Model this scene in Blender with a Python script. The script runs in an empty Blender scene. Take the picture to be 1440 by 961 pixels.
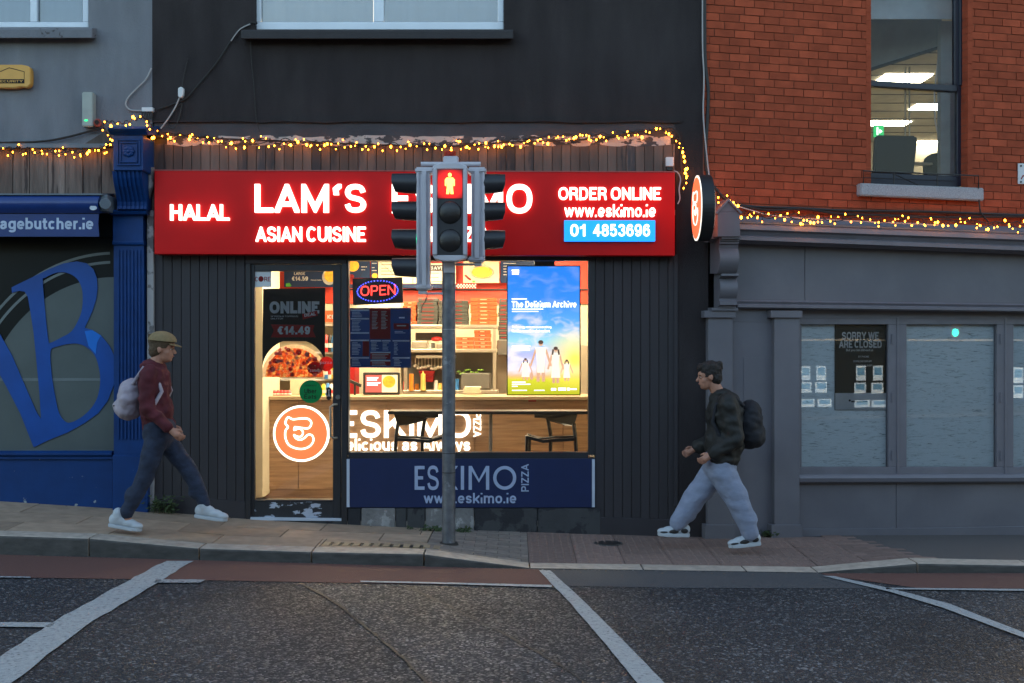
import bpy, bmesh, math, random, os
from mathutils import Vector, Matrix, noise
random.seed(7)
sc = bpy.context.scene
COL = sc.collection
# ------------------------------------------------------------------ camera, sky, sun, exposure
FP, HOR, CX, H = 1650.0, 487.0, 720.0, 1.72      # focal length in photo pixels, horizon row, centre column, eye height
cd = bpy.data.cameras.new('camera'); cam = bpy.data.objects.new('camera', cd); COL.objects.link(cam)
cd.sensor_width = 36; cd.lens = 36 * FP / 1440; cd.shift_y = (HOR - 480.5) / 1440
cd.clip_start = .05; cd.clip_end = 2000
cam.location = (0, 0, H); cam.rotation_euler = (math.pi / 2, 0, 0); sc.camera = cam
w = bpy.data.worlds.new('World'); sc.world = w; w.use_nodes = True
wn = w.node_tree; sky = wn.nodes.new('ShaderNodeTexSky'); sky.sky_type = 'NISHITA'; sky.sun_disc = False
SUN_EL, SUN_ROT = math.radians(9.0), math.radians(25)
sky.sun_elevation = SUN_EL; sky.sun_rotation = SUN_ROT; sky.ozone_density = 1.0; sky.air_density = 1.0; sky.dust_density = 2.5
wn.links.new(sky.outputs[0], wn.nodes['Background'].inputs[0]); wn.nodes['Background'].inputs[1].default_value = .15
sl = bpy.data.lights.new('sun', 'SUN'); so = bpy.data.objects.new('sun', sl); COL.objects.link(so)
sl.energy = .12; sl.angle = math.radians(20); sl.color = (1, .86, .72)
sdir = Vector((math.sin(SUN_ROT) * math.cos(SUN_EL), math.cos(SUN_ROT) * math.cos(SUN_EL), math.sin(SUN_EL)))
so.rotation_euler = (-sdir).to_track_quat('-Z', 'Y').to_euler(); so.location = (0, 30, 20)
sc.view_settings.view_transform = 'Standard'; sc.view_settings.look = 'None'; sc.view_settings.gamma = 1
sc.view_settings.exposure = 2.3
sc.cycles.max_bounces = 8; sc.cycles.transparent_max_bounces = 16; sc.cycles.sample_clamp_indirect = 6
# ------------------------------------------------------------------ materials
M = {}
def mat(name, col, rough=.7, metal=0, var=.12, vs=6, bump=0, bs=60, col2=None, ms=5, mt=.55, mw=.04, emit=None, es=0, rnd=0, spec=.5, stretch=None, coat=0):
    m = bpy.data.materials.new(name); m.use_nodes = True; n = m.node_tree; L = n.links; b = n.nodes['Principled BSDF']
    tc = n.nodes.new('ShaderNodeTexCoord'); vec = tc.outputs['Object']
    if stretch:
        mp = n.nodes.new('ShaderNodeMapping'); mp.inputs['Scale'].default_value = stretch; L.new(vec, mp.inputs[0]); vec = mp.outputs[0]
    if rnd:
        oi = n.nodes.new('ShaderNodeObjectInfo'); ad = n.nodes.new('ShaderNodeVectorMath'); ad.operation = 'ADD'
        ml = n.nodes.new('ShaderNodeMath'); ml.operation = 'MULTIPLY'; ml.inputs[1].default_value = 37; L.new(oi.outputs['Random'], ml.inputs[0])
        L.new(vec, ad.inputs[0]); L.new(ml.outputs[0], ad.inputs[1]); vec = ad.outputs[0]
    nz = n.nodes.new('ShaderNodeTexNoise'); nz.inputs['Scale'].default_value = vs; nz.inputs['Detail'].default_value = 6; L.new(vec, nz.inputs['Vector'])
    mr = n.nodes.new('ShaderNodeMapRange'); mr.inputs[1].default_value = .25; mr.inputs[2].default_value = .75
    mr.inputs[3].default_value = 1 - var; mr.inputs[4].default_value = 1 + var; L.new(nz.outputs[0], mr.inputs[0]); val = mr.outputs[0]
    if rnd:
        r2 = n.nodes.new('ShaderNodeMapRange'); r2.inputs[3].default_value = 1 - rnd; r2.inputs[4].default_value = 1 + rnd; L.new(oi.outputs['Random'], r2.inputs[0])
        mm = n.nodes.new('ShaderNodeMath'); mm.operation = 'MULTIPLY'; L.new(val, mm.inputs[0]); L.new(r2.outputs[0], mm.inputs[1]); val = mm.outputs[0]
    sc_ = n.nodes.new('ShaderNodeVectorMath'); sc_.operation = 'SCALE'; L.new(val, sc_.inputs['Scale'])
    if col2:
        n2 = n.nodes.new('ShaderNodeTexNoise'); n2.inputs['Scale'].default_value = ms; n2.inputs['Detail'].default_value = 8; n2.inputs['Roughness'].default_value = .6; L.new(vec, n2.inputs['Vector'])
        m2 = n.nodes.new('ShaderNodeMapRange'); m2.inputs[1].default_value = mt; m2.inputs[2].default_value = mt + mw; L.new(n2.outputs[0], m2.inputs[0])
        mx = n.nodes.new('ShaderNodeMix'); mx.data_type = 'RGBA'; mx.inputs[6].default_value = (*col, 1); mx.inputs[7].default_value = (*col2, 1)
        L.new(m2.outputs[0], mx.inputs[0]); L.new(mx.outputs[2], sc_.inputs[0])
    else: sc_.inputs[0].default_value = col
    L.new(sc_.outputs[0], b.inputs['Base Color'])
    b.inputs['Roughness'].default_value = rough; b.inputs['Metallic'].default_value = metal; b.inputs['Specular IOR Level'].default_value = spec
    b.inputs['Coat Weight'].default_value = coat
    if bump:
        nb = n.nodes.new('ShaderNodeTexNoise'); nb.inputs['Scale'].default_value = bs; nb.inputs['Detail'].default_value = 4; L.new(vec, nb.inputs['Vector'])
        bp = n.nodes.new('ShaderNodeBump'); bp.inputs['Strength'].default_value = bump; bp.inputs['Distance'].default_value = .01
        L.new(nb.outputs[0], bp.inputs['Height']); L.new(bp.outputs[0], b.inputs['Normal'])
    if emit: b.inputs['Emission Color'].default_value = (*emit, 1); b.inputs['Emission Strength'].default_value = es
    M[name] = m; return m
def paper(name, k=.62):      # thin paper: light from behind comes through
    m = M[name]; n = m.node_tree; L = n.links; b = n.nodes['Principled BSDF']; out = n.nodes['Material Output']; t = n.nodes.new('ShaderNodeBsdfTranslucent')
    src = b.inputs['Base Color'].links[0].from_socket; L.new(src, t.inputs[0]); x = n.nodes.new('ShaderNodeMixShader'); x.inputs[0].default_value = k
    L.new(b.outputs[0], x.inputs[1]); L.new(t.outputs[0], x.inputs[2]); L.new(x.outputs[0], out.inputs[0])
def glassmat(name, tint=(1, 1, 1), haze=0, hz=(.5, .55, .6), refl=1.0, rough=0.0):
    m = bpy.data.materials.new(name); m.use_nodes = True; n = m.node_tree; L = n.links; n.nodes.clear()
    out = n.nodes.new('ShaderNodeOutputMaterial'); t = n.nodes.new('ShaderNodeBsdfTransparent'); t.inputs[0].default_value = (*tint, 1)
    g = n.nodes.new('ShaderNodeBsdfGlossy'); g.inputs['Roughness'].default_value = rough; f = n.nodes.new('ShaderNodeFresnel'); f.inputs[0].default_value = 1.5
    mu = n.nodes.new('ShaderNodeMath'); mu.operation = 'MULTIPLY'; mu.inputs[1].default_value = refl; L.new(f.outputs[0], mu.inputs[0])
    mx = n.nodes.new('ShaderNodeMixShader'); L.new(mu.outputs[0], mx.inputs[0]); L.new(t.outputs[0], mx.inputs[1]); L.new(g.outputs[0], mx.inputs[2]); last = mx.outputs[0]
    if haze:
        d = n.nodes.new('ShaderNodeBsdfDiffuse'); d.inputs[0].default_value = (*hz, 1); x2 = n.nodes.new('ShaderNodeMixShader'); x2.inputs[0].default_value = haze
        L.new(last, x2.inputs[1]); L.new(d.outputs[0], x2.inputs[2]); last = x2.outputs[0]
    L.new(last, out.inputs[0]); M[name] = m; return m
def emis(name, col, s):
    m = bpy.data.materials.new(name); m.use_nodes = True; b = m.node_tree.nodes['Principled BSDF']
    b.inputs['Base Color'].default_value = (*[min(1, c) * .5 for c in col], 1); b.inputs['Emission Color'].default_value = (*col, 1); b.inputs['Emission Strength'].default_value = s
    M[name] = m; return m
mat('dark_render', (.029, .024, .0255), .9, spec=.3, col2=(.040, .034, .035), ms=1.3, mt=.42, mw=.3, stretch=(2.2, 1, .6), bump=.9, bs=90, var=.25, vs=2)
mat('dark_band', (.045, .046, .054), .85, bump=.5, bs=60, var=.25, vs=3)
mat('grey_render', (.165, .172, .195), .85, col2=(.20, .21, .232), ms=1.6, mt=.42, mw=.25, stretch=(2.5, 1, .6), bump=1.0, bs=70, var=.12, vs=2)
mat('peel', (.42, .37, .34), .9, col2=(.05, .05, .055), ms=7, mt=.5, bump=.6, bs=60, stretch=(1, 1, 2))
mat('clad_brown', (.105, .074, .06), .75, rnd=.35, var=.3, vs=8, bump=.3, bs=40, stretch=(1, 1, .15), col2=(.035, .034, .037), ms=3, mt=.55)
mat('clad_dark', (.028, .024, .028), .65, rnd=.12, var=.15, vs=5, bump=.2, bs=30, stretch=(1, 1, .1))
mat('door_black', (.022, .022, .025), .45, var=.2)
mat('kick', (.022, .022, .025), .5, col2=(.42, .45, .52), ms=5, mt=.575, mw=.02, stretch=(1, 1, 2.2))
mat('white_upvc', (.62, .68, .76), .4, var=.05)
mat('curtain', (.40, .45, .50), .9, var=.08, vs=3, stretch=(6, 1, .3))
mat('sill_dark', (.03, .027, .03), .8, bump=.4)
mat('sill_grey', (.15, .155, .175), .8, bump=.5, col2=(.06, .05, .05), ms=8, mt=.6)
mat('granite', (.32, .32, .34), .7, var=.4, vs=120, bump=.3, bs=120)
mat('red_panel', (.62, .0035, .004), .45, spec=.22, var=.08, vs=3)
mat('sign_edge', (.35, .06, .05), .5)
mat('brick', (.33, .066, .030), .88, spec=.2, rnd=.17, var=.22, vs=9, bump=.5, bs=90)
mat('mortar', (.20, .085, .055), .95, bump=.4, bs=80)
mat('blue_paint', (.0005, .034, .15), .5, spec=.3, var=.22, vs=6, bump=.15, bs=25)
mat('blue_chip', (.0005, .034, .15), .55, spec=.3, col2=(.28, .31, .32), ms=9, mt=.66, mw=.01, bump=.2, bs=20)
mat('old_wood', (.13, .105, .09), .85, rnd=.35, var=.4, vs=9, bump=.5, bs=50, stretch=(3, 1, .3), col2=(.045, .035, .032), ms=4, mt=.56)
mat('metal_strip', (.11, .14, .17), .5)
mat('awning_blue', (.008, .032, .15), .5, var=.1)
mat('awning_case', (.010, .035, .16), .3, var=.1)
mat('awn_text', (.45, .52, .65), .7)
mat('shop_grey', (.128, .124, .143), .5, col2=(.150, .144, .160), ms=1.8, mt=.4, mw=.3, var=.1, vs=2, bump=.12, bs=15)
mat('shop_grey_edge', (.155, .148, .168), .45, var=.1)
mat('mauve', (.42, .32, .37), .6, var=.06)
mat('film_black', (.008, .011, .012), .3, spec=.25, var=.1)
mat('film_grey', (.085, .105, .105), .35, var=.12, vs=3)
mat('film_line', (.14, .17, .175), .4)
mat('film_blue', (.002, .065, .31), .35, var=.15, vs=4)
mat('film_blue2', (.004, .16, .62), .35, var=.1)
mat('pipe_grey', (.33, .31, .31), .7, col2=(.12, .11, .11), ms=6, mt=.55, bump=.4, bs=30)
mat('cable_dark', (.015, .014, .014), .6)
mat('cable_white', (.35, .34, .34), .6)
mat('plastic_white', (.6, .62, .63), .5, var=.05)
mat('alarm_cream', (.33, .36, .33), .6, var=.12, vs=10)
mat('alarm_yellow', (.62, .32, .06), .5, var=.12)
mat('alarm_red', (.28, .05, .035), .5)
mat('black', (.012, .012, .013), .5)
mat('black_print', (.030, .030, .033), .6)
mat('white_print', (.88, .88, .9), .6)
mat('grey_print', (.78, .8, .84), .6)
mat('navy_panel', (.007, .018, .075), .45, var=.1)
mat('navy_text', (.36, .43, .6), .5)
mat('panel_white', (.5, .55, .63), .5)
mat('stone_base', (.05, .05, .052), .85, bump=.6, bs=30, col2=(.022, .022, .026), ms=4, mt=.5)
mat('stone_light', (.18, .17, .165), .9, bump=.9, bs=40, col2=(.3, .29, .28), ms=7, mt=.55, var=.3)
mat('slab', (.33, .235, .16), .8, rnd=.16, var=.22, vs=9, bump=.3, bs=80)
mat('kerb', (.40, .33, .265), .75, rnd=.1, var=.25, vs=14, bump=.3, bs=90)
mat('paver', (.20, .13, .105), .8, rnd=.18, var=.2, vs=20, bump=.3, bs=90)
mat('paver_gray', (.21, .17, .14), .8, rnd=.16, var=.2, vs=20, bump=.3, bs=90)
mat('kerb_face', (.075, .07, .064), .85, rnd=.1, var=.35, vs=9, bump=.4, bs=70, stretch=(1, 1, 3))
mat('joint', (.035, .03, .026), .95, bump=.3)
mat('pave_asphalt', (.085, .075, .072), .9, var=.2, vs=60, bump=.5, bs=150)
mat('gutter_red', (.12, .052, .04), .9, var=.22, vs=120, bump=.5, bs=180)
mat('fine_asphalt', (.062, .062, .066), .9, var=.3, vs=120, bump=.5, bs=180)
mat('road_white', (.33, .35, .355), .7, var=.18, vs=30, col2=(.13, .13, .135), ms=38, mt=.54, mw=.14, bump=.5, bs=150)
mat('road_white_worn', (.3, .31, .32), .7, var=.2, vs=30, col2=(.08, .08, .085), ms=40, mt=.52, mw=.08, bump=.5, bs=150)
mat('tar', (.010, .010, .011), .6, bump=.3)
mat('tactile', (.30, .22, .13), .75, rnd=.15, var=.2, vs=30, bump=.3)
mat('iron', (.03, .026, .024), .55, bump=.5, bs=60, metal=.3)
mat('pole_grey', (.15, .155, .17), .5, metal=.5, var=.35, vs=14, bump=.25, bs=40, col2=(.24, .25, .27), ms=10, mt=.6)
mat('signal_grey', (.50, .48, .52), .45, var=.08)
mat('signal_black', (.022, .022, .026), .42, var=.1)
mat('lens_dark', (.02, .018, .018), .15, bump=.3, bs=150)
mat('granite_dark', (.05, .05, .05), .6)
mat('frame_navy', (.012, .016, .03), .4)
mat('office_wall', (.5, .45, .34), .9)
mat('office_ceiling', (.42, .38, .29), .9)
mat('office_dark', (.03, .028, .026), .8)
mat('blind', (.33, .37, .4), .9)
mat('int_wall', (.56, .49, .36), .8, var=.06)
mat('int_red', (.72, .045, .018), .5, var=.05)
mat('int_floor', (.22, .19, .16), .5)
mat('counter_wood', (.40, .23, .12), .5, var=.3, vs=5, stretch=(.5, 1, 7), bump=.1, bs=20, col2=(.25, .14, .075), ms=3, mt=.5, mw=.2)
mat('counter_top', (.42, .28, .16), .45, var=.1)
mat('steel', (.42, .36, .28), .35, metal=.4, var=.1)
mat('steel_dark', (.16, .15, .13), .5, metal=.3)
mat('box_orange', (.78, .10, .02), .6, rnd=.08)
mat('box_dark', (.06, .06, .05), .6, rnd=.1)
mat('card_pale', (.62, .52, .36), .8)
mat('beige_board', (.62, .56, .42), .6)
mat('notice_green', (.010, .017, .016), .5, spec=.3)
mat('menu_navy', (.03, .07, .20), .5)
mat('menu_red', (.42, .02, .03), .5)
mat('menu_pale', (.8, .84, .9), .5)
mat('pizza_yellow', (.8, .42, .03), .6, var=.3, vs=30)
mat('pizza_top', (.75, .25, .08), .6, var=.4, vs=40, col2=(.85, .62, .3), ms=28, mt=.5, mw=.06)
mat('pepperoni', (.6, .07, .04), .5, var=.3, vs=40)
mat('ham', (.8, .3, .26), .5, var=.3, vs=40)
mat('cheese', (.9, .75, .45), .5, var=.3, vs=40)
mat('crust', (.88, .74, .58), .6, var=.2, vs=30)
mat('poster_red', (.5, .03, .03), .5)
mat('leaf_green', (.06, .32, .03), .5)
mat('green_sticker', (.012, .34, .12), .5)
mat('green_cloth', (.2, .35, .05), .8)
mat('sauce', (.75, .5, .12), .4)
mat('orange_jar', (.7, .22, .02), .4)
mat('can_red', (.6, .03, .03), .3)
mat('can_white', (.7, .68, .65), .3)
mat('bottle_blue', (.05, .2, .5), .3)
mat('bottle_yellow', (.7, .6, .05), .3)
mat('chair_black', (.018, .017, .016), .35)
mat('skin', (.42, .20, .13), .55, var=.08, vs=30)
mat('lip', (.32, .09, .08), .5)
mat('eye_white', (.7, .68, .65), .3)
mat('hair_brown', (.10, .06, .03), .75, var=.4, vs=60, bump=.8, bs=120, stretch=(1, 1, 4))
mat('hair_dark', (.018, .013, .011), .7, var=.4, vs=60, bump=.8, bs=120)
mat('cap_tan', (.24, .17, .08), .85, var=.15, vs=40, bump=.3, bs=300)
mat('hoodie', (.085, .012, .018), .9, var=.3, vs=14, bump=.9, bs=16)
mat('jeans', (.022, .031, .058), .9, var=.4, vs=12, bump=.9, bs=18, stretch=(1, 1, 2))
mat('joggers', (.24, .27, .36), .9, var=.15, vs=9, bump=.9, bs=13, stretch=(1, 1, 2))
mat('jacket', (.013, .012, .010), .7, var=.3, vs=9, bump=.6, bs=18)
mat('bag_white', (.38, .32, .36), .8, var=.2, vs=12, bump=.4, bs=25)
mat('bag_dark', (.012, .012, .016), .8, var=.2, bump=.4, bs=25)
mat('shoe_white', (.46, .49, .52), .55, var=.06)
mat('shoe_black', (.02, .018, .018), .5)
mat('shoe_red', (.12, .015, .015), .6)
mat('weed', (.035, .055, .015), .8, var=.4)
mat('moss', (.045, .07, .02), .9, var=.4, bump=.8)
mat('opp_wall', (.022, .024, .026), .9, bump=.4)
mat('monitor_case', (.02, .02, .02), .4)
for q in ('menu_navy', 'menu_red', 'menu_pale', 'black_print', 'grey_print', 'poster_red', 'white_print', 'pizza_top', 'crust', 'ham', 'cheese', 'pepperoni', 'green_sticker', 'curtain'): paper(q)
emis('lamp_panel', (1, .84, .54), 14.5)
emis('office_lamp', (1, .90, .66), 8)
emis('led_white', (1, .93, .80), 0.62)
emis('led_white_in', (1, .90, .70), 0.75)
emis('sign_rim', (1, .93, .82), .32)
emis('led_side', (1, .92, .76), .32)
emis('led_phone', (.01, .28, 1), 0.32175)
emis('bulb', (1, .27, .012), 8.5)
emis('orange_face', (1, .14, .05), 0.2835)
emis('orange_door', (1, .19, .055), 0.243)
emis('open_red', (1, .04, .03), 0.936)
emis('open_blue', (.06, .08, 1), 1.053)
emis('man_red', (1, .35, .06), 1.4)
emis('lens_green', (.01, .8, .4), 0.585)
emis('green_led', (.02, .9, .2), 0.585)
emis('lens_green_far', (.02, .9, .5), 8.19)
emis('exit_green', (.01, .35, .10), 0.2925)
emis('monitor_screen', (.55, .10, .08), 0.234)
emis('monitor_pale', (.9, .75, .45), 0.234)
emis('tv_white', (1, 1, 1), 0.5)
emis('tv_skin', (.8, .45, .28), 0.20475)
emis('tv_dress', (1, .9, .72), 0.2457)
emis('tv_hair', (.12, .07, .05), 0.1755)
emis('tv_yellow', (1, .85, .2), 0.351)
emis('card_lit', (.75, .9, 1), 0.9)
emis('card_img', (.15, .45, .75), 0.6)
emis('shop_glow', (.8, .9, 1), 0.351)
glassmat('glass'); glassmat('glass_dim', (.85, .9, .95)); glassmat('glass_office', (.95, .96, .97), refl=.3)
glassmat('glass_sky', (.7, .78, .86), refl=2.2)
glassmat('glass_white', (.98, .99, .99), refl=.8)

def whitewash():
    m = bpy.data.materials.new('whitewash'); m.use_nodes = True; n = m.node_tree; L = n.links; b = n.nodes['Principled BSDF']
    tc = n.nodes.new('ShaderNodeTexCoord'); mp = n.nodes.new('ShaderNodeMapping'); mp.inputs['Scale'].default_value = (2.2, 1, 17); L.new(tc.outputs['Object'], mp.inputs[0])
    a = n.nodes.new('ShaderNodeTexNoise'); a.inputs['Scale'].default_value = 3.2; a.inputs['Detail'].default_value = 7; a.inputs['Roughness'].default_value = .65; a.inputs['Distortion'].default_value = 1.6; L.new(mp.outputs[0], a.inputs['Vector'])
    cr = n.nodes.new('ShaderNodeValToRGB'); e = cr.color_ramp.elements; e[0].position = .30; e[0].color = (.13, .16, .17, 1); e[1].position = .46; e[1].color = (.54, .60, .64, 1)
    L.new(a.outputs[0], cr.inputs[0]); L.new(cr.outputs[0], b.inputs['Base Color']); b.inputs['Roughness'].default_value = .8
    bp = n.nodes.new('ShaderNodeBump'); bp.inputs['Strength'].default_value = .3; L.new(a.outputs[0], bp.inputs['Height']); L.new(bp.outputs[0], b.inputs['Normal'])
    M['whitewash'] = m
whitewash()
def asphalt(nm='asphalt', gain=1):
    m = bpy.data.materials.new(nm); m.use_nodes = True; n = m.node_tree; L = n.links; b = n.nodes['Principled BSDF']
    tc = n.nodes.new('ShaderNodeTexCoord'); v = n.nodes.new('ShaderNodeTexVoronoi'); v.inputs['Scale'].default_value = 66; L.new(tc.outputs['Object'], v.inputs['Vector'])
    cr = n.nodes.new('ShaderNodeValToRGB'); e = cr.color_ramp.elements; e[0].position = 0; e[0].color = (.015, .0155, .018, 1); e[1].position = 1; e[1].color = (.19, .186, .19, 1)
    x = e.new(.6); x.color = (.027, .028, .033, 1); x2 = e.new(.86); x2.color = (.038, .039, .042, 1)
    sp = n.nodes.new('ShaderNodeSeparateColor'); L.new(v.outputs['Color'], sp.inputs[0]); L.new(sp.outputs[0], cr.inputs[0])
    nz = n.nodes.new('ShaderNodeTexNoise'); nz.inputs['Scale'].default_value = .9; nz.inputs['Detail'].default_value = 7; L.new(tc.outputs['Object'], nz.inputs['Vector'])
    mr = n.nodes.new('ShaderNodeMapRange'); mr.inputs[1].default_value = .3; mr.inputs[2].default_value = .7; mr.inputs[3].default_value = .7 * gain; mr.inputs[4].default_value = 1.35 * gain; L.new(nz.outputs[0], mr.inputs[0])
    s = n.nodes.new('ShaderNodeVectorMath'); s.operation = 'SCALE'; L.new(cr.outputs[0], s.inputs[0]); L.new(mr.outputs[0], s.inputs['Scale']); L.new(s.outputs[0], b.inputs['Base Color'])
    bp = n.nodes.new('ShaderNodeBump'); bp.inputs['Strength'].default_value = .9; bp.inputs['Distance'].default_value = .006; bp.invert = True; L.new(v.outputs['Distance'], bp.inputs['Height']); L.new(bp.outputs[0], b.inputs['Normal'])
    rr = n.nodes.new('ShaderNodeMapRange'); b.inputs['Specular IOR Level'].default_value = .35; rr.inputs[1].default_value = .55; rr.inputs[3].default_value = .85; rr.inputs[4].default_value = .28; L.new(sp.outputs[1], rr.inputs[0]); L.new(rr.outputs[0], b.inputs['Roughness'])
    M[nm] = m
asphalt(); asphalt('asphalt_patch', 1.18)
mat('litter', (.16, .11, .07), .8, rnd=.4)
def lensmat():      # a lit red lens: bright in the middle, dim at the rim
    m = bpy.data.materials.new('lens_red'); m.use_nodes = True; n = m.node_tree; L = n.links; b = n.nodes['Principled BSDF']
    tc = n.nodes.new('ShaderNodeTexCoord'); d = n.nodes.new('ShaderNodeVectorMath'); d.operation = 'DISTANCE'; d.name = 'centre'; L.new(tc.outputs['Object'], d.inputs[0])
    cr = n.nodes.new('ShaderNodeMapRange'); cr.inputs[1].default_value = .02; cr.inputs[2].default_value = .15; cr.inputs[3].default_value = .55; cr.inputs[4].default_value = .03; L.new(d.outputs['Value'], cr.inputs[0])
    b.inputs['Base Color'].default_value = (.2, .004, .004, 1); b.inputs['Emission Color'].default_value = (1, .012, .006, 1); L.new(cr.outputs[0], b.inputs['Emission Strength']); M['lens_red'] = m
lensmat()
def tvmat():        # the poster picture on the screen: sky, clouds and meadow, in the screen's own height
    m = bpy.data.materials.new('tv_picture'); m.use_nodes = True; n = m.node_tree; L = n.links; b = n.nodes['Principled BSDF']
    tc = n.nodes.new('ShaderNodeTexCoord'); sp = n.nodes.new('ShaderNodeSeparateXYZ'); L.new(tc.outputs['Object'], sp.inputs[0])
    mr = n.nodes.new('ShaderNodeMapRange'); mr.inputs[1].default_value = 0; mr.inputs[2].default_value = 1.22; L.new(sp.outputs[2], mr.inputs[0])
    cr = n.nodes.new('ShaderNodeValToRGB'); e = cr.color_ramp.elements; e[0].position = 0; e[0].color = (.40, .42, .01, 1); e[1].position = 1; e[1].color = (.01, .18, .80, 1)
    for p, c in ((.12, (.62, .60, .03)), (.15, (.9, .45, .2)), (.2, (.75, .7, .75)), (.32, (.42, .45, .85)), (.42, (.30, .62, .75)), (.55, (.10, .36, .85)), (.75, (.03, .22, .80))):
        q = e.new(p); q.color = (*c, 1)
    L.new(mr.outputs[0], cr.inputs[0])
    mp = n.nodes.new('ShaderNodeMapping'); mp.inputs['Scale'].default_value = (1, 1, 1.9); L.new(tc.outputs['Object'], mp.inputs[0])
    nz = n.nodes.new('ShaderNodeTexNoise'); nz.inputs['Scale'].default_value = 5.2; nz.inputs['Detail'].default_value = 9; nz.inputs['Distortion'].default_value = .5; L.new(mp.outputs[0], nz.inputs['Vector'])
    m2 = n.nodes.new('ShaderNodeMapRange'); m2.inputs[1].default_value = .47; m2.inputs[2].default_value = .62; L.new(nz.outputs[0], m2.inputs[0])
    c2 = n.nodes.new('ShaderNodeValToRGB'); f = c2.color_ramp.elements; f[0].position = .14; f[0].color = (0, 0, 0, 1); f[1].position = .2; f[1].color = (1, 1, 1, 1); g = f.new(.56); g.color = (.85, .85, .85, 1); g = f.new(.66); g.color = (.10, .10, .10, 1)
    L.new(mr.outputs[0], c2.inputs[0]); mu = n.nodes.new('ShaderNodeMath'); mu.operation = 'MULTIPLY'; L.new(m2.outputs[0], mu.inputs[0]); L.new(c2.outputs[0], mu.inputs[1])
    mx = n.nodes.new('ShaderNodeMix'); mx.data_type = 'RGBA'; mx.inputs[7].default_value = (.78, .72, .88, 1); L.new(mu.outputs[0], mx.inputs[0]); L.new(cr.outputs[0], mx.inputs[6])
    # the low sun glow on the right of the picture
    vm = n.nodes.new('ShaderNodeVectorMath'); vm.operation = 'DISTANCE'; vm.inputs[1].default_value = (.30, 0, .34); L.new(tc.outputs['Object'], vm.inputs[0])
    gl = n.nodes.new('ShaderNodeMapRange'); gl.inputs[1].default_value = .03; gl.inputs[2].default_value = .34; gl.inputs[3].default_value = 1; gl.inputs[4].default_value = 0; L.new(vm.outputs['Value'], gl.inputs[0])
    m3 = n.nodes.new('ShaderNodeMix'); m3.data_type = 'RGBA'; m3.inputs[7].default_value = (1, .78, .12, 1); L.new(gl.outputs[0], m3.inputs[0]); L.new(mx.outputs[2], m3.inputs[6])
    b.inputs['Base Color'].default_value = (.01, .01, .01, 1); b.inputs['Roughness'].default_value = .3
    L.new(m3.outputs[2], b.inputs['Emission Color']); b.inputs['Emission Strength'].default_value = .30
    M['tv_picture'] = m
tvmat()
# ------------------------------------------------------------------ helpers
WL = {}
def B(): return bmesh.new()
def wl(o): return WL.get(o.name, Vector((0, 0, 0)))
def props(o, label=None, cat=None, group=None, kind=None):
    if label: o['label'] = label
    if cat: o['category'] = cat
    if group: o['group'] = group
    if kind: o['kind'] = kind
def thing(name, label, cat, loc=(0, 0, 0), group=None, parent=None, kind=None):
    o = bpy.data.objects.new(name, None); COL.objects.link(o); o.empty_display_size = .1
    L = Vector(loc); o.location = L; WL[o.name] = L; props(o, label, cat, group, kind)
    return o
def part(name, bm, m, parent=None, label=None, cat=None, group=None, kind=None, bev=0, smooth=False, seg=1):
    bmesh.ops.recalc_face_normals(bm, faces=bm.faces)
    if bev:
        ed = [e for e in bm.edges if len(e.link_faces) == 2 and e.calc_face_angle(0) > .5]
        bmesh.ops.bevel(bm, geom=ed, offset=bev, segments=seg, affect='EDGES', clamp_overlap=True)
    me = bpy.data.meshes.new(name); 
    if parent is not None: org = wl(parent)
    else:
        xs = [v.co for v in bm.verts]
        org = Vector(((min(v.x for v in xs) + max(v.x for v in xs)) / 2, (min(v.y for v in xs) + max(v.y for v in xs)) / 2, min(v.z for v in xs)))
    bmesh.ops.translate(bm, verts=bm.verts, vec=-org); bm.to_mesh(me); bm.free()
    ms = m if isinstance(m, (list, tuple)) else [m]
    for q in ms: me.materials.append(M[q])
    if smooth:
        for p in me.polygons: p.use_smooth = True
        try: me.set_sharp_from_angle(angle=.7)
        except Exception: pass
    o = bpy.data.objects.new(name, me); COL.objects.link(o); props(o, label, cat, group, kind)
    if parent is not None: o.parent = parent; WL[o.name] = org
    else: o.location = org; WL[o.name] = org
    return o
class Plane:
    def __init__(s, Y, X=0, th=0):
        s.o = Vector((X, Y, 0)); s.d = Vector((math.cos(th), math.sin(th), 0)); s.n = Vector((math.sin(th), -math.cos(th), 0)); s.th = th
    def pt(s, px, py, w=0):
        d = Vector(((px - CX) / FP, 1, -(py - HOR) / FP)); c = Vector((0, 0, H)); o = s.o + s.n * w
        return c + d * ((o - c).dot(s.n) / d.dot(s.n))
F_ = Plane(11.0)
XR = (990 - 720) / 150.0
R_ = Plane(11.0, XR, math.radians(9.6))
def face(bm, vs):
    try: return bm.faces.new(vs)
    except ValueError: return None
def solid(bm, front, back):
    f = [bm.verts.new(p) for p in front]; b = [bm.verts.new(p) for p in back]; n = len(f)
    face(bm, f); face(bm, b[::-1])
    for i in range(n): face(bm, (f[i], f[(i + 1) % n], b[(i + 1) % n], b[i]))
def prism(bm, pl, pts, w0, w1):
    fr = [pl.pt(x, y, w1) for x, y in pts]; solid(bm, fr, [p - pl.n * (w1 - w0) for p in fr])
def rect(bm, pl, x0, y0, x1, y1, w0, w1): prism(bm, pl, [(x0, y0), (x1, y0), (x1, y1), (x0, y1)], w0, w1)
def disc(bm, pl, cx, cy, rx, ry, w0, w1, n=40): prism(bm, pl, [(cx + rx * math.cos(a * 2 * math.pi / n), cy + ry * math.sin(a * 2 * math.pi / n)) for a in range(n)], w0, w1)
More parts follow.
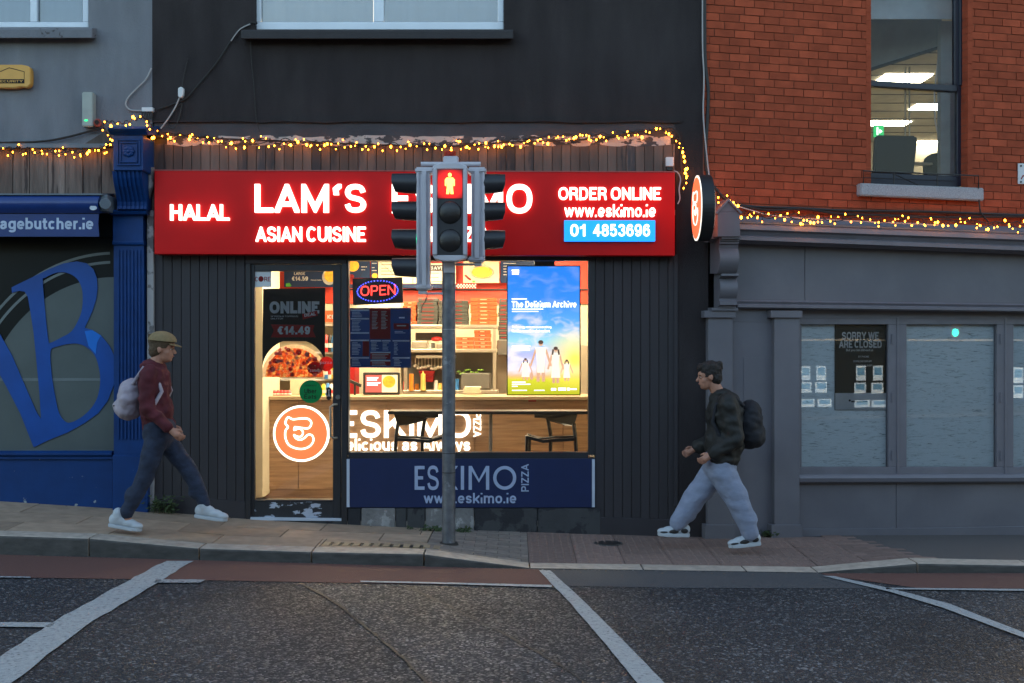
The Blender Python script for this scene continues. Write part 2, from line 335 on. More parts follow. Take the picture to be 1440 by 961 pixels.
def stroke(bm, pl, pts, wd, w0, w1, closed=False):        # flat line of constant width along pixel points
    P = [Vector(p) for p in pts]; n = len(P); L = []; R = []
    for i in range(n):
        a = P[(i - 1) % n] if (closed or i) else P[i]; b = P[(i + 1) % n] if (closed or i < n - 1) else P[i]
        t = (b - a); t = t.normalized() if t.length else Vector((1, 0)); nn = Vector((-t.y, t.x)) * wd / 2; L.append(P[i] + nn); R.append(P[i] - nn)
    for i in range(n if closed else n - 1):
        j = (i + 1) % n; prism(bm, pl, [tuple(L[i]), tuple(L[j]), tuple(R[j]), tuple(R[i])], w0, w1)
def curve_pts(pts, k=6, closed=False):
    n = len(pts); out = []
    for i in range(n if closed else n - 1):
        g = lambda j: Vector(pts[j % n] if closed else pts[max(0, min(n - 1, j))])
        p0, p1, p2, p3 = g(i - 1), g(i), g(i + 1), g(i + 2)
        for s in range(k):
            t = s / k; out.append(.5 * ((2 * p1) + (p2 - p0) * t + (2 * p0 - 5 * p1 + 4 * p2 - p3) * t * t + (3 * p1 - p0 - 3 * p2 + p3) * t ** 3))
    if not closed: out.append(Vector(pts[-1]))
    return out
def profile(bm, pl, xa, xb, prof, slope=0, wref=0):       # an outline (py, w) run along the wall from xa to xb; slope = dy at xb
    A = pl.pt(xa, HOR, wref); Bq = pl.pt(xb, HOR, wref); ya, yb = A.y, Bq.y; f = []; b = []
    for py, w_ in prof:
        za = H - (py - HOR) / FP * (ya + pl.n.y * (w_ - wref)); zb = H - (py + slope - HOR) / FP * (yb + pl.n.y * (w_ - wref))
        f.append(Vector((A.x, A.y, za)) + pl.n * (w_ - wref)); b.append(Vector((Bq.x, Bq.y, zb)) + pl.n * (w_ - wref))
    solid(bm, f, b)
def box(bm, x0, y0, z0, x1, y1, z1):
    solid(bm, [Vector(p) for p in ((x0, y0, z0), (x1, y0, z0), (x1, y0, z1), (x0, y0, z1))], [Vector(p) for p in ((x0, y1, z0), (x1, y1, z0), (x1, y1, z1), (x0, y1, z1))])
def cyl(bm, p0, p1, r0, r1=None, n=12):
    r1 = r0 if r1 is None else r1; p0 = Vector(p0); p1 = Vector(p1); d = (p1 - p0).normalized(); a = d.orthogonal().normalized(); b = d.cross(a)
    ring = lambda p, r: [p + (a * math.cos(2 * math.pi * i / n) + b * math.sin(2 * math.pi * i / n)) * r for i in range(n)]
    solid(bm, ring(p0, r0), ring(p1, r1))
def tube(bm, pts, r, n=6):
    P = [Vector(p) for p in pts]; rings = []; up = None
    for i, p in enumerate(P):
        t = (P[min(i + 1, len(P) - 1)] - P[max(i - 1, 0)]).normalized()
        a = t.orthogonal().normalized() if up is None else (up - t * up.dot(t)).normalized(); up = a; b = t.cross(a)
        rr = r[i] if isinstance(r, (list, tuple)) else r
        rings.append([bm.verts.new(p + (a * math.cos(2 * math.pi * k / n) + b * math.sin(2 * math.pi * k / n)) * rr) for k in range(n)])
    for i in range(len(rings) - 1):
        for k in range(n): face(bm, (rings[i][k], rings[i][(k + 1) % n], rings[i + 1][(k + 1) % n], rings[i + 1][k]))
    face(bm, rings[0]); face(bm, rings[-1][::-1])
def ptube(bm, pl, pts, r, w, n=6, k=5): tube(bm, [pl.pt(p.x, p.y, w) for p in curve_pts(pts, k)], r, n)
def sph(bm, c, r, sub=2):
    g = bmesh.ops.create_icosphere(bm, subdivisions=sub, radius=1); r = (r, r, r) if not hasattr(r, '__len__') else r
    for v in g['verts']: v.co = Vector((v.co.x * r[0], v.co.y * r[1], v.co.z * r[2])) + Vector(c)
    return g['verts']
# ------------------------------------------------------------------ a drawn grotesque alphabet: every glyph is a few thick strokes
def AR(cx, cy, rx, ry, a0, a1, n=14, p=.86):
    o = []
    for i in range(n + 1):
        a = math.radians(a0 + (a1 - a0) * i / n); c, s = math.cos(a), math.sin(a); o.append((cx + rx * math.copysign(abs(c) ** p, c), cy + ry * math.copysign(abs(s) ** p, s)))
    return o
def SP_(L): return [tuple(p) for p in curve_pts(L, 4)]
S_c = SP_([(.97, .76), (.84, .94), (.5, 1), (.15, .94), (.02, .75), (.16, .57), (.5, .50), (.85, .42), (1, .24), (.86, .06), (.5, 0), (.14, .06), (.0, .25)])
three = SP_([(.02, .78), (.16, .95), (.5, 1), (.85, .93), (.95, .75), (.82, .58), (.45, .53)]); three2 = SP_([(.45, .53), (.86, .47), (1, .26), (.86, .06), (.5, 0), (.14, .06), (0, .25)])
GL = {
'A': (.80, 0, 1, [[(0, 0), (.5, 1), (1, 0)], [(.2, .26), (.8, .26)]]), 'B': (.70, 0, 1, [[(0, 0), (0, 1), (.6, 1)] + AR(.62, .77, .33, .23, 90, -90, 8) + [(.0, .54)], [(.0, .54), (.6, .54)] + AR(.66, .27, .34, .27, 90, -90, 8) + [(0, 0), (0, .3)]]),
'C': (.76, 0, 1, [AR(.5, .5, .5, .5, 40, 320, 22)]), 'D': (.74, 0, 1, [[(0, 0), (0, 1), (.5, 1)] + AR(.5, .5, .5, .5, 90, -90, 12) + [(0, 0), (0, .3)]]),
'E': (.64, 0, 1, [[(1, 1), (0, 1), (0, 0), (1, 0)], [(0, .52), (.93, .52)]]), 'F': (.6, 0, 1, [[(1, 1), (0, 1), (0, 0)], [(0, .5), (.9, .5)]]),
'G': (.78, 0, 1, [AR(.5, .5, .5, .5, 40, 345, 22) + [(1, .48), (.56, .48)]]), 'H': (.74, 0, 1, [[(0, 0), (0, 1)], [(1, 0), (1, 1)], [(0, .52), (1, .52)]]), 'I': (0, 0, 1, [[(.5, 0), (.5, 1)]]),
'J': (.56, 0, 1, [[(1, 1), (1, .3)] + AR(.5, .3, .5, .3, 0, -180, 10)]), 'K': (.76, 0, 1, [[(0, 0), (0, 1)], [(1, 1), (.04, .36)], [(.36, .6), (1, 0)]]), 'L': (.60, 0, 1, [[(0, 1), (0, 0), (1, 0)]]),
'M': (.90, 0, 1, [[(0, 0), (0, 1), (.5, .06), (1, 1), (1, 0)]]), 'N': (.74, 0, 1, [[(0, 0), (0, 1), (1, 0), (1, 1)]]), 'O': (.84, 0, 1, [AR(.5, .5, .5, .5, 0, 360, 32)]),
'P': (.68, 0, 1, [[(0, 0), (0, 1), (.58, 1)] + AR(.6, .72, .4, .28, 90, -90, 9) + [(0, .44)]]), 'Q': (.84, 0, 1, [AR(.5, .5, .5, .5, 0, 360, 32), [(.6, .3), (1, 0)]]),
'R': (.72, 0, 1, [[(0, 0), (0, 1), (.56, 1)] + AR(.58, .74, .38, .26, 90, -90, 9) + [(0, .48)], [(.55, .47), (.86, .38), (.93, .2), (1, 0)]]), 'S': (.70, 0, 1, [S_c]),
'T': (.68, 0, 1, [[(0, 1), (1, 1)], [(.5, 1), (.5, 0)]]), 'U': (.74, 0, 1, [[(0, 1)] + AR(.5, .36, .5, .36, 180, 360, 12) + [(1, 1)]]), 'V': (.78, 0, 1, [[(0, 1), (.5, 0), (1, 1)]]),
'W': (1.1, 0, 1, [[(0, 1), (.25, 0), (.5, 1), (.75, 0), (1, 1)]]), 'X': (.76, 0, 1, [[(0, 1), (1, 0)], [(0, 0), (1, 1)]]), 'Y': (.76, 0, 1, [[(0, 1), (.5, .42), (1, 1)], [(.5, .5), (.5, 0)]]), 'Z': (.66, 0, 1, [[(0, 1), (1, 1), (0, 0), (1, 0)]]),
'0': (.60, 0, 1, [AR(.5, .5, .5, .5, 0, 360, 28)]), '1': (.38, 0, 1, [[(1, 0), (1, 1)], [(0, .76), (.6, .84), (1, 1)]]), '2': (.58, 0, 1, [SP_([(.02, .7), (.12, .93), (.5, 1), (.88, .92), (.96, .7), (.8, .48), (.3, .2), (0, 0)])[:-1] + [(.02, .03)], [(0, 0), (1, 0)]]),
'3': (.60, 0, 1, [three, three2]), '4': (.64, 0, 1, [[(.75, 0), (.75, 1), (0, .27), (1, .27)]]), '5': (.60, 0, 1, [[(.9, 1), (.12, 1), (.05, .44)], SP_([(.08, .5), (.3, .62), (.6, .64), (.92, .53), (1, .32), (.9, .09), (.5, 0), (.14, .06), (0, .24)])]),
'6': (.60, 0, 1, [SP_([(.93, .8), (.8, .96), (.5, 1), (.16, .9), (.02, .6), (.0, .32)]), AR(.5, .31, .5, .31, 0, 360, 22)]), '7': (.58, 0, 1, [[(0, 1), (1, 1)] + SP_([(.98, .93), (.6, .5), (.36, 0)])]),
'8': (.60, 0, 1, [AR(.5, .765, .44, .235, 0, 360, 20), AR(.5, .265, .5, .265, 0, 360, 22)]), '9': (.60, 0, 1, [SP_([(.07, .2), (.2, .04), (.5, 0), (.84, .1), (.98, .4), (1, .68)]), AR(.5, .69, .5, .31, 0, 360, 22)]),
'a': (.58, 0, .74, [SP_([(.05, .76), (.2, .96), (.55, 1), (.86, .9), (.92, .65)]) + [(.92, .1), (1, 0)], SP_([(.92, .58), (.5, .54), (.12, .44), (.0, .22), (.15, .03), (.5, .0), (.8, .12), (.92, .34)])]),
'b': (.62, 0, 1, [[(0, 0), (0, 1)], AR(.5, .33, .5, .33, 0, 360, 22)]), 'c': (.58, 0, .74, [AR(.5, .5, .5, .5, 42, 318, 18)]), 'd': (.62, 0, 1, [[(1, 0), (1, 1)], AR(.5, .33, .5, .33, 0, 360, 22)]),
'e': (.60, 0, .74, [[(.03, .48), (.97, .48)] + AR(.5, .5, .5, .5, 4, 318, 22)]), 'f': (.36, 0, 1, [[(.4, 0), (.4, .8)] + SP_([(.4, .84), (.55, .98), (1, 1)]), [(0, .67), (.95, .67)]]),
'g': (.62, -.27, .74, [[(1, 1), (1, .2)] + AR(.5, .18, .5, .18, 0, -160, 9), AR(.5, .67, .5, .33, 0, 360, 22)]), 'h': (.58, 0, 1, [[(0, 0), (0, 1)], AR(.5, .42, .5, .25, 180, 0, 9) + [(1, 0)]]),
'i': (0, 0, 1, [[(.5, 0), (.5, .57)], [(.5, .97), (.5, 1.0)]]), 'j': (.2, -.27, 1, [[(1, .74), (1, .1), (0, 0)], [(1, .97), (1, 1)]]), 'k': (.58, 0, 1, [[(0, 0), (0, 1)], [(1, .67), (.05, .22)], [(.38, .42), (1, 0)]]), 'l': (0, 0, 1, [[(.5, 0), (.5, 1)]]),
'm': (.94, 0, .74, [[(0, 0), (0, 1)], AR(.25, .62, .25, .38, 180, 0, 8) + [(.5, 0)], AR(.75, .62, .25, .38, 180, 0, 8) + [(1, 0)]]), 'n': (.58, 0, .74, [[(0, 0), (0, 1)], AR(.5, .6, .5, .4, 180, 0, 9) + [(1, 0)]]),
'o': (.62, 0, .74, [AR(.5, .5, .5, .5, 0, 360, 26)]), 'p': (.62, -.27, .74, [[(0, 0), (0, 1)], AR(.5, .67, .5, .33, 0, 360, 22)]), 'q': (.62, -.27, .74, [[(1, 0), (1, 1)], AR(.5, .67, .5, .33, 0, 360, 22)]),
'r': (.36, 0, .74, [[(0, 0), (0, 1)], SP_([(0, .55), (.3, .9), (1, 1)])]), 's': (.54, 0, .74, [S_c]), 't': (.38, 0, .94, [[(.4, 1), (.4, .2)] + SP_([(.42, .12), (.6, 0), (1, 0)]), [(0, .74), (1, .74)]]),
'u': (.58, 0, .74, [[(1, 0), (1, 1)], [(0, 1)] + AR(.5, .4, .5, .4, 180, 360, 9)]), 'v': (.58, 0, .74, [[(0, 1), (.5, 0), (1, 1)]]), 'w': (.86, 0, .74, [[(0, 1), (.25, 0), (.5, 1), (.75, 0), (1, 1)]]), 'x': (.56, 0, .74, [[(0, 1), (1, 0)], [(0, 0), (1, 1)]]),
'y': (.58, -.27, .74, [[(0, 1), (.53, .27)], [(1, 1), (.42, .05), (.05, 0)]]), 'z': (.52, 0, .74, [[(0, 1), (1, 1), (0, 0), (1, 0)]]),
'.': (0, 0, 0, [[(.5, -.5), (.5, .5)]]), '\u2018': (.3, .62, 1, [[(1, 1), (.2, .55), (.3, 0)]]), "'": (.0, .66, 1, [[(.5, 1), (.5, 0)]]), '"': (.3, .7, 1, [[(0, 0), (0, 1)], [(1, 0), (1, 1)]]),
'\u20ac': (.66, 0, 1, [AR(.6, .5, .42, .5, 45, 315, 20), [(0, .58), (.75, .58)], [(0, .40), (.7, .40)]]), '(': (.2, -.1, 1.05, [SP_([(1, 1), (0, .5), (1, 0)])]), ')': (.2, -.1, 1.05, [SP_([(0, 1), (1, .5), (0, 0)])]),
}
def clipbox(P, x0, x1, y0, y1):
    for ax, lim, sg in ((0, x0, 1), (0, x1, -1), (1, y0, 1), (1, y1, -1)):
        o = []
        for i in range(len(P)):
            a, b = P[i], P[(i + 1) % len(P)]; da, db = (a[ax] - lim) * sg, (b[ax] - lim) * sg
            if da >= -1e-9: o.append(a)
            if (da > 1e-9 and db < -1e-9) or (da < -1e-9 and db > 1e-9): t = da / (da - db); o.append((a[0] + (b[0] - a[0]) * t, a[1] + (b[1] - a[1]) * t))
        P = o
        if len(P) < 3: return []
    return P
def glyph(ch, wt):      # -> width, y0, y1, list of strokes; a stroke is a list of convex polygons
    gw, y0, y1, chains = GL.get(ch, (.3, 0, 1, [])); gw = max(gw, wt)
    if ch == '.': return wt, 0, wt, [[[(0, 0), (wt, 0), (wt, wt), (0, wt)]]]
    if ch in '\u2018\'': wt_ = wt * .9
    out = []
    for c in chains:
        P = [Vector((wt / 2 + x * (gw - wt), y0 + wt / 2 + y * (y1 - y0 - wt))) for x, y in c]; P = [p for i, p in enumerate(P) if i == 0 or (p - P[i - 1]).length > 1e-5]
        if ch in 'ij' and len(c) == 2 and c[0][1] > .9: P = [Vector((P[0].x, y1 - wt * .82)), Vector((P[0].x, y1))]
        if len(P) < 2: continue
        closed = (P[0] - P[-1]).length < 1e-4 and len(P) > 6
        if closed: P = P[:-1]
        n = len(P); L = []; R = []
        if not closed:
            if not (ch in 'ij' and c[0][1] > .9 and len(c) == 2):
                straight = len(c) <= 8
                for e, k in ((0, 1), (n - 1, n - 2)):
                    d = (P[e] - P[k]).normalized(); onb = abs(c[e if e == 0 else -1][1] - round(c[e if e == 0 else -1][1])) < 1e-6 or abs(c[e if e == 0 else -1][0] - 1) < 1e-6 or abs(c[e if e == 0 else -1][0]) < 1e-6
                    curved = abs(d.x) > .15 and abs(d.y) > .15 and n > 9
                    if onb and not curved: P[e] = P[e] + d * wt * .9 if not (abs(d.x) > .95 and abs(c[0 if e == 0 else -1][0] - .5) < .49) else P[e]
        for i in range(n):
            a = P[(i - 1) % n] if (closed or i) else None; b = P[(i + 1) % n] if (closed or i < n - 1) else None; p = P[i]
            d0 = (p - a).normalized() if a is not None else (b - p).normalized(); d1 = (b - p).normalized() if b is not None else d0
            n0 = Vector((-d0.y, d0.x)); n1 = Vector((-d1.y, d1.x)); m_ = n0 + n1; m_ = m_.normalized() if m_.length > 1e-3 else n0; k = 1 / max(.22, m_.dot(n0)); L.append(p + m_ * k * wt / 2); R.append(p - m_ * k * wt / 2)
        q = []
        yl = y0 - 1e-6; yh = y1 + 1e-6
        for i in range(n if closed else n - 1):
            j = (i + 1) % n; pg = clipbox([tuple(L[i]), tuple(L[j]), tuple(R[j]), tuple(R[i])], 0, gw, yl, yh)
            if len(pg) >= 3: q.append(pg)
        out.append(q)
    return gw, y0, min(y1, 1.05), out
def layout(s, wt, track):
    x = 0; G_ = []
    for i, ch in enumerate(s):
        if ch == ' ': x += .26; continue
        gw, y0, y1, st = glyph(ch, wt); k = 0
        if i and s[i - 1] + ch in ('LA', 'AL', 'AV', 'Al', 'Aw'): k = -.02
        x += k; G_.append((x, gw, y0, y1, st, ch)); x += gw + track * (.7 if ch in 'AVWLwvy' else 1)
    return G_
def glyph_solids(s, pl, x0, y0, x1, y1, w0, w1, bold, rot, slope, track=None):
    wt = .115 + bold * 2.6; tr = track if track is not None else max(.07, .15 - bold * 1.6); G_ = layout(s, wt, tr)
    a = G_[0][0]; b = G_[-1][0] + G_[-1][1]; c = min(g_[2] for g_ in G_); d = max(g_[3] for g_ in G_); d = max(d, .74 if s.islower() else d)
    for gx, gw, gy0, gy1, st, ch in G_:
        sol = []
        for k, stroke_ in enumerate(st):
            e = k * min(.0004, (w1 - w0) * .12)
            for pg in stroke_:
                fr = []
                for u, v in pg:
                    U = (gx + u - a) / (b - a); V_ = (v - c) / (d - c)
                    if rot == 90: px, py = x1 - (x1 - x0) * V_ if 0 else x0 + (x1 - x0) * (1 - V_), y1 - (y1 - y0) * U
                    elif rot == -90: px, py = x0 + (x1 - x0) * V_, y0 + (y1 - y0) * U
                    else: px, py = x0 + (x1 - x0) * U, y1 - (y1 - y0) * V_
                    fr.append(pl.pt(px, py + slope * U, w1 - e))
                sol.append((fr, [p - pl.n * (w1 - w0 - e) for p in fr]))
        yield ch, sol
def text(bm, s, pl, x0, y0, x1, y1, w0, w1, bold=.02, rot=0, slope=0, track=None, **k):
    for ch, sol in glyph_solids(s, pl, x0, y0, x1, y1, w0, w1, bold, rot, slope, track):
        for fr, bk in sol: solid(bm, fr, bk)
def letters(s, pl, x0, y0, x1, y1, w0, w1, m, parent, bold=.02, rot=0, slope=0, track=None, **k):
    for ch, sol in glyph_solids(s, pl, x0, y0, x1, y1, w0, w1, bold, rot, slope, track):
        bm = B()
        for fr, bk in sol: solid(bm, fr, bk)
        if len(bm.verts):
            o = part('letter', bm, m, parent)
            if m in ('led_white', 'led_white_in'):
                o.data.materials.append(M['led_side'])
                for p_ in o.data.polygons: p_.material_index = 0 if abs(p_.normal.dot(pl.n)) > .7 else 1
        else: bm.free()
# ------------------------------------------------------------------ ground heights
def lut(t):
    def f(x):
        if x <= t[0][0]: return t[0][1]
        for (a, b), (c, d) in zip(t, t[1:]):
            if x <= c: return b + (d - b) * (x - a) / (c - a)
        return t[-1][1]
    return f
def wallY(X): return 11.0 if X < XR else 11.0 + math.tan(math.radians(9.6)) * (X - XR)
_wb = []
for px, py in ((-500, 680), (0, 705), (205, 718), (345, 730), (490, 738), (640, 745), (830, 751), (950, 755), (1130, 753), (1440, 752), (1900, 752)):
    p = (R_ if px > 990 else F_).pt(px, py); _wb.append((p.x, p.z))
zwall = lut(_wb)
KY = 9.5
kz = lambda L: lut([((px - CX) / FP * KY, H - (py - HOR) / FP * KY) for px, py in L])
zkb = kz(((-500, 770), (0, 780), (125, 783), (280, 788), (440, 792), (600, 797), (745, 800), (950, 803), (1150, 806), (1440, 806), (1900, 806)))
zkt = kz(((-500, 741), (0, 753), (125, 757), (280, 771), (440, 776), (596, 779), (745, 799), (950, 802), (1150, 805), (1290, 792), (1440, 795), (1900, 797)))
def pav(X, Y):
    t = max(0, min(1, (Y - 9.73) / (wallY(X) - 9.73))); return zkt(X) * (1 - t) + zwall(X) * t
def road(X, Y): return zkb(X)
def G(px, py, surf, dz=0):
    Y = 9.0
    for _ in range(30):
        X = (px - CX) / FP * Y; z = surf(X, Y) + dz; Y += ((H - z) * FP / (py - HOR) - Y) * .7
    X = (px - CX) / FP * Y; return Vector((X, Y, surf(X, Y) + dz))
# ------------------------------------------------------------------ setting: road, kerb, pavement
def sheet(xs, ys, zf):
    bm = B(); g = [[bm.verts.new((x, y, zf(x, y))) for x in xs] for y in ys]
    for j in range(len(ys) - 1):
        for i in range(len(xs) - 1): face(bm, (g[j][i], g[j][i + 1], g[j + 1][i + 1], g[j + 1][i]))
    return bm
xs = [-60, -30, -15, -9] + [-8 + .1 * i for i in range(161)] + [9, 15, 30, 60]
part('road', sheet(xs, [-3.2, 2, 5, 7, 8.5, 9.5, 9.6], road), 'asphalt', kind='structure')
def strip(A, Bp, surf, dz, k=6, jit=0):
    bm = B(); a = []; b = []
    for i in range(len(A) - 1):
        for s in range(k + (i == len(A) - 2)):
            t = s / k
            for src, dst in ((A, a), (Bp, b)):
                j = random.uniform(-jit, jit)
                dst.append(bm.verts.new(G(src[i][0] + (src[i + 1][0] - src[i][0]) * t + j, src[i][1] + (src[i + 1][1] - src[i][1]) * t + j * .5, surf, dz)))
    for i in range(len(a) - 1): face(bm, (a[i], a[i + 1], b[i + 1], b[i]))
    return bm
part('red_gutter_strip', strip([(-420, 770), (0, 780), (280, 788), (600, 797), (745, 800.5), (757, 801)], [(-420, 801), (0, 812), (280, 816), (600, 822), (752, 824.5), (780, 825)], road, .004, 10), 'gutter_red', kind='structure')
part('red_gutter_strip', strip([(1154, 806.4), (1290, 806.4), (1900, 806.4)], [(1162, 809.5), (1290, 827), (1900, 831)], road, .004, 10), 'gutter_red', kind='structure')
part('smooth_asphalt_strip', strip([(772, 801.5), (950, 803.5), (1150, 806.5)], [(790, 824), (950, 827), (1240, 828)], road, .003, 10), 'fine_asphalt', kind='structure')
mk = lambda A, Bp, lab, m='road_white', k=8, j=1.0, dz=.010: part('road_marking', strip(A, Bp, road, dz, k, j), m, label=lab, cat='road marking', group='painted lines on the road')
mk([(233, 788.5), (183, 815), (77, 873), (0, 923), (-80, 975), (-200, 1060)], [(272, 788.5), (220, 820), (117, 882), (17, 960), (-20, 990), (-120, 1070)], 'broad white zigzag line from the kerb down to the lower left of the road')
mk([(-80, 874.5), (79, 875.5)], [(-80, 880.5), (70, 882)], 'thin white line running left from the broad left zigzag', j=.3)
mk([(757, 801.5), (799, 845), (851, 905), (896, 960), (960, 1035)], [(774, 802.5), (814, 839), (870, 894), (934, 960), (1000, 1035)], 'broad white zigzag line slanting down the middle of the road')
mk([(1157, 810), (1252, 832.5), (1324, 854), (1440, 897), (1560, 945)], [(1172, 810), (1252, 827.5), (1335, 849), (1440, 889.5), (1560, 934)], 'white zigzag line slanting down to the right edge of the road', j=.4)
mk([(507, 816.8), (640, 819.5), (776, 822.8)], [(507, 818.6), (640, 821.8), (776, 826)], 'thin white edge line beside the red gutter in the middle', k=12, j=.25)
mk([(1246, 826.6), (1440, 828.4), (1600, 829)], [(1246, 828.6), (1440, 831), (1600, 832)], 'thin white edge line beside the red gutter on the right', k=12, j=.2)
mk([(-60, 809.5), (43, 811)], [(-60, 811.6), (43, 812.6)], 'short worn white edge line beside the left gutter', 'road_white_worn', j=.2)
mk([(220, 815), (289, 815)], [(216, 819.5), (281, 819.5)], 'short worn white dash just right of the left zigzag', 'road_white_worn', j=.4)
part('asphalt_patch', strip([(430, 823), (475, 848), (524, 888), (560, 918), (615, 975)], [(569, 824), (640, 858), (700, 888), (750, 915), (860, 975)], road, .0022, 8, .8), 'asphalt_patch', kind='structure')
def seam(pts, wd, lab):
    P = curve_pts(pts, 8); A = [(p.x + random.uniform(-1, 1), p.y) for p in P]; W = [wd * random.uniform(.35, 1.2) for _ in P]
    part('road_seam', strip([(a, b) for a, b in A], [(a + w_, b - w_ * .25) for (a, b), w_ in zip(A, W)], road, .006, 1), 'tar', label=lab, cat='road crack', group='dark cracks in the asphalt')
seam([(424, 822), (470, 848), (520, 888), (556, 918), (575, 935), (610, 975)], 4.6, 'long dark crack in the asphalt left of the middle')
seam([(570, 824), (640, 858), (700, 888), (750, 915), (800, 945), (860, 990)], 3.8, 'thin dark crack in the asphalt right of the long one')
# pavement bed, kerb stones
xs2 = [-14, -9] + [-8 + .1 * i for i in range(161)] + [9, 14]
bm = B(); top = []; N = 8
for x in xs2: top.append([bm.verts.new((x, 9.7 + (wallY(x) + .12 - 9.7) * j / N, pav(x, 9.7 + (wallY(x) + .12 - 9.7) * j / N) - .012)) for j in range(N + 1)])
for i in range(len(xs2) - 1):
    for j in range(N): face(bm, (top[i][j], top[i + 1][j], top[i + 1][j + 1], top[i][j + 1]))
pave = part('pavement', bm, 'joint', kind='structure')
def bed(bm, X0, X1, Y0f, Y1f, zf, th, n=1, ch=.006):     # a slab with chamfered top that follows the ground
    for i in range(n):
        a, b = X0 + (X1 - X0) * i / n, X0 + (X1 - X0) * (i + 1) / n
        c = [(a, Y0f(a)), (b, Y0f(b)), (b, Y1f(b)), (a, Y1f(a))]; solid(bm, [Vector((x, y, zf(x, y))) for x, y in c], [Vector((x, y, zf(x, y) - th)) for x, y in c])
kb = thing('kerb', None, None, (0, KY, 0), kind='structure')
kp = [-640, -480, -325, -170, -20, 125, 280, 438, 596, 745, 905, 1050, 1150, 1290, 1450, 1610, 1770, 1930]
kb.name = 'kerb'
for a, b in zip(kp, kp[1:]):
    x0, x1 = (a - CX) / FP * KY + .007, (b - CX) / FP * KY - .007; bm = B(); n = 5
    sec = []
    for i in range(n + 1):
        x = x0 + (x1 - x0) * i / n; zt = zkt(x); zb = zkb(x) - .12; bt = max(.004, min(.02, (zt - zkb(x)) * .3))
        sec.append([bm.verts.new(q) for q in ((x, KY, zb), (x, KY, zt - bt), (x, KY + bt * .3, zt - bt * .3), (x, KY + bt, zt), (x, KY + .225, pav(x, 9.73) + .001), (x, KY + .225, zb))])
    for i in range(n):
        for k in range(6): face(bm, (sec[i][k], sec[i + 1][k], sec[i + 1][(k + 1) % 6], sec[i][(k + 1) % 6]))
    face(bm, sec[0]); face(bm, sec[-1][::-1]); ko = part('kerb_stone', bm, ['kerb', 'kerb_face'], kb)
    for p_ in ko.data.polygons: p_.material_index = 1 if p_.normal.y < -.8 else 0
X_at = lambda px, Y: (px - CX) / FP * Y
g = .010
def slab(X0, X1, Y0, Y1, m='slab', nm='paving_slab', th=.05, up=0, kind=None):
    g = .009 if nm == 'paving_slab' else .004
    bm = B(); e = random.uniform(-.0015, .0015)
    bed(bm, X0 + g / 2, X1 - g / 2, lambda x: min(Y0, wallY(x)) + g / 2, lambda x: min(Y1, wallY(x) + .02) - g / 2, lambda x, y: pav(x, y) + e + up, th, n=2)
    bmesh.ops.remove_doubles(bm, verts=bm.verts, dist=1e-5); return part(nm, bm, m, pave, kind=kind)
XS = X_at(602, 10.2); XA = X_at(620, 9.9); DG0, DG1 = X_at(452, 9.85), X_at(622, 9.85)
x = XS
for r, (ya, yb, off) in enumerate(((9.73, 10.13, 0), (10.13, 10.56, .42), (10.56, 11.1, .1))):
    x = XS - off if off else XS; first = True
    if off: slab(x, XS, ya, yb)
    while x > -6.4:
        L_ = random.choice((.86, .9, .88)); a, b = x - L_, x
        if r == 0 and b > DG0:        # leave the row with the slotted strip
            if a < DG0: slab(a, DG0, ya, yb)
        else: slab(a, b, ya, yb)
        x = a
slab(DG0, DG1, 9.73, 9.80); slab(DG0, DG1, 9.97, 10.13)
slab(DG1, XS, 9.73, 10.13) if XS - DG1 > .06 else None
# slotted strip beside the pole
gr = thing('slotted_drain', 'long tan slotted drain strip set in the slabs left of the signal pole', 'drain', ((DG0 + DG1) / 2, 9.88, pav((DG0 + DG1) / 2, 9.88)))
bm = B(); bed(bm, DG0, DG1, lambda x: 9.803, lambda x: 9.967, lambda x, y: pav(x, y) - .008, .03, 6); part('channel', bm, 'iron', gr)
nb = 12
for i in range(nb):
    a = DG0 + (DG1 - DG0) * (i + .12) / nb; bm = B(); bed(bm, a, a + (DG1 - DG0) / nb * .62, lambda x: 9.806, lambda x: 9.964, lambda x, y: pav(x, y) + .004, .02); part('bar', bm, 'tactile', gr)
# small block pavers, then the blister paving, then blocks and asphalt
XB = X_at(740, 9.9); XC = X_at(1165, 9.9)
y = 9.73; r = 0
while y < 11.0:
    x = XS + .005 - (.1 if r % 2 else 0)
    while x < XB + .02:
        slab(max(x, XS + .005), min(x + .2, XB + .02), y, min(y + .1, 11.05), 'paver_gray', 'block_paver') if min(x + .2, XB + .02) - max(x, XS + .005) > .02 else None
        x += .2
    y += .1; r += 1
def blister():
    bm = B(); solid(bm, [Vector((a, b, 0)) for a, b in ((-.1975, -.1975), (.1975, -.1975), (.1975, .1975), (-.1975, .1975))], [Vector((a, b, -.05)) for a, b in ((-.1975, -.1975), (.1975, -.1975), (.1975, .1975), (-.1975, .1975))])
    for i in range(6):
        for j in range(6):
            cx, cy = -.1667 + i * .0667, -.1667 + j * .0667; r0 = [bm.verts.new((cx + .0125 * math.cos(k * math.pi / 3), cy + .0125 * math.sin(k * math.pi / 3), .0002)) for k in range(6)]
            r1 = [bm.verts.new((cx + .008 * math.cos(k * math.pi / 3), cy + .008 * math.sin(k * math.pi / 3), .0055)) for k in range(6)]
            for k in range(6): face(bm, (r0[k], r0[(k + 1) % 6], r1[(k + 1) % 6], r1[k]))
            face(bm, r1)
    bmesh.ops.recalc_face_normals(bm, faces=bm.faces); me = bpy.data.meshes.new('blister_slab'); bm.to_mesh(me); bm.free(); me.materials.append(M['paver']); return me
BM = blister(); x = XB + .02
def child(name, me, parent, loc, rot=None):
    o = bpy.data.objects.new(name, me); COL.objects.link(o); o.parent = parent; o.location = Vector(loc) - wl(parent)
    if rot is not None: o.rotation_euler = rot
    return o
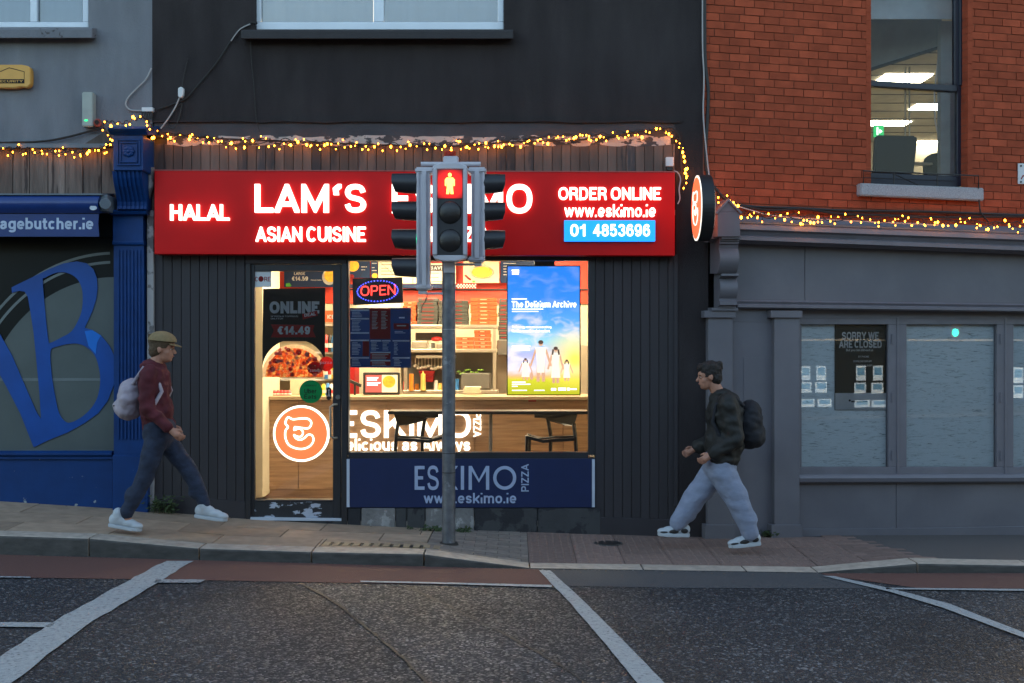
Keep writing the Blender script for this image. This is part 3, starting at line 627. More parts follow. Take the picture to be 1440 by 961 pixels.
while x < XC:
    for j in range(3):
        cx, cy = x + .2, 9.73 + .2 + .4 * j
        if cy + .2 > wallY(cx) + .12: continue
        dx = (pav(cx + .2, cy) - pav(cx - .2, cy)) / .4; dy = (pav(cx, cy + .2) - pav(cx, cy - .2)) / .4
        child('blister_slab', BM, pave, (cx, cy, pav(cx, cy) + .001), (math.atan(dy), -math.atan(dx), 0))
    slab(x, x + .4, 10.93, 11.08, 'paver', 'block_paver')
    x += .4
XD0, XD1 = x, X_at(1290, 9.75); r = 0; XJ = X_at(1190, 10.9); y = 9.73
while y < 11.3:
    x = XD0 + .002 - (.1 if r % 2 else 0); lim = XD1 - (XD1 - XJ) * (y + .05 - 9.73) / 1.25
    while x < lim:
        a = max(x, XD0 + .002)
        if y + .05 < wallY(a) + .05 and x + .2 - a > .03: slab(a, x + .2, y, y + .1, 'paver', 'block_paver')
        x += .2
    y += .1; r += 1
bm = B()
def zz(px, py): return G(px, py, pav, -.004)
for x in [X_at(1185, 10.9) + .12 * i for i in range(30)]:
    fr = max(0, (x - X_at(1190, 10.9)) / (XD1 - X_at(1190, 10.9))); f2 = max(0, (x + .12 - X_at(1190, 10.9)) / (XD1 - X_at(1190, 10.9)))
    ya, yb = max(9.73, 11.0 - 1.2 * fr), max(9.73, 11.0 - 1.2 * f2)
    v = [bm.verts.new((a, b, pav(a, b) - .004)) for a, b in ((x, ya), (x + .12, yb), (x + .12, wallY(x + .12) + .05), (x, wallY(x) + .05))]; face(bm, v)
part('pavement_asphalt', bm, 'pave_asphalt', kind='structure')
# manhole covers
def cover(px, py, rx, lab):
    c = G(px, py, pav); bm = B(); cyl(bm, c + Vector((0, 0, -.02)), c + Vector((0, 0, .006)), rx, n=28); t = part('manhole_cover', bm, 'iron', label=lab, cat='manhole cover')
    bm = B(); tube(bm, [c + Vector((math.cos(a * .2244) * rx * 1.06, math.sin(a * .2244) * rx * 1.06, .002)) for a in range(29)], .006, 4); part('rim', bm, 'granite_dark', t)
cover(855, 764.5, .118, 'small round black cover in the paving right of the pole')
# ------------------------------------------------------------------ left building: the butcher's
lb = thing('butcher_building', 'grey rendered building with a closed blue butcher shopfront on the left', 'building', (F_.pt(80, 711).x, 11, .2))
bm = B()
for r in ((-520, -320, 214, -145), (-520, -145, -160, 39), (124.5, -145, 214, 39), (-520, 39, 214, 207)): rect(bm, F_, *r, -.3, 0)
part('rendered_wall', bm, 'grey_render', lb)
wf = B(); win = None
for r in ((-160, 31, 124.5, 39), (-160, -145, -152, 31), (116, -145, 124.5, 31), (42, -145, 52, 31), (-152, -145, 116, -138)): rect(wf, F_, *r, -.13, -.06)
win = part('upper_window', wf, 'white_upvc', lb, bev=.006)
for a, b in ((-152, 42), (52, 116)):
    bm = B(); rect(bm, F_, a, -138, b, 31, -.105, -.095); part('pane', bm, 'glass_sky', win)
    bm = B(); rect(bm, F_, a, -138, b, 31, -.28, -.2); part('curtain', bm, 'curtain', win)
bm = B(); profile(bm, F_, -180, 136, [(39.5, 0), (39.5, .11), (41, .12), (54, .12), (54, 0)]); part('window_sill', bm, 'sill_grey', lb, bev=.006)
# weathered boards
bx = -190; bm0 = None
bm = B(); rect(bm, F_, -520, 206, 163, 300, -.2, -.02); part('board_backing', bm, 'black', lb)
while bx < 158:
    wd = random.uniform(22, 28) if bx > -3 else 26; x1 = min(bx + wd, 163); bm = B(); rect(bm, F_, bx + .5, 208.5, x1 - .6, 300, -.02, random.uniform(.0, .014)); part('board', bm, 'old_wood', lb); bx = x1
bm = B(); profile(bm, F_, -300, 152, [(202, 0), (202, .05), (208, .05), (208, 0)]); part('metal_flashing', bm, 'metal_strip', lb)
bm = B(); prism(bm, F_, [(118, 203), (152, 182), (166, 186), (166, 206), (118, 206)], 0, .02); part('lead_patch', bm, 'old_wood', lb)
# shop window with its printed film
bm = B()
rect(bm, F_, -520, 300, 163, 333, -.2, -.03); part('window_head', bm, 'film_black', lb)
bm = B(); rect(bm, F_, -520, 333, 161, 636, -.1, -.06); sw = part('shop_window', bm, 'film_black', lb)
def clip_poly(pts, x1):
    out = []
    for i in range(len(pts)):
        a, b = pts[i], pts[(i + 1) % len(pts)]
        if a[0] <= x1: out.append(a)
        if (a[0] <= x1) != (b[0] <= x1): t = (x1 - a[0]) / (b[0] - a[0]); out.append((x1, a[1] + (b[1] - a[1]) * t))
    return out
cc = (163, 588); circ = lambda r, n=160: [(cc[0] + r * math.cos(i * 2 * math.pi / n), cc[1] + r * 1.06 * math.sin(i * 2 * math.pi / n)) for i in range(n)]
def clip_bottom(pts, y1):
    return [(y, x) for x, y in clip_poly([(y, x) for x, y in pts], y1)]
bm = B(); prism(bm, F_, clip_bottom(clip_poly(circ(187), 160), 635), -.06, -.056); part('grey_disc', bm, 'film_grey', sw)
for r0, r1 in ((205, 208.5), (217, 220.5)):
    bm = B(); n = 160
    for i in range(n):
        q = [(cc[0] + r * math.cos(a * 2 * math.pi / n), cc[1] + r * 1.06 * math.sin(a * 2 * math.pi / n)) for r, a in ((r0, i), (r0, i + 1), (r1, i + 1), (r1, i))]
        if max(p[0] for p in q) < 160 and max(p[1] for p in q) < 634: prism(bm, F_, q, -.06, -.057)
    part('ring', bm, 'film_line', sw)
bm = B(); rect(bm, F_, 0, 532, 160, 536, -.056, -.053); part('window_bar_line', bm, 'film_line', sw)
T7 = lambda L: [(x / 3.696, 380 + y / 3.696) for x, y in L]      # points read from an enlarged crop
stem_out = T7([(60, 90), (250, -3), (330, -35), (400, -45), (450, -35), (485, -5), (503, 45), (507, 95), (500, 150), (480, 215), (440, 300), (480, 312), (525, 340), (570, 395), (590, 440), (599, 470), (599, 545), (590, 600), (560, 680), (510, 745), (440, 795), (350, 845), (250, 885), (175, 922), (105, 745), (30, 600), (-60, 440), (-60, 250), (0, 335), (60, 440), (120, 580), (190, 740), (213, 775), (205, 640), (190, 480), (175, 330), (160, 230), (145, 140), (128, 112), (100, 108), (62, 118)])
c1 = T7([(222, 60), (235, 40), (290, 15), (350, 15), (400, 45), (425, 95), (430, 150), (425, 210), (405, 265), (370, 320), (320, 350), (262, 378), (250, 360), (235, 220)])
c2 = T7([(262, 425), (290, 400), (380, 382), (440, 395), (490, 440), (512, 500), (521, 570), (510, 650), (480, 710), (430, 760), (370, 792), (335, 785), (305, 740), (285, 650), (268, 540)])
def holed(bm, outer, holes, pl, w0, w1):
    cu = bpy.data.curves.new('h', 'CURVE'); cu.dimensions = '2D'; cu.fill_mode = 'BOTH'; cu.extrude = .5
    for lp in [outer] + holes:
        s = cu.splines.new('POLY'); s.points.add(len(lp) - 1); s.use_cyclic_u = True
        for q, p in zip(s.points, lp): q.co = (p[0], -p[1], 0, 1)
    o = bpy.data.objects.new('h', cu); COL.objects.link(o); bpy.context.view_layer.update(); me = bpy.data.meshes.new_from_object(o.evaluated_get(bpy.context.evaluated_depsgraph_get()))
    vs = [bm.verts.new(pl.pt(v.co.x, -v.co.y, w1) - pl.n * ((.5 - v.co.z) * (w1 - w0))) for v in me.vertices]
    for p in me.polygons: face(bm, [vs[i] for i in p.vertices])
    bpy.data.objects.remove(o); bpy.data.curves.remove(cu); bpy.data.meshes.remove(me)
def smoothl(L): return [tuple(p) for p in curve_pts(L, 4, True)]
bm = B(); holed(bm, stem_out, [smoothl(c1), smoothl(c2)], F_, -.053, -.046); part('monogram', bm, 'film_blue', sw)
bm = B(); prism(bm, F_, T7([(440, 318), (480, 312), (525, 340), (505, 375), (497, 436), (460, 395)]), -.046, -.043); part('monogram_overlap', bm, 'film_blue2', sw)
bm = B(); profile(bm, F_, -400, 159.5, [(634, -.06), (634, .02), (637, .05), (640, .05), (643, .025), (646, .025), (646, -.06)]); part('sill_moulding', bm, 'blue_paint', lb)
bm = B(); prism(bm, F_, [(-520, 646), (158, 646), (158, 722), (-520, 722)], -.1, .0); part('stall_riser', bm, 'blue_chip', lb)
# pilaster with console
pi = B(); PX0, PX1 = 163, 207
profile(pi, F_, 163, 205, [(345, -.05), (345, .06), (640, .06), (640, -.05)])
ps = part('pilaster', pi, 'blue_paint', lb)
for k in range(7):
    a = 168.5 + k * 5; bm = B(); profile(bm, F_, a, a + 2.4, [(352, .06), (352, .072), (618, .072), (618, .06)]); part('flute', bm, 'blue_paint', ps)
bm = B(); profile(bm, F_, 162.5, 206, [(339, -.05), (339, .085), (341, .09), (344, .085), (345.5, .06), (345.5, -.05)]); part('neck_moulding', bm, 'blue_paint', ps)
bm = B(); profile(bm, F_, 163, 205, [(303, -.05), (303, .08), (339, .08), (339, -.05)]); part('neck', bm, 'blue_paint', ps)
bm = B(); profile(bm, F_, 161, 212, [(295, -.05), (295, .13), (298, .15), (301, .14), (303, .1), (303, -.05)]); part('capital', bm, 'blue_paint', ps)
con = [(241, -.05), (241, .30), (250, .285), (262, .25), (274, .2), (284, .165), (290, .16), (294, .17), (296, .15), (296, -.05)]
bm = B(); profile(bm, F_, 163, 204, con, wref=.2); co = part('console', bm, 'blue_paint', ps)
for k in range(6):
    a = 167 + k * 6; bm = B(); profile(bm, F_, a, a + 3, [(y, w_ + .012) for y, w_ in con[1:8]] + [(290, .1), (241, .1)], wref=.2); part('flute', bm, 'blue_paint', co)
bm = B(); rect(bm, F_, 159, 190, 201, 240, -.05, .33); hb = part('console_block', bm, 'blue_paint', ps, bev=.006)
for a, b, c, d, m_ in ((164, 196, 197, 233, 0), (168, 200, 193, 229, 1)):
    bm = B()
    for r in ((a, b, c, b + 2), (a, d - 2, c, d), (a, b + 2, a + 2, d - 2), (c - 2, b + 2, c, d - 2)): rect(bm, F_, *r, .33, .345)
    part('panel_moulding', bm, 'blue_paint', hb, bev=.003)
bm = B()
for k in range(8):
    a = k * math.pi / 4; c = F_.pt(180.5 + 5 * math.cos(a), 213 + 5 * math.sin(a), .335); sph(bm, c, (.026, .014, .022), 2)
sph(bm, F_.pt(180.5, 213, .34), (.022, .018, .022), 2); part('rosette', bm, 'blue_paint', hb, smooth=True)
bm = B(); profile(bm, F_, 154, 207, [(178, -.05), (178, .40), (181, .41), (184, .39), (187, .36), (190, .34), (190, -.05)], wref=.36); part('cap_moulding', bm, 'blue_paint', ps)
bm = B(); prism(bm, F_, [(158, 640), (208, 641), (208, 726), (158, 726)], -.05, .09); part('base_block', bm, 'blue_chip', ps, bev=.006)
# downpipe strip between the shops
bm = B(); rect(bm, F_, 206.5, 296, 216, 728, -.1, .03); part('party_strip', bm, 'pipe_grey', lb, bev=.005)
bm = B(); ptube(bm, F_, [(212, 236), (211, 262), (208, 272), (206, 279)], .035, .06, 10); part('grey_pipe', bm, 'pipe_grey', lb, smooth=True)
bm = B(); rect(bm, F_, 207, 186, 217, 296, -.1, .0); part('party_strip', bm, 'old_wood', lb)
# rooms behind: closed box
bm = B(); box(bm, F_.pt(-520, 0).x, 11.3, -.5, F_.pt(214, 0).x, 15.5, 6.5); part('building_core', bm, 'grey_render', lb)
# awning
aw = thing('awning', 'rolled dark blue awning with white lettering on its hanging flap, over the butcher window', 'awning', F_.pt(60, 333, .1))
bm = B(); profile(bm, F_, -420, 139, [(274, -.0), (274, .30), (276, .33), (281, .36), (287, .37), (294, .35), (300, .32), (300, 0)], wref=.34); part('cassette', bm, 'awning_case', aw, smooth=True)
bm = B(); profile(bm, F_, -420, 143, [(272.3, 0), (272.3, .34), (274.5, .34), (274.5, 0)], wref=.34); part('cover_strip', bm, 'metal_strip', aw)
bm = B(); prism(bm, F_, [(-420, 301), (139, 301), (138, 315), (139.5, 333), (-420, 333)], .305, .31); part('valance', bm, 'awning_blue', aw)
bm = B(); text(bm, 'agebutcher.ie', F_, 0, 306.5, 131, 327, .31, .313, .028); part('lettering', bm, 'awn_text', aw)
bm = B(); cyl(bm, F_.pt(148, 287, .36), F_.pt(148, 287, .05), .05, .06, 14); rect(bm, F_, 141, 274, 151, 297, 0, .3); part('end_bracket', bm, 'signal_grey' if 0 else 'metal_strip', aw, bev=.004)
bm = B(); disc(bm, F_, 131, 292.5, 5, 3.4, .352, .362, 20); part('badge', bm, 'panel_white', aw)
# alarm boxes on the wall
al = thing('alarm_box', 'yellow security alarm box with a house outline at the left edge of the grey wall', 'alarm box', F_.pt(17, 124, .05))
bm = B(); prism(bm, F_, [(-12, 91), (30, 91), (40, 93), (43, 97), (43.5, 108), (43, 119), (38, 123.5), (30, 122), (22, 124), (-12, 123.5)], 0, .07); part('case', bm, 'alarm_yellow', al, bev=.008, seg=2)
bm = B(); stroke(bm, F_, [(0, 101), (13, 95.5), (34, 101), (34, 117), (0, 117)], 1.0, .07, .0715); rect(bm, F_, -2, 111.5, 34, 117, .07, .0715); part('house_outline', bm, 'black_print', al)
bm = B(); text(bm, 'SECURITY', F_, -5, 112.8, 32, 116, .0715, .073, .02); part('lettering', bm, 'alarm_yellow', al)
al = thing('siren_box', 'upright pale alarm box with a small green light above the butcher boards', 'alarm box', F_.pt(123, 178, .05))
bm = B(); rect(bm, F_, 115, 129.5, 130.5, 178, 0, .09); part('case', bm, 'alarm_cream', al, bev=.008, seg=2)
bm = B(); sph(bm, F_.pt(121, 169.5, .09), (.018, .006, .008)); part('indicator', bm, 'green_led', al)
bm = B(); cyl(bm, F_.pt(137.5, 173, 0), F_.pt(137.5, 173, .09), .035, .038, 20); t = part('round_sounder', bm, 'alarm_red', label='small round red sounder beside the pale alarm box', cat='alarm', bev=.006)
bm = B(); cyl(bm, F_.pt(136, 172, .09), F_.pt(136, 172, .1), .022, .02, 16); part('face', bm, 'black', t)
jb = B(); rect(jb, F_, 199, 151, 215, 157, 0, .05); jt = part('junction_box', jb, 'plastic_white', label='pale junction box with cable tails above the blue pilaster', cat='junction box', bev=.004)
bm = B()
for k in range(7): ptube(bm, F_, [(200 + k * 2.2, 157), (200 + k * 2.4, 162), (203 + k * 1.5, 168)], .006, .04, 5, 3)
part('cable_tails', bm, 'cable_dark', jt)
# ------------------------------------------------------------------ middle building
mb = thing('pizza_shop_building', 'charcoal rendered building holding the lit takeaway shop in the middle', 'building', (F_.pt(600, 745).x, 11, 0))
bm = B()
for r in ((214, -320, 996, -145), (214, -145, 359, 42), (708.5, -145, 996, 42), (214, 42, 996, 173)): rect(bm, F_, *r, -.3, 0)
part('rendered_wall', bm, 'dark_render', mb)
bm = B(); rect(bm, F_, 217, 173, 958, 194, -.3, -.012); part('lintel_band', bm, 'dark_band', mb)
bm = B(); prism(bm, F_, [(214, 172)] + [(214 + i * 31, 172 + random.uniform(-1.2, 1.4)) for i in range(1, 25)] + [(960, 171), (960, 169), (214, 169)], 0, .012); part('render_edge', bm, 'dark_render', mb)
bm = B(); prism(bm, F_, [(950, 173), (996, 173), (996, 770), (950, 770)], -.3, .0); part('side_pier', bm, 'dark_render', mb)
random.seed(11)
up = [(235 + i * 12, 191.5 + random.uniform(-1.6, 2)) for i in range(60)]; up2 = [(235 + i * 12, 205 + random.uniform(-1.5, 1.5)) for i in range(60)]
bm = B(); prism(bm, F_, up + up2[::-1], -.02, -.006); part('peeling_paint_strip', bm, 'peel', mb)
bm = B(); rect(bm, F_, 206, 194, 952, 364, -.3, -.03); part('board_backing', bm, 'black', mb)
x = 217.5
while x < 947:
    bm = B(); x1 = min(x + 13, 950); rect(bm, F_, x + .35, 203 + random.uniform(-.5, .5), x1 - .35, 244, -.03, -.01 + random.uniform(0, .004)); part('board', bm, 'clad_brown', mb, bev=.003); x = x1
# window upstairs
wf = B()
for r in ((359, 31, 708.5, 42), (359, -145, 367, 31), (700, -145, 708.5, 31), (525, -145, 540, 31), (367, -145, 700, -138)): rect(wf, F_, *r, -.13, -.06)
win = part('upper_window', wf, 'white_upvc', mb, bev=.006)
for a, b in ((367, 525), (540, 700)):
    bm = B(); rect(bm, F_, a, -138, b, 31, -.105, -.095); part('pane', bm, 'glass_sky', win)
    bm = B(); rect(bm, F_, a, -138, b, 31, -.28, -.2); part('curtain', bm, 'curtain', win)
bm = B(); profile(bm, F_, 343, 722, [(42, 0), (42, .12), (43.5, .13), (55, .13), (55, 0)]); part('window_sill', bm, 'sill_dark', mb, bev=.006)
# dark boarding of the shopfront
def zb(px): return HOR + (H - zwall((px - CX) / 150)) * 150 + 6
def clad(xa, xb, pitch=12.8, top=358):
    bm = B(); prism(bm, F_, [(xa, top), (xb, top), (xb, zb(xb)), (xa, zb(xa))], -.3, -.022); part('board_backing', bm, 'black', mb)
    x = xa
    while x < xb - 2:
        x1 = min(x + pitch, xb); bm = B(); e = random.uniform(0, .002); prism(bm, F_, [(x + .3, top), (x1 - .3, top), (x1 - .3, zb(x1) - 30), (x + .3, zb(x) - 30)], -.022, -.002 + e); part('board', bm, 'clad_dark', mb, bev=.003); x = x1
    bm = B(); prism(bm, F_, [(xa, zb(xa) - 30), (xb, zb(xb) - 30), (xb, zb(xb)), (xa, zb(xa))], -.022, .006); part('plinth_board', bm, 'clad_dark', mb, bev=.004)
clad(216.5, 345); clad(837, 950)
bm = B(); rect(bm, F_, 948, 358, 953, 712, -.02, .012); part('corner_trim', bm, 'clad_dark', mb)
# header above door and window
bm = B(); rect(bm, F_, 345, 352, 837, 364.5, -.3, -.004); rect(bm, F_, 345, 364.5, 487, 371, -.12, .0); part('header', bm, 'clad_dark', mb, bev=.003)
bm = B(); prism(bm, F_, [(345, 371), (352, 371), (352, zb(352)), (345, zb(345))], -.12, .012); prism(bm, F_, [(480, 371), (488, 371), (488, zb(488)), (480, zb(480))], -.12, .012); part('door_frame', bm, 'door_black', mb, bev=.004)
# the door
dr = B()
for r in ((352.5, 372, 358, 731), (468, 372, 479.5, 731), (358, 372, 468, 381.5), (358, 703.5, 468, 706)): rect(dr, F_, *r, -.07, -.015)
door = part('shop_door', dr, 'door_black', mb, bev=.004)
bm = B(); rect(bm, F_, 358, 706, 468, 728, -.07, -.015); part('kick_rail', bm, 'kick', door)
bm = B(); rect(bm, F_, 358, 381.5, 468, 703.5, -.046, -.038); part('glass', bm, 'glass', door)
bm = B(); A = F_.pt(474, 569, -.015); C_ = F_.pt(474, 616, -.015); o = Vector((-.055, -.055, 0)); tube(bm, [A, A + o * .5, A + o + Vector((0, 0, -.02)), C_ + o + Vector((0, 0, .02)), C_ + o * .5, C_], .011, 10); part('handle', bm, 'steel', door, smooth=True)
bm = B(); cyl(bm, F_.pt(475.5, 559, -.02), F_.pt(475.5, 559, .0), .024, .022, 18); part('lock', bm, 'steel_dark', door, bev=.003)
bm = B(); prism(bm, F_, [(352, 728), (480, 729.5), (480, 733), (352, 732)], -.12, .02); part('door_sill', bm, 'panel_white', mb)
bm = B(); prism(bm, F_, [(345, 732), (488, 733.5), (488, 742), (345, 738)], -.2, .01); part('threshold', bm, 'stone_base', mb)
# the shop window
wf = B()
for r in ((488, 364.5, 490, 640), (827.5, 364.5, 837, 640), (490, 364.5, 827.5, 366.5), (490, 636.5, 827.5, 646)): rect(wf, F_, *r, -.12, -.008)
sw2 = part('shop_window', wf, 'door_black', mb, bev=.003)
bm = B(); rect(bm, F_, 490, 366.5, 827.5, 636.5, -.06, -.052); part('glass', bm, 'glass', sw2)
bm = B(); rect(bm, F_, 489, 644, 837, 716, -.3, -.01); part('apron', bm, 'clad_dark', mb)
# base stones under the window
for a, b, m_ in ((488, 508, 'stone_base'), (508, 556, 'stone_light'), (556, 572, 'stone_base'), (572, 598, 'stone_base'), (598, 640, 'stone_light'), (640, 667, 'stone_light'), (667, 756, 'stone_base'), (756, 845, 'stone_base'), (845, 905, 'stone_base'), (905, 950, 'stone_base')):
    if a >= 845: continue
    bm = B(); prism(bm, F_, [(a + .4, 715), (b - .4, 715), (b - .4, zb(b)), (a + .4, zb(a))], -.25, random.uniform(.004, .016)); part('base_stone', bm, m_, mb, bev=.008)
bm = B(); rect(bm, F_, 480, 700, 850, 780, -.3, -.02); part('base_backing', bm, 'black', mb)
# navy panel below the window
np_ = thing('navy_sign', 'navy sign panel with pale lettering below the lit shop window', 'sign', F_.pt(662, 714, .02))
bm = B(); rect(bm, F_, 487, 645.5, 837, 714, -.008, .014); part('panel', bm, 'navy_panel', np_, bev=.002)
for a, b in ((487.5, 491.5), (832.5, 836.5)):
    bm = B(); rect(bm, F_, a, 646, b, 713.5, .014, .019); part('white_edge_strip', bm, 'panel_white', np_)
def EX(ch, x0, x1, y0, y1, t, w0, w1, m_, par):       # plain geometric capitals
    bm = B(); h = t / 2
    if ch == 'E': rect(bm, F_, x0, y0, x0 + t, y1, w0, w1); [rect(bm, F_, x0 + t, y, x1 - (2 if k == 1 else 0), y + t, w0, w1) for k, y in enumerate((y0, (y0 + y1 - t) / 2, y1 - t))]
    elif ch == 'I': rect(bm, F_, x0, y0, x1, y1, w0, w1)
    elif ch == 'M': rect(bm, F_, x0, y0, x0 + t, y1, w0, w1); rect(bm, F_, x1 - t, y0, x1, y1, w0, w1); prism(bm, F_, [(x0 + t, y0), ((x0 + x1) / 2, y1 - 10 - t), ((x0 + x1) / 2, y1 - 10), (x0 + t, y0 + t * 1.6)], w0, w1); prism(bm, F_, [(x1 - t, y0), ((x0 + x1) / 2, y1 - 10 - t), ((x0 + x1) / 2, y1 - 10), (x1 - t, y0 + t * 1.6)][::-1], w0, w1)
    elif ch == 'O': stroke(bm, F_, [((x0 + x1) / 2 + (x1 - x0 - t) / 2 * math.cos(a * math.pi / 18), (y0 + y1) / 2 + (y1 - y0 - t) / 2 * math.sin(a * math.pi / 18)) for a in range(36)], t, w0, w1, True)
    elif ch == 'K': rect(bm, F_, x0, y0, x0 + t, y1, w0, w1); m2 = (y0 + y1) / 2; prism(bm, F_, [(x0 + t, m2 - 1), (x1 - t * 1.2, y0), (x1, y0), (x0 + t + 2, m2 + 3)], w0, w1); prism(bm, F_, [(x0 + t + 3, m2 - 4), (x1, y1), (x1 - t * 1.3, y1), (x0 + t, m2 + 1)], w0, w1)
    part('letter', bm, m_, par)
for ch, a, b in (('E', 583, 597), ('K', 623, 644), ('I', 648, 652.6), ('M', 659, 688), ('O', 693.5, 726)): EX(ch, a, b, 655.5, 689, 4.6, .014, .017, 'navy_text', np_)
letters('S', F_, 601, 655, 617, 689.5, .014, .017, 'navy_text', np_, bold=.009)
letters('PIZZA', F_, 733, 653, 743.5, 691.5, .014, .017, 'navy_text', np_, bold=.016, rot=90)
letters('www.eskimo.ie', F_, 596, 693.5, 726, 708, .014, .017, 'navy_text', np_, bold=.02)
# ------------------------------------------------------------------ the red fascia sign
rs = thing('fascia_sign', 'long red fascia sign with glowing white letters over the takeaway', 'sign', F_.pt(583, 359, .1))
bm = B(); prism(bm, F_, [(217, 240), (949, 242.5), (949, 360), (217, 357.5)], -.01, .14); part('panel', bm, 'red_panel', rs, bev=.004)
bm = B(); prism(bm, F_, [(216.5, 238.6), (949.5, 241), (949.5, 242.5), (216.5, 240.2)], .0, .146); part('edge_trim', bm, 'sign_edge', rs)
LT = [('HALAL', 239, 287.5, 322, 310, .021), ('LAM\u2018S', 358, 259, 514.5, 299, .021), ('ASIAN CUISINE', 359.5, 319, 514, 340, .019), ('ESKIMO', 551, 259, 748.5, 300, .021), ('PIZZA', 606, 319, 690, 340, .019),
      ('ORDER ONLINE', 785.5, 263.5, 929.5, 281, .019), ('www.eskimo.ie', 794, 287.5, 922, 305, .014)]
for s, a, b, c, d, bo in LT: letters(s, F_, a, b, c, d, .152, .19, 'led_white', rs, bold=bo)
bm = B(); rect(bm, F_, 793.5, 310, 921.5, 339.5, .14, .18); part('number_plate', bm, 'led_phone', rs, bev=.003)
letters('01', F_, 802, 315.5, 823, 332.5, .18, .186, 'led_white', rs, bold=.018); letters('4853696', F_, 834, 315.5, 914, 332.5, .18, .186, 'led_white', rs, bold=.018)
# round projecting sign
rp = thing('projecting_sign', 'round double sided sign with a glowing orange face jutting from the wall', 'sign', F_.pt(985, 340, .35))
Xs = F_.pt(973, 294, .1).x; zc = H - (294 - HOR) / FP * 10.65; Rr = .298; Yc = 10.60
bm = B(); cyl(bm, (Xs, Yc, zc), (Xs + .115, Yc, zc), Rr, n=56); part('drum', bm, 'black', rp, bev=.006)
bm = B(); cyl(bm, (Xs - .006, Yc, zc), (Xs, Yc, zc), Rr * .985, n=56); part('white_rim', bm, 'sign_rim', rp)
bm = B(); cyl(bm, (Xs - .010, Yc, zc), (Xs - .006, Yc, zc), Rr * .93, n=56); part('orange_face', bm, 'orange_face', rp)
bm = B(); cyl(bm, (Xs + .05, Yc + .28, zc), (Xs + .05, 11.02, zc), .02, n=10); part('bracket', bm, 'black', rp)
E_T = [(388, 325), (430, 331), (470, 335), (490, 320), (494, 292), (470, 272), (420, 272), (375, 276), (345, 263), (328, 300), (345, 325), (329, 350), (329, 395), (350, 440), (400, 464), (450, 465), (490, 445), (510, 410), (500, 380), (475, 375), (448, 398), (425, 408), (398, 400), (382, 375)]
E_I = [(388, 325), (385, 346), (415, 335), (438, 350), (440, 372), (425, 388), (400, 385), (382, 374)]
EC = (430, 368)
def elogo(mapf, r, m_, par):
    bm = B(); tube(bm, [mapf(p.x - EC[0], p.y - EC[1]) for p in curve_pts(E_T, 4)], r, 6); tube(bm, [mapf(p.x - EC[0], p.y - EC[1]) for p in curve_pts(E_I, 4)], r * .9, 6); part('letter_outline', bm, m_, par)
bm = B(); cyl(bm, (Xs + .113, Yc, zc), (Xs + .117, Yc, zc), Rr * .95, n=56); part('white_rim', bm, 'sign_rim', rp)
bm = B(); cyl(bm, (Xs + .117, Yc, zc), (Xs + .119, Yc, zc), Rr * .90, n=56); part('orange_face', bm, 'orange_face', rp)
elogo(lambda x, y: Vector((Xs + .121, Yc + x / 180 * Rr * .92, zc - y / 180 * Rr * .92)), .0058, 'sign_rim', rp)
elogo(lambda x, y: Vector((Xs - .012, Yc - x / 180 * Rr * .92, zc - y / 180 * Rr * .92)), .0058, 'sign_rim', rp)
# floodlight sensor on the boards
t = thing('sensor_light', 'small white sensor light on the boards above the right end of the red sign', 'sensor light', F_.pt(942, 238, .05))
bm = B(); rect(bm, F_, 936.5, 221, 947.5, 234, .02, .06); part('head', bm, 'plastic_white', t, bev=.004)
bm = B(); rect(bm, F_, 938, 234, 946, 239.5, -.01, .05); part('bracket', bm, 'black', t)
bm = B(); ptube(bm, F_, [(948, 241), (953, 243), (957, 252), (955, 266), (956, 280), (953, 287)], .006, .12); part('hanging_cable', bm, 'cable_white', label='white cable dangling from the right end of the red sign', cat='cable')
# ------------------------------------------------------------------ right building
rb = thing('brick_building', 'red brick building above a closed grey shopfront on the right', 'building', (R_.pt(1240, 752).x, R_.pt(1240, 752).y, -.12))
SL = .022
uof = lambda px, w=0: (R_.pt(px, HOR, w) - R_.o - R_.n * w).dot(R_.d)
def RW(u, z, w=0): return R_.o + R_.d * u + R_.n * w + Vector((0, 0, z))
WX0, WX1 = uof(1224), uof(1360); WZ0 = R_.pt(1290, 262).z
def rwall(u0, u1, z0, z1, m_='mortar', w0=-.35, w1=0, nm='wall'):
    bm = B(); fr = [RW(u, z, w1) for u, z in ((u0, z0), (u1, z0), (u1, z1), (u0, z1))]; solid(bm, fr, [p - R_.n * (w1 - w0) for p in fr]); return bm
for a in ((-.01, WX0 - .004, 2.75, 7.5), (WX1 + .004, 5.9, 2.75, 7.5), (WX0 - .004, WX1 + .004, 2.75, WZ0 - .06)):
    part('mortar_wall', rwall(*a, w0=-.12), 'mortar', rb)
BL, BH, JT = .189, .0665, .0075
bmesh_b = bmesh.new(); solid(bmesh_b, [Vector(p) for p in ((0, -.010, 0), (BL, -.010, 0), (BL, -.010, BH), (0, -.010, BH))], [Vector(p) for p in ((0, .05, 0), (BL, .05, 0), (BL, .05, BH), (0, .05, BH))])
bmesh.ops.recalc_face_normals(bmesh_b, faces=bmesh_b.faces); BME = bpy.data.meshes.new('brick'); bmesh_b.to_mesh(BME); bmesh_b.free(); BME.materials.append(M['brick'])
cand = []; k = 0; z = 2.78
while z < 7.4:
    u = -.2 + (.0985 if k % 2 else 0) + random.choice((0, 0, .05)) - BL
    while u < 5.85:
        a, b = max(u, 0), min(u + BL, 5.88); cz = z - SL * (a + b) / 2 + BH / 2
        if b - a > .03:
            segs = [(a, b)]
            if cz > WZ0 - .06:
                segs = []
                if a < WX0 - .005: segs.append((a, min(b, WX0 - .002)))
                if b > WX1 + .005: segs.append((max(a, WX1 + .002), b))
            for s in segs:
                if s[1] - s[0] > .015: cand.append((s[0], s[1], z - SL * s[0]))
        u += BL + JT
    z += BH + JT; k += 1
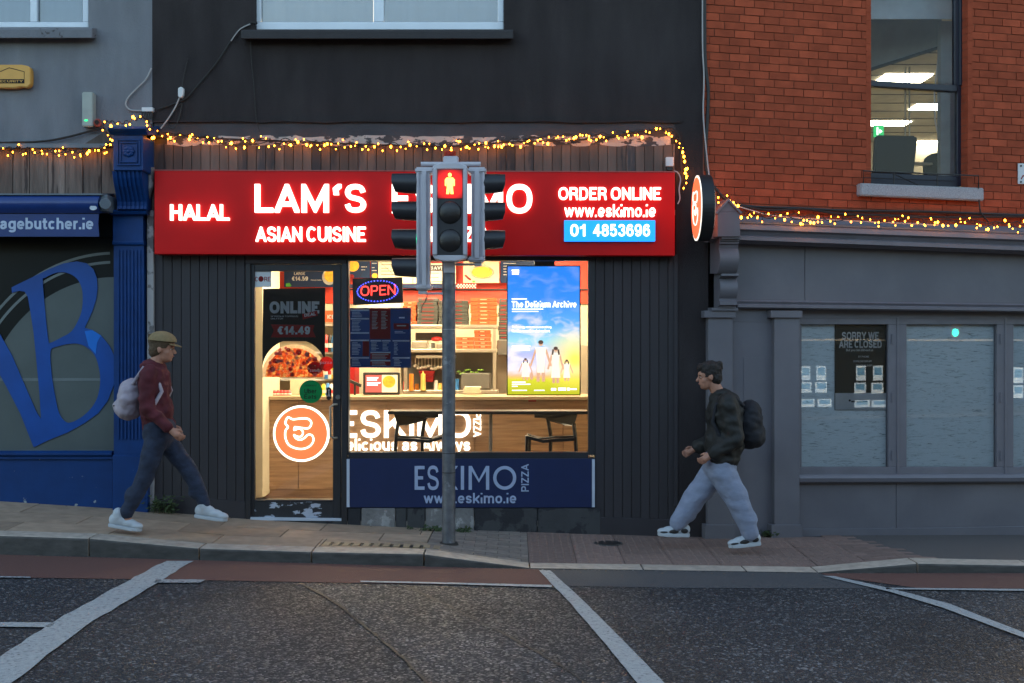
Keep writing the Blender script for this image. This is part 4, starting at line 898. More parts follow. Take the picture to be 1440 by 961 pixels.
def vis(c):
    p = RW((c[0] + c[1]) / 2, c[2] + BH / 2); px = CX + p.x / p.y * FP; py = HOR - (p.z - H) / p.y * FP; return px, py
inn = []; outr = []
for c in cand:
    px, py = vis(c); full = c[1] - c[0] > .12
    (inn if (990 < px < 1440 and 4 < py < 318 and full) else outr).append(c)
random.shuffle(inn); outr += inn[300:]; inn = inn[:300]
brot = Matrix.Rotation(R_.th, 4, 'Z') @ Matrix.Rotation(math.atan(SL), 4, 'Y')
for c in inn:
    o = bpy.data.objects.new('brick', BME); COL.objects.link(o); o.parent = rb
    mtx = Matrix.Translation(RW(c[0], c[2], random.uniform(-.002, .003)) - wl(rb)) @ brot; o.location = mtx.translation; o.rotation_euler = mtx.to_euler()
    o.scale = ((c[1] - c[0]) / BL, 1, 1)
bm = B()
for c in outr:
    e = random.uniform(-.002, .003); fr = [RW(c[0], c[2], .010 + e), RW(c[1], c[2] - SL * (c[1] - c[0]), .010 + e), RW(c[1], c[2] - SL * (c[1] - c[0]) + BH, .010 + e), RW(c[0], c[2] + BH, .010 + e)]
    solid(bm, fr, [p - R_.n * .03 for p in fr])
part('brickwork', bm, 'brick', rb, kind='stuff')
# brick reveals of the window
bm = B(); zz_ = WZ0 - .05
while zz_ < 7.4:
    for u0, u1 in ((WX0 - .05, WX0), (WX1, WX1 + .05)):
        fr = [RW(u, z, .013) for u, z in ((u0, zz_), (u1, zz_), (u1, zz_ + BH), (u0, zz_ + BH))]; solid(bm, fr, [p - R_.n * .14 for p in fr])
    zz_ += BH + JT
part('reveal_bricks', bm, 'brick', rb, kind='stuff')
# upper sash window
wf = B(); S_ = lambda a, b, c, d, w0=-.16, w1=-.11: rect(wf, R_, a, b, c, d, w0, w1)
S_(1216, -160, 1224.5, 262); S_(1342.5, -160, 1350, 120); S_(1346, 120, 1357, 262); S_(1350, -160, 1357, 120, -.16, -.09)
prism(wf, R_, [(1224, 113), (1346, 120), (1346, 129), (1224, 121)], -.16, -.09); prism(wf, R_, [(1222, 243), (1347, 248), (1347, 264), (1222, 258)], -.16, -.10)
sw3 = part('sash_window', wf, 'frame_navy', rb, bev=.004)
bm = B(); rect(bm, R_, 1224, -160, 1344, 116, -.135, -.13); part('pane', bm, 'glass_office', sw3)
bm = B(); rect(bm, R_, 1224, 118, 1346, 248, -.15, -.145); part('pane', bm, 'glass_office', sw3)
bm = B(); prism(bm, R_, [(1210, 257.5), (1384, 264.5), (1384, 282.5), (1210, 275)], -.14, .09); part('window_sill', bm, 'granite', rb, bev=.01, seg=2)
gd = B(); LP = lambda L, r=.007: tube(gd, [R_.pt(x, y, w_) for x, y, w_ in L], r, 6)
LP([(1214, 259, .03), (1214, 240.5, .07), (1376, 247.5, .07), (1376, 266, .03)]); LP([(1214, 250, .07), (1340, 255, .07)], .004)
for x, y in ((1257, 242.5), (1318, 245)): LP([(x, y, .07), (x, y + 18, .07)])
LP([(1249, 241, .07), (1266, 249, .06), (1292, 261, .05)], .005)
part('sill_guard_rail', gd, 'black', label='thin black guard rail across the foot of the upper sash window', cat='guard rail')
# office behind the sash
of = thing('office', 'lit office seen through the upper sash window', 'room', (5.5, 16, 3.0))
bm = B(); box(bm, 2.6, 11.85, 5.35, 9.5, 21, 5.4); part('ceiling', bm, 'office_ceiling', of)
bm = B(); box(bm, 2.6, 12.0, 2.85, 9.5, 21, 2.9); part('floor', bm, 'office_wall', of)
bm = B(); box(bm, 2.6, 20.9, 2.9, 9.5, 21, 5.35); box(bm, 2.5, 11.9, 2.9, 2.6, 21, 5.35); box(bm, 9.4, 12.4, 2.9, 9.5, 21, 5.35); part('wall', bm, 'office_wall', of)
bm = B(); box(bm, XR + .1, 11.42, 7.5, 7.6, 21, 7.55); part('roof', bm, 'office_dark', rb)
OP = lambda px, py, Y: Plane(Y).pt(px, py)
def opanel(px0, px1, y0, y1, nm):      # ceiling lamp given by the rows it covers
    Ya = (5.34 - H) * FP / (HOR - y0); Yb = (5.34 - H) * FP / (HOR - y1); bm = B(); xa = (px0 - CX) / FP * Ya; xb = (px1 - CX) / FP * Ya
    box(bm, xa, min(Ya, Yb), 5.335, xb, max(Ya, Yb), 5.35); part('ceiling_light', bm, 'office_lamp', of)
opanel(1246, 1312, 105, 116, 0); opanel(1291, 1338, 147, 155, 0); opanel(1222, 1282, 171, 177, 0); opanel(1286, 1330, 199, 204, 0)
for i in range(12):
    bm = B(); box(bm, 2.7, 13.3 + i * .6, 5.34, 9.3, 13.31 + i * .6, 5.349); part('ceiling_joint', bm, 'office_dark', of)
bm = B(); a = OP(1224, 98, 12.9); b = OP(1325, 66, 12.6); solid(bm, [a, b, b + Vector((0, 0, .9)), a + Vector((0, 0, .9))], [p + Vector((0, .12, 0)) for p in (a, b, b + Vector((0, 0, .9)), a + Vector((0, 0, .9)))]); part('bulkhead', bm, 'blind', of)
bm = B(); tube(bm, [a, b], .022, 4); part('bulkhead_trim', bm, 'office_dark', of)
bm = B(); rect(bm, Plane(12.35), 1323, 30, 1352, 262, -.1, 0); part('wall_return', bm, 'blind', of)
bm = B(); rect(bm, Plane(12.0), 1215, -60, 1350, 27, -.02, 0); part('blind', bm, 'blind', of)
for px in (1273, 1279):
    bm = B(); tube(bm, [OP(px, 95, 14), OP(px, 192, 14)], .009, 5); part('ceiling_rod', bm, 'plastic_white', of)
bm = B(); tube(bm, [OP(x, y, 12.5) for x, y in ((1319, 85), (1314, 130), (1315, 170), (1322, 205), (1324, 215))], .008, 5); part('hanging_cable', bm, 'plastic_white', of)
bm = B(); rect(bm, Plane(16), 1229, 176, 1243, 193, -.03, 0); ex = part('exit_sign', bm, 'exit_green', label='green exit sign inside the upstairs office', cat='exit sign')
bm = B(); rect(bm, Plane(16), 1233, 179, 1235, 190, 0, .004); prism(bm, Plane(16), [(1237, 182), (1241, 185), (1237, 188)], 0, .004); part('symbol', bm, 'tv_white', ex)
oc = thing('office_chair', 'dark high backed office chair at the left of the upstairs office window', 'office chair', OP(1258, 300, 12.5))
bm = B(); prism(bm, Plane(12.5), [(1233, 190), (1288, 191), (1291, 196), (1285, 245), (1229, 245), (1231, 200)], -.08, 0); part('backrest', bm, 'office_dark', oc, bev=.015, seg=2)
bm = B(); cyl(bm, OP(1258, 290, 12.6), OP(1258, 240, 12.55), .03); part('stem', bm, 'office_dark', oc)
bm = B(); prism(bm, Plane(12.7), [(1226, 262), (1292, 262), (1288, 256), (1230, 256)], -.4, 0); part('seat', bm, 'office_dark', oc, bev=.01)
oc = thing('office_chair', 'second office chair, turned away, at the right of the upstairs office window', 'office chair', OP(1310, 300, 13))
bm = B(); prism(bm, Plane(13), [(1301, 224), (1308, 217), (1326, 213), (1326, 262), (1300, 262)], -.08, 0); part('backrest', bm, 'office_dark', oc, bev=.015, seg=2)
bm = B(); prism(bm, Plane(12.9), [(1284, 228), (1311, 229), (1312, 232), (1284, 232)], -.1, 0); part('armrest', bm, 'steel', oc)
# white plaque at the right edge
t = thing('wall_plaque', 'small white plaque with a red mark on the brick wall at the right edge', 'plaque', R_.pt(1440, 258, .02))
bm = B(); rect(bm, R_, 1431.5, 230, 1462, 259, .016, .024); part('plate', bm, 'plastic_white', t, bev=.008, seg=2)
bm = B(); disc(bm, R_, 1436, 233.5, 1.4, 1.4, .024, .028, 10); disc(bm, R_, 1436, 256, 1.4, 1.4, .024, .028, 10); part('screw', bm, 'black', t)
bm = B(); stroke(bm, R_, [(1436, 252), (1439, 247), (1443, 249)], 1.6, .024, .026); part('mark', bm, 'poster_red', t)
# grey shopfront
sf = thing('closed_shopfront', 'grey painted wooden shopfront with whitewashed windows on the right', 'shopfront', (R_.pt(1240, 752).x, R_.pt(1240, 752).y - .1, -.12))
EXT = 1640
def rq(x0, y0, x1, y1, s, w0, w1, nm, m_='shop_grey', bev=0, par=None):
    bm = B(); k = s * (x1 - x0) / 400.; prism(bm, R_, [(x0, y0), (x1, y0 + k), (x1, y1 + k), (x0, y1)], w0, w1); return part(nm, bm, m_, par or sf, bev=bev)
bm = B(); profile(bm, R_, 1000, EXT, [(312, -.05), (312, .16), (315, .25), (321, .255), (324, .22), (329, .2), (331, .225), (336, .225), (338, .15), (341, .12), (341, -.05)], slope=15 * 1.6, wref=.2); part('cornice', bm, 'shop_grey_edge', sf)
bm = B(); profile(bm, R_, 1012, EXT, [(303, -.05), (303, .05), (311, .20), (313, .20), (313, -.05)], slope=15.5 * 1.55, wref=.1); part('lead_flashing', bm, 'metal_strip', sf)
for a, b in ((1022, 1131.5), (1132.2, EXT)):
    y = 338 + (a - 1022) * .03; bm = B(); prism(bm, R_, [(a, y - 12), (b, y - 12 + (b - a) * .03), (b, 434 + (b - 1022) * .012), (a, 434 + (a - 1022) * .012)], -.25, .03); part('fascia_board', bm, 'shop_grey', sf, bev=.002)
bm = B(); profile(bm, R_, 1036, EXT, [(422, 0), (422, .05), (424, .075), (427, .06), (429, .085), (432, .085), (434, .06), (434, 0)], slope=5.5 * 1.5, wref=.06); part('architrave', bm, 'shop_grey_edge', sf)
rq(996, 434, 1128, 452, 4, -.25, .004, 'frieze'); rq(1124, 436, EXT, 448, 2, -.25, -.055, 'window_header')
rq(996, 440, 1100, 760, 1, -.25, .0, 'side_panel'); rq(1046, 503, 1076, 585, 0, -.01, .004, 'patch_panel')
def pilaster(x0, x1, yb, off=0):
    p_ = rq(x0, 446, x1, yb, 0, -.1, .075 + off, 'pilaster', bev=.004); rq(x0 - 5, 437, x1 + 4, 447, 2, -.1, .10 + off, 'capital', bev=.003, par=p_); rq(x0 - 4, 738.5, x1 + 4, yb + 6, 0, -.1, .10 + off, 'base', bev=.003, par=p_)
pilaster(996, 1030.5, 756); pilaster(1089, 1124.5, 756)
# console bracket
cb = rq(1009, 298, 1041, 333, 0, -.05, .34, 'console', 'mauve' if 0 else 'shop_grey', bev=.003)
bm = B(); prism(bm, R_, [(1008.5, 298), (1025, 280.5), (1041.5, 298)], -.05, .34); part('pediment', bm, 'shop_grey', cb, bev=.002)
bm = B(); prism(bm, R_, [(1006, 299), (1025, 279), (1025, 283), (1008, 301)], -.05, .36); prism(bm, R_, [(1025, 279), (1044, 299), (1042, 301), (1025, 283)], -.05, .36); part('pediment_moulding', bm, 'shop_grey_edge', cb)
bm = B(); profile(bm, R_, 1011.5, 1038.5, [(333, 0), (333, .32), (336, .32), (336.5, .29), (339, .29), (340, .27), (343, .27), *[(345 + 40 * i / 16, .20 + .05 * (1 - i / 16) + .055 * math.sin(math.pi * min(1, max(0, (i - 2) / 14))) ** .8) for i in range(17)], (385, .195), (385, 0)], wref=.26); part('upper_scroll', bm, 'shop_grey', cb)
bm = B(); profile(bm, R_, 1012.5, 1037, [(385, 0), (385, .205), (388, .21), (390, .17), *[(392 + 28 * i / 12, .14 + .045 * math.sin(math.pi * i / 12) ** .8) for i in range(13)], (422, .14), (424, .165), (429, .165), (431, .13), (433, .13), (433, 0)], wref=.17); part('lower_scroll', bm, 'shop_grey', cb, smooth=True)
bm = B(); profile(bm, R_, 1000, 1037, [(433, 0), (433, .12), (437, .12), (437, 0)], wref=.1); part('console_foot', bm, 'shop_grey', cb)
# windows
win2 = B(); W_ = lambda a, b, c, d, w0=-.12, w1=-.06: rect(win2, R_, a, b, c, d, w0, w1)
W_(1120, 447, EXT, 456.5); W_(1120, 657, EXT, 668)
for a, b in ((1120, 1127.5), (1249.5, 1275), (1402, 1425.5), (1556, 1580)): W_(a, 456.5, b, 657)
for a in (1261.5, 1413): W_(a, 447, a + 3, 668, -.06, -.05)
wnf = part('window_frame', win2, 'shop_grey_edge', sf, bev=.004)
for i, (a, b) in enumerate(((1127.5, 1249.5), (1275, 1402), (1425.5, 1556))):
    bm = B(); rect(bm, R_, a - 1, 455.5, b + 1, 658, -.098, -.092); part('pane', bm, 'glass_white', wnf)
    bm = B(); rect(bm, R_, a - 3, 453, b + 3, 661, -.125, -.118); part('whitewash', bm, 'whitewash', wnf)
    for y in (0, 1, 2):
        bm = B(); rect(bm, R_, b + 5, 470 + y * 82, b + 7, 484 + y * 82, -.06, -.048); part('hinge', bm, 'shop_grey_edge', wnf)
bm = B(); profile(bm, R_, 1124, EXT, [(667.5, -.1), (667.5, .02), (669, .05), (673, .065), (678, .055), (680, .03), (681, -.1)], slope=-1.5, wref=.05); part('sill', bm, 'shop_grey_edge', sf)
for a, b in ((1120, 1260), (1260.6, EXT)):
    bm = B(); rect(bm, R_, a, 679, b, 762, -.2, -.02); part('riser_panel', bm, 'shop_grey', sf, bev=.003)
bm = B(); prism(bm, R_, [(1124, 744), (1300, 743), (EXT, 737), (EXT, 765), (1124, 760)], -.02, .0); part('plinth', bm, 'shop_grey', sf, bev=.003)
bm = B(); rect(bm, R_, 990, 300, EXT, 790, -.7, -.26); part('backing', bm, 'black', sf)
# closed notice
po = thing('closed_notice', 'black notice reading sorry we are closed inside the whitewashed window', 'poster', R_.pt(1212, 577, -.105))
bm = B(); rect(bm, R_, 1174, 456.5, 1248.5, 577, -.112, -.108); part('sheet', bm, 'notice_green', po)
bm = B(); rect(bm, R_, 1174.5, 553, 1248.5, 576.5, -.108, -.1075); part('footer', bm, 'grey_print', po)
bm = B(); text(bm, 'SORRY WE', R_, 1184, 467, 1236, 478, -.108, -.1068, .035); text(bm, 'ARE CLOSED', R_, 1180, 479, 1240, 489.5, -.108, -.1068, .035); text(bm, 'But you can still visit us', R_, 1190, 491, 1228, 495, -.108, -.1068, .01)
text(bm, 'BY PHONE', R_, 1207, 500.5, 1222, 503, -.108, -.1068, .01, res=1); text(bm, 'DOWNLOAD OUR APP', R_, 1200, 507, 1226, 509.5, -.108, -.1068, .01, res=1); text(bm, 'IN A LOCAL SHOP', R_, 1204, 513, 1226, 515.5, -.108, -.1068, .01, res=1); part('lettering', bm, 'white_print', po)
bm = B(); rect(bm, R_, 1197, 564, 1220, 566, -.1075, -.107); disc(bm, R_, 1195, 563.5, 1.6, 1.6, -.1075, -.107, 10); part('small_logo', bm, 'black_print', po)
# ------------------------------------------------------------------ interior of the takeaway
IX0, IX1, IY0, IY1, IZ0, IZ1 = -3.3, 1.62, 11.3, 15.1, .08, 2.95
it = thing('shop_interior', 'brightly lit takeaway kitchen and counter behind the glass', 'room', (-.5, 13.2, IZ0))
for nm, b_, m_ in (('floor', (IX0, 11.0, IZ0 - .05, IX1, IY1, IZ0), 'int_floor'), ('ceiling', (IX0, 11.02, IZ1, IX1, IY1, IZ1 + .05), 'int_wall'), ('back_wall', (IX0, IY1, IZ0, IX1, IY1 + .1, IZ1), 'int_wall'), ('side_wall', (IX0 - .1, 11.02, IZ0, IX0, IY1, IZ1), 'int_wall'), ('side_wall', (IX1, 11.02, IZ0, IX1 + .1, IY1, IZ1), 'int_wall')):
    bm = B(); box(bm, *b_); part(nm, bm, m_, it)
for x, y in ((-1.9, 12.2), (-.2, 12.4), (-1.2, 13.9), (.5, 13.9)):
    bm = B(); box(bm, x - .35, y - .3, IZ1 - .03, x + .35, y + .3, IZ1 - .004); part('ceiling_light', bm, 'lamp_panel', it)
P15 = Plane(15.06); P14 = Plane(14.9)
bm = B(); rect(bm, P15, 350, 330, 850, 427, -.03, 0); part('red_wall_band', bm, 'int_red', it)
bm = B(); rect(bm, P15, 480, 406.5, 850, 408.5, 0, .03); part('dark_batten', bm, 'black', it)
# menu boards
def board(lab, x0, x1, y0, y1, m_, pl=P14):
    t = thing('menu_board', lab, 'menu board', pl.pt((x0 + x1) / 2, y1)); bm = B(); rect(bm, pl, x0, y0, x1, y1, -.03, 0); part('board', bm, m_, t); return t
def lines(t, pl, x0, x1, ys, m_, hgt=1.2, ww=(.4, 1), w=.002):
    bm = B()
    for y in ys: rect(bm, pl, x0, y, x0 + (x1 - x0) * random.uniform(*ww), y + hgt, 0 if w > 0 else w, abs(w))
    part('printed_lines', bm, m_, t)
t = board('navy menu board with a yellow dish at the far left of the shop window', 490, 520, 366, 391, 'menu_navy')
bm = B(); disc(bm, P14, 496, 374, 9, 8, 0, .004); part('dish', bm, 'pizza_yellow', t); lines(t, P14, 508, 518, (375, 379), 'white_print')
bm = B(); disc(bm, P14, 494, 389, 4, 3, .0, .004, 16); part('dip', bm, 'poster_red', t)
t = board('narrow navy menu board beside the dish board', 521.5, 531, 366, 393, 'menu_navy'); lines(t, P14, 523, 530, (370, 376, 380), 'white_print')
bm = B(); disc(bm, P14, 527, 388, 4, 3.5, 0, .004, 16); part('dish', bm, 'pizza_yellow', t)
t = board('cream menu board with printed lines left of the signal', 532, 580, 364, 399, 'beige_board'); lines(t, P14, 536, 560, (368, 372, 377, 381, 386), 'stone_base', .9)
t = board('cream menu board headed save behind the signal pole', 581, 641, 364, 399, 'beige_board'); lines(t, P14, 603, 636, (384, 390, 396), 'stone_base', .8)
bm = B(); rect(bm, P14, 604, 373, 640, 381, 0, .004); part('header', bm, 'black_print', t); bm = B(); text(bm, 'SAVE', P14, 605, 374.5, 624, 379.5, .004, .008, .035); part('lettering', bm, 'white_print', t)
bm = B(); rect(bm, P14, 600, 366, 622, 370.5, 0, .004); part('red_flash', bm, 'poster_red', t)
bm = B(); rect(bm, P14, 488, 400, 641, 405.5, -.03, -.004); part('navy_skirting', bm, 'menu_navy', it)
t = board('menu board with a yellow pizza on pale wood right of the pole', 651.5, 702, 366, 398, 'card_pale')
bm = B(); disc(bm, P14, 678, 383, 17, 9.5, 0, .004); part('crust', bm, 'crust', t); bm = B(); disc(bm, P14, 678, 383, 14.5, 7.8, .004, .007); part('pizza', bm, 'pizza_yellow', t)
bm = B(); stroke(bm, P14, [(654, 387), (658, 391), (662, 394)], 3, 0, .004); part('chilli', bm, 'poster_red', t); bm = B(); disc(bm, P14, 666, 396, 2.5, 1.2, 0, .004, 12); part('leaf', bm, 'leaf_green', t)
t = board('navy menu board with white lines above the screen', 704, 752, 366, 398, 'menu_navy'); lines(t, P14, 708, 735, (370, 374, 378, 382, 386), 'white_print', 1.1)
bm = B()
for i in range(14):
    for j in range(3):
        if (i + j) % 2: rect(bm, P14, 641.5 + i * 2, 399.5 + j * 2, 643.5 + i * 2, 401.5 + j * 2, .0, .003)
part('checker_strip', bm, 'white_print', it)
t = board('navy menu board reading large 14.59 seen through the door', 399.5, 475, 376, 404, 'menu_navy')
bm = B(); text(bm, 'LARGE', P14, 413.5, 383, 429, 387, .0, .004, .03); text(bm, '\u20ac14.59', P14, 410.5, 389, 433, 395, .0, .004, .04); text(bm, 'Choose 2 sides', P14, 437, 393, 452, 395, 0, .004, .01, res=1); part('lettering', bm, 'white_print', t)
bm = B(); disc(bm, P14, 463, 390, 10, 11, 0, .004); part('plate', bm, 'white_print', t); bm = B(); disc(bm, P14, 465, 388, 9, 9, .004, .008); part('wedges', bm, 'pizza_yellow', t)
bm = B(); prism(bm, P14, [(402, 399), (407, 398), (410, 402), (406, 404), (402, 403)], 0, .004); part('leaf', bm, 'leaf_green', t)
# counter with wood front
ct = thing('counter', 'wood fronted serving counter across the takeaway', 'counter', (-.5, 12.65, IZ0))
CT = 1.18
bm = B(); box(bm, -3.2, 12.65, IZ0, IX1, 13.2, CT - .04); part('carcass', bm, 'counter_wood', ct)
for i, a in enumerate((-3.25, -2.3, -1.35, -.4, .55)):
    bm = B(); box(bm, a + .004, 12.632, IZ0 + .1, min(a + .95, IX1) - .004, 12.65, CT - .05); part('front_panel', bm, 'counter_wood', ct, bev=.002)
bm = B(); box(bm, -3.24, 12.6, CT - .04, IX1, 13.25, CT); part('worktop', bm, 'counter_top', ct, bev=.004)
bm = B(); box(bm, -3.2, 12.66, IZ0, IX1, 12.67, IZ0 + .1); part('kick_board', bm, 'steel_dark', ct)
P126 = Plane(12.628)
for s, a, b, c, d, bo, r in (('ESKIMO', 476, 577.5, 662, 616, .015, 0),): letters(s, P126, a, b, c, d, .0, .03, 'led_white_in', thing('counter_sign', 'glowing white lettering mounted on the wood counter front behind the window', 'illuminated sign', P126.pt(570, 640)), bold=bo)
cs = bpy.data.objects['counter_sign']
letters('PIZZA', P126, 665.5, 581.5, 676.5, 614.5, 0, .03, 'led_white_in', cs, bold=.01, rot=-90); letters('Delicious as Always', P126, 472, 617.5, 661, 638.5, 0, .03, 'led_white_in', cs, bold=.017)
# white cupboard edge inside the door
bm = B(); rect(bm, Plane(12.3), 350, 372, 369.5, 700, -.9, 0); part('side_cabinet', bm, 'int_wall', label='pale tall cabinet just inside the door on the left', cat='cabinet', bev=.004)
# steel shelf rack
rk = thing('shelf_rack', 'steel kitchen rack holding pizza boxes behind the counter', 'shelf rack', (Plane(14).pt(630, 556).x, 14.2, 1.1))
P140 = Plane(13.95)
for y0, y1, xe in ((457, 462, 700), (491, 496, 699), (549, 554, 701)):
    bm = B(); rect(bm, P140, 566, y0, xe, y1, -.45, 0); part('shelf', bm, 'steel', rk, bev=.006)
for x in (568, 693):
    bm = B(); rect(bm, P140, x, 462, x + 4.5, 560, -.05, -.005); part('post', bm, 'steel', rk)
bm = B(); rect(bm, P140, 566, 496, 693, 549, -.45, -.43); part('back_panel', bm, 'steel_dark', rk)
bm = B(); rect(bm, P140, 585, 500, 640, 504, -.3, -.02); part('rail', bm, 'steel', rk)
ORD = ['top', 'second', 'third', 'fourth', 'fifth', 'sixth', 'seventh', 'eighth', 'ninth', 'tenth']
def boxes(x0, x1, y0, y1, n, m_, where, colour, holes=True, pl=P140, dep=.36):
    h_ = (y1 - y0) / n
    for i in range(n):
        j = random.uniform(-.8, .8); lab = '%s pizza box, %s in the %s' % (colour, 'topmost' if i == 0 else ORD[i] + ' down', where); y = y0 + i * h_
        t = thing('pizza_box', lab, 'pizza box', pl.pt((x0 + x1) / 2, y + h_), group='pizza boxes stacked on the kitchen rack')
        bm = B(); rect(bm, pl, x0 + j, y + .35, x1 + j, y + h_ - .15, -dep, -.02); part('carton', bm, m_, t, bev=.002)
        if holes:
            bm = B(); w_ = x1 - x0
            for f in (.3, .7): disc(bm, pl, x0 + j + w_ * f, y + h_ * .5, .95, .95, -.02, -.018, 8)
            part('hand_hole', bm, 'black', t); bm = B(); rect(bm, pl, x0 + j + w_ * .37, y + h_ * .38, x0 + j + w_ * .62, y + h_ * .55, -.02, -.018); part('flap', bm, 'card_pale', t)
        else:
            bm = B(); w_ = x1 - x0; rect(bm, pl, x0 + j + w_ * .2, y + h_ * .42, x0 + j + w_ * .8, y + h_ * .62, -.02, -.018); part('print', bm, 'poster_red', t)
boxes(662, 699, 419, 456.8, 7, 'box_orange', 'tall orange stack left of the screen', 'orange'); boxes(667, 690, 464, 491, 5, 'box_orange', 'orange stack on the middle shelf by the post', 'orange')
boxes(641, 666, 474, 491, 3, 'box_orange', 'low orange stack right of the pole', 'orange'); boxes(587, 615, 419, 456.8, 7, 'box_dark', 'dark stack left of the pole', 'dark', False)
boxes(617, 658, 422, 456.8, 6, 'box_dark', 'dark stack behind the pole', 'dark', False); boxes(567, 585, 424, 456.8, 6, 'box_orange', 'orange stack behind the open sign', 'orange')
boxes(701, 714, 420, 478, 9, 'box_dark', 'narrow dark stack beside the screen', 'dark', False, Plane(14.3), .2)
bm = B(); rect(bm, Plane(14.3), 699, 478, 730, 500, -.4, 0); part('box_stand', bm, 'steel_dark', label='grey steel cabinet under the narrow dark box stack', cat='cabinet', bev=.01)
def loose(nm, lab, cat, m_, fn, **k): bm = B(); fn(bm); return part(nm, bm, m_, label=lab, cat=cat, **k)
loose('storage_tub', 'pale plastic tub at the left of the middle shelf', 'tub', 'steel', lambda b: rect(b, P140, 579, 480, 601, 490.5, -.3, -.02), bev=.01)
loose('storage_tub', 'small grey tub beside the pole on the middle shelf', 'tub', 'steel', lambda b: rect(b, P140, 614, 483, 626, 490.5, -.3, -.02), bev=.01)
loose('food_pack', 'red food pack on top of the tub row', 'food pack', 'can_red', lambda b: sph(b, P140.pt(614, 477, -.1), (.07, .06, .03)), smooth=True)
loose('food_tray', 'dark tray rack on the middle shelf behind the tubs', 'tray', 'steel_dark', lambda b: rect(b, P140, 584, 468, 625, 479, -.4, -.25), bev=.008)
loose('sauce_bottle', 'pale yellow squeeze bottle on the counter left of the pole', 'sauce bottle', 'sauce', lambda b: (cyl(b, P140.pt(595, 549, .0), P140.pt(595, 526, .0), .032, .028), cyl(b, P140.pt(595, 526, 0), P140.pt(595, 522, 0), .012, .006)), smooth=True)
loose('glass_jar', 'amber jar left of the squeeze bottle', 'jar', 'orange_jar', lambda b: cyl(b, P140.pt(578.5, 549, 0), P140.pt(578.5, 526, 0), .028, .026), smooth=True)
loose('red_napkins', 'stack of folded red bags on the lower rack', 'napkins', 'poster_red', lambda b: [rect(b, P140, 589 + i, 522 + i * 4, 610 - i * .5, 525.5 + i * 4, -.25, -.05) for i in range(4)])
loose('food_warmer', 'low steel food warmer right of the pole behind the counter', 'food warmer', 'steel_dark', lambda b: rect(b, P140, 648, 525, 690, 548, -.35, -.02), bev=.012)
loose('salad_cloth', 'green leaves lying over the food warmer', 'salad', 'green_cloth', lambda b: [sph(b, P140.pt(645 + i * 3.6, 523 + 3 * math.sin(i * 1.3), -.1), (.03, .06, .014), 1) for i in range(10)])
loose('oven', 'tall steel oven behind the rack on the right', 'oven', 'steel', lambda b: rect(b, Plane(14.6), 698, 485, 832, 560, -.4, 0), bev=.01)
loose('red_fridge', 'red upright drinks cabinet at the left of the window', 'cabinet', 'poster_red', lambda b: rect(b, Plane(13.6), 480, 515, 499, 558, -.4, 0), bev=.01)
loose('pale_cupboard', 'cream cupboard behind the counter monitor', 'cupboard', 'beige_board', lambda b: (rect(b, Plane(14.2), 500, 425, 564, 560, -.4, 0)), bev=.008)
# counter monitor
mo = thing('counter_monitor', 'small counter screen showing a red pizza promotion', 'monitor', Plane(12.9).pt(536, 557))
P129 = Plane(12.9)
bm = B(); rect(bm, P129, 510.5, 524, 562, 555.5, -.05, 0); part('case', bm, 'monitor_case', mo, bev=.006)
bm = B(); rect(bm, P129, 514, 527.5, 559, 552, 0, .002); part('screen', bm, 'monitor_screen', mo); bm = B(); rect(bm, P129, 537, 527.5, 559, 552, .002, .004); part('photo', bm, 'monitor_pale', mo)
bm = B(); disc(bm, P129, 547, 537, 9, 8.5, .004, .006); part('pizza_picture', bm, 'pizza_yellow', mo); lines(mo, P129, 516, 535, (531, 534, 538, 541), 'tv_white', 1.3, (.6, 1), .005)
# drinks on the counter seen through the door and a bottle cooler
dc = thing('drinks_cooler', 'open drinks cooler with bottles seen through the right of the door', 'cooler', Plane(14).pt(440, 560))
P142 = Plane(14.2)
bm = B(); rect(bm, P142, 369, 428, 476, 560, -.45, -.42); rect(bm, P142, 369, 428, 372, 560, -.42, 0); rect(bm, P142, 472, 428, 476, 560, -.42, 0); part('cabinet', bm, 'int_wall', dc)
for y in (456, 495, 533): bm = B(); rect(bm, P142, 372, y, 472, y + 2.5, -.42, 0); part('shelf', bm, 'can_white', dc)
bm = B(); rect(bm, P142, 369, 437, 476, 453, 0, .03); hd = part('header', bm, 'box_orange', dc); bm = B(); text(bm, 'ICE COLD', P142, 460, 442.5, 500, 448, .03, .034, .03); bm.free()
bm = B(); text(bm, 'ICE', P142, 460.5, 443, 470, 448.5, .03, .034, .03); part('lettering', bm, 'white_print', hd)
bcol = ['can_red', 'black', 'bottle_blue', 'can_white', 'bottle_yellow', 'can_red']
def drink(px, yb, yt, pl, m_, where, col):
    a = pl.pt(px, yb); b = pl.pt(px, yt); h_ = b.z - a.z; t = thing('bottle', '%s bottle or can %s' % (col, where), 'bottle', a, 'drinks behind the door glass')
    bm = B(); cyl(bm, a, a + Vector((0, 0, h_ * .7)), .03, n=10); cyl(bm, a + Vector((0, 0, h_ * .7)), b, .03, .012, n=10); part('body', bm, m_, t)
    bm = B(); cyl(bm, a + Vector((0, 0, h_ * .25)), a + Vector((0, 0, h_ * .5)), .0315, n=10); part('label_band', bm, 'can_white' if m_ != 'can_white' else 'can_red', t)
CN = {'can_red': 'red', 'black': 'black', 'bottle_blue': 'blue', 'can_white': 'white', 'bottle_yellow': 'yellow'}
for r, yb in enumerate((495, 533)):
    for i in range(3):
        m_ = bcol[(i + r * 2) % 5]; drink(459 + i * 5, yb, yb - 24, P142, m_, 'on the %s cooler shelf, %s from the left' % (('upper', 'lower')[r], ORD[i].replace('top', 'first')), CN[m_])
P128 = Plane(12.85)
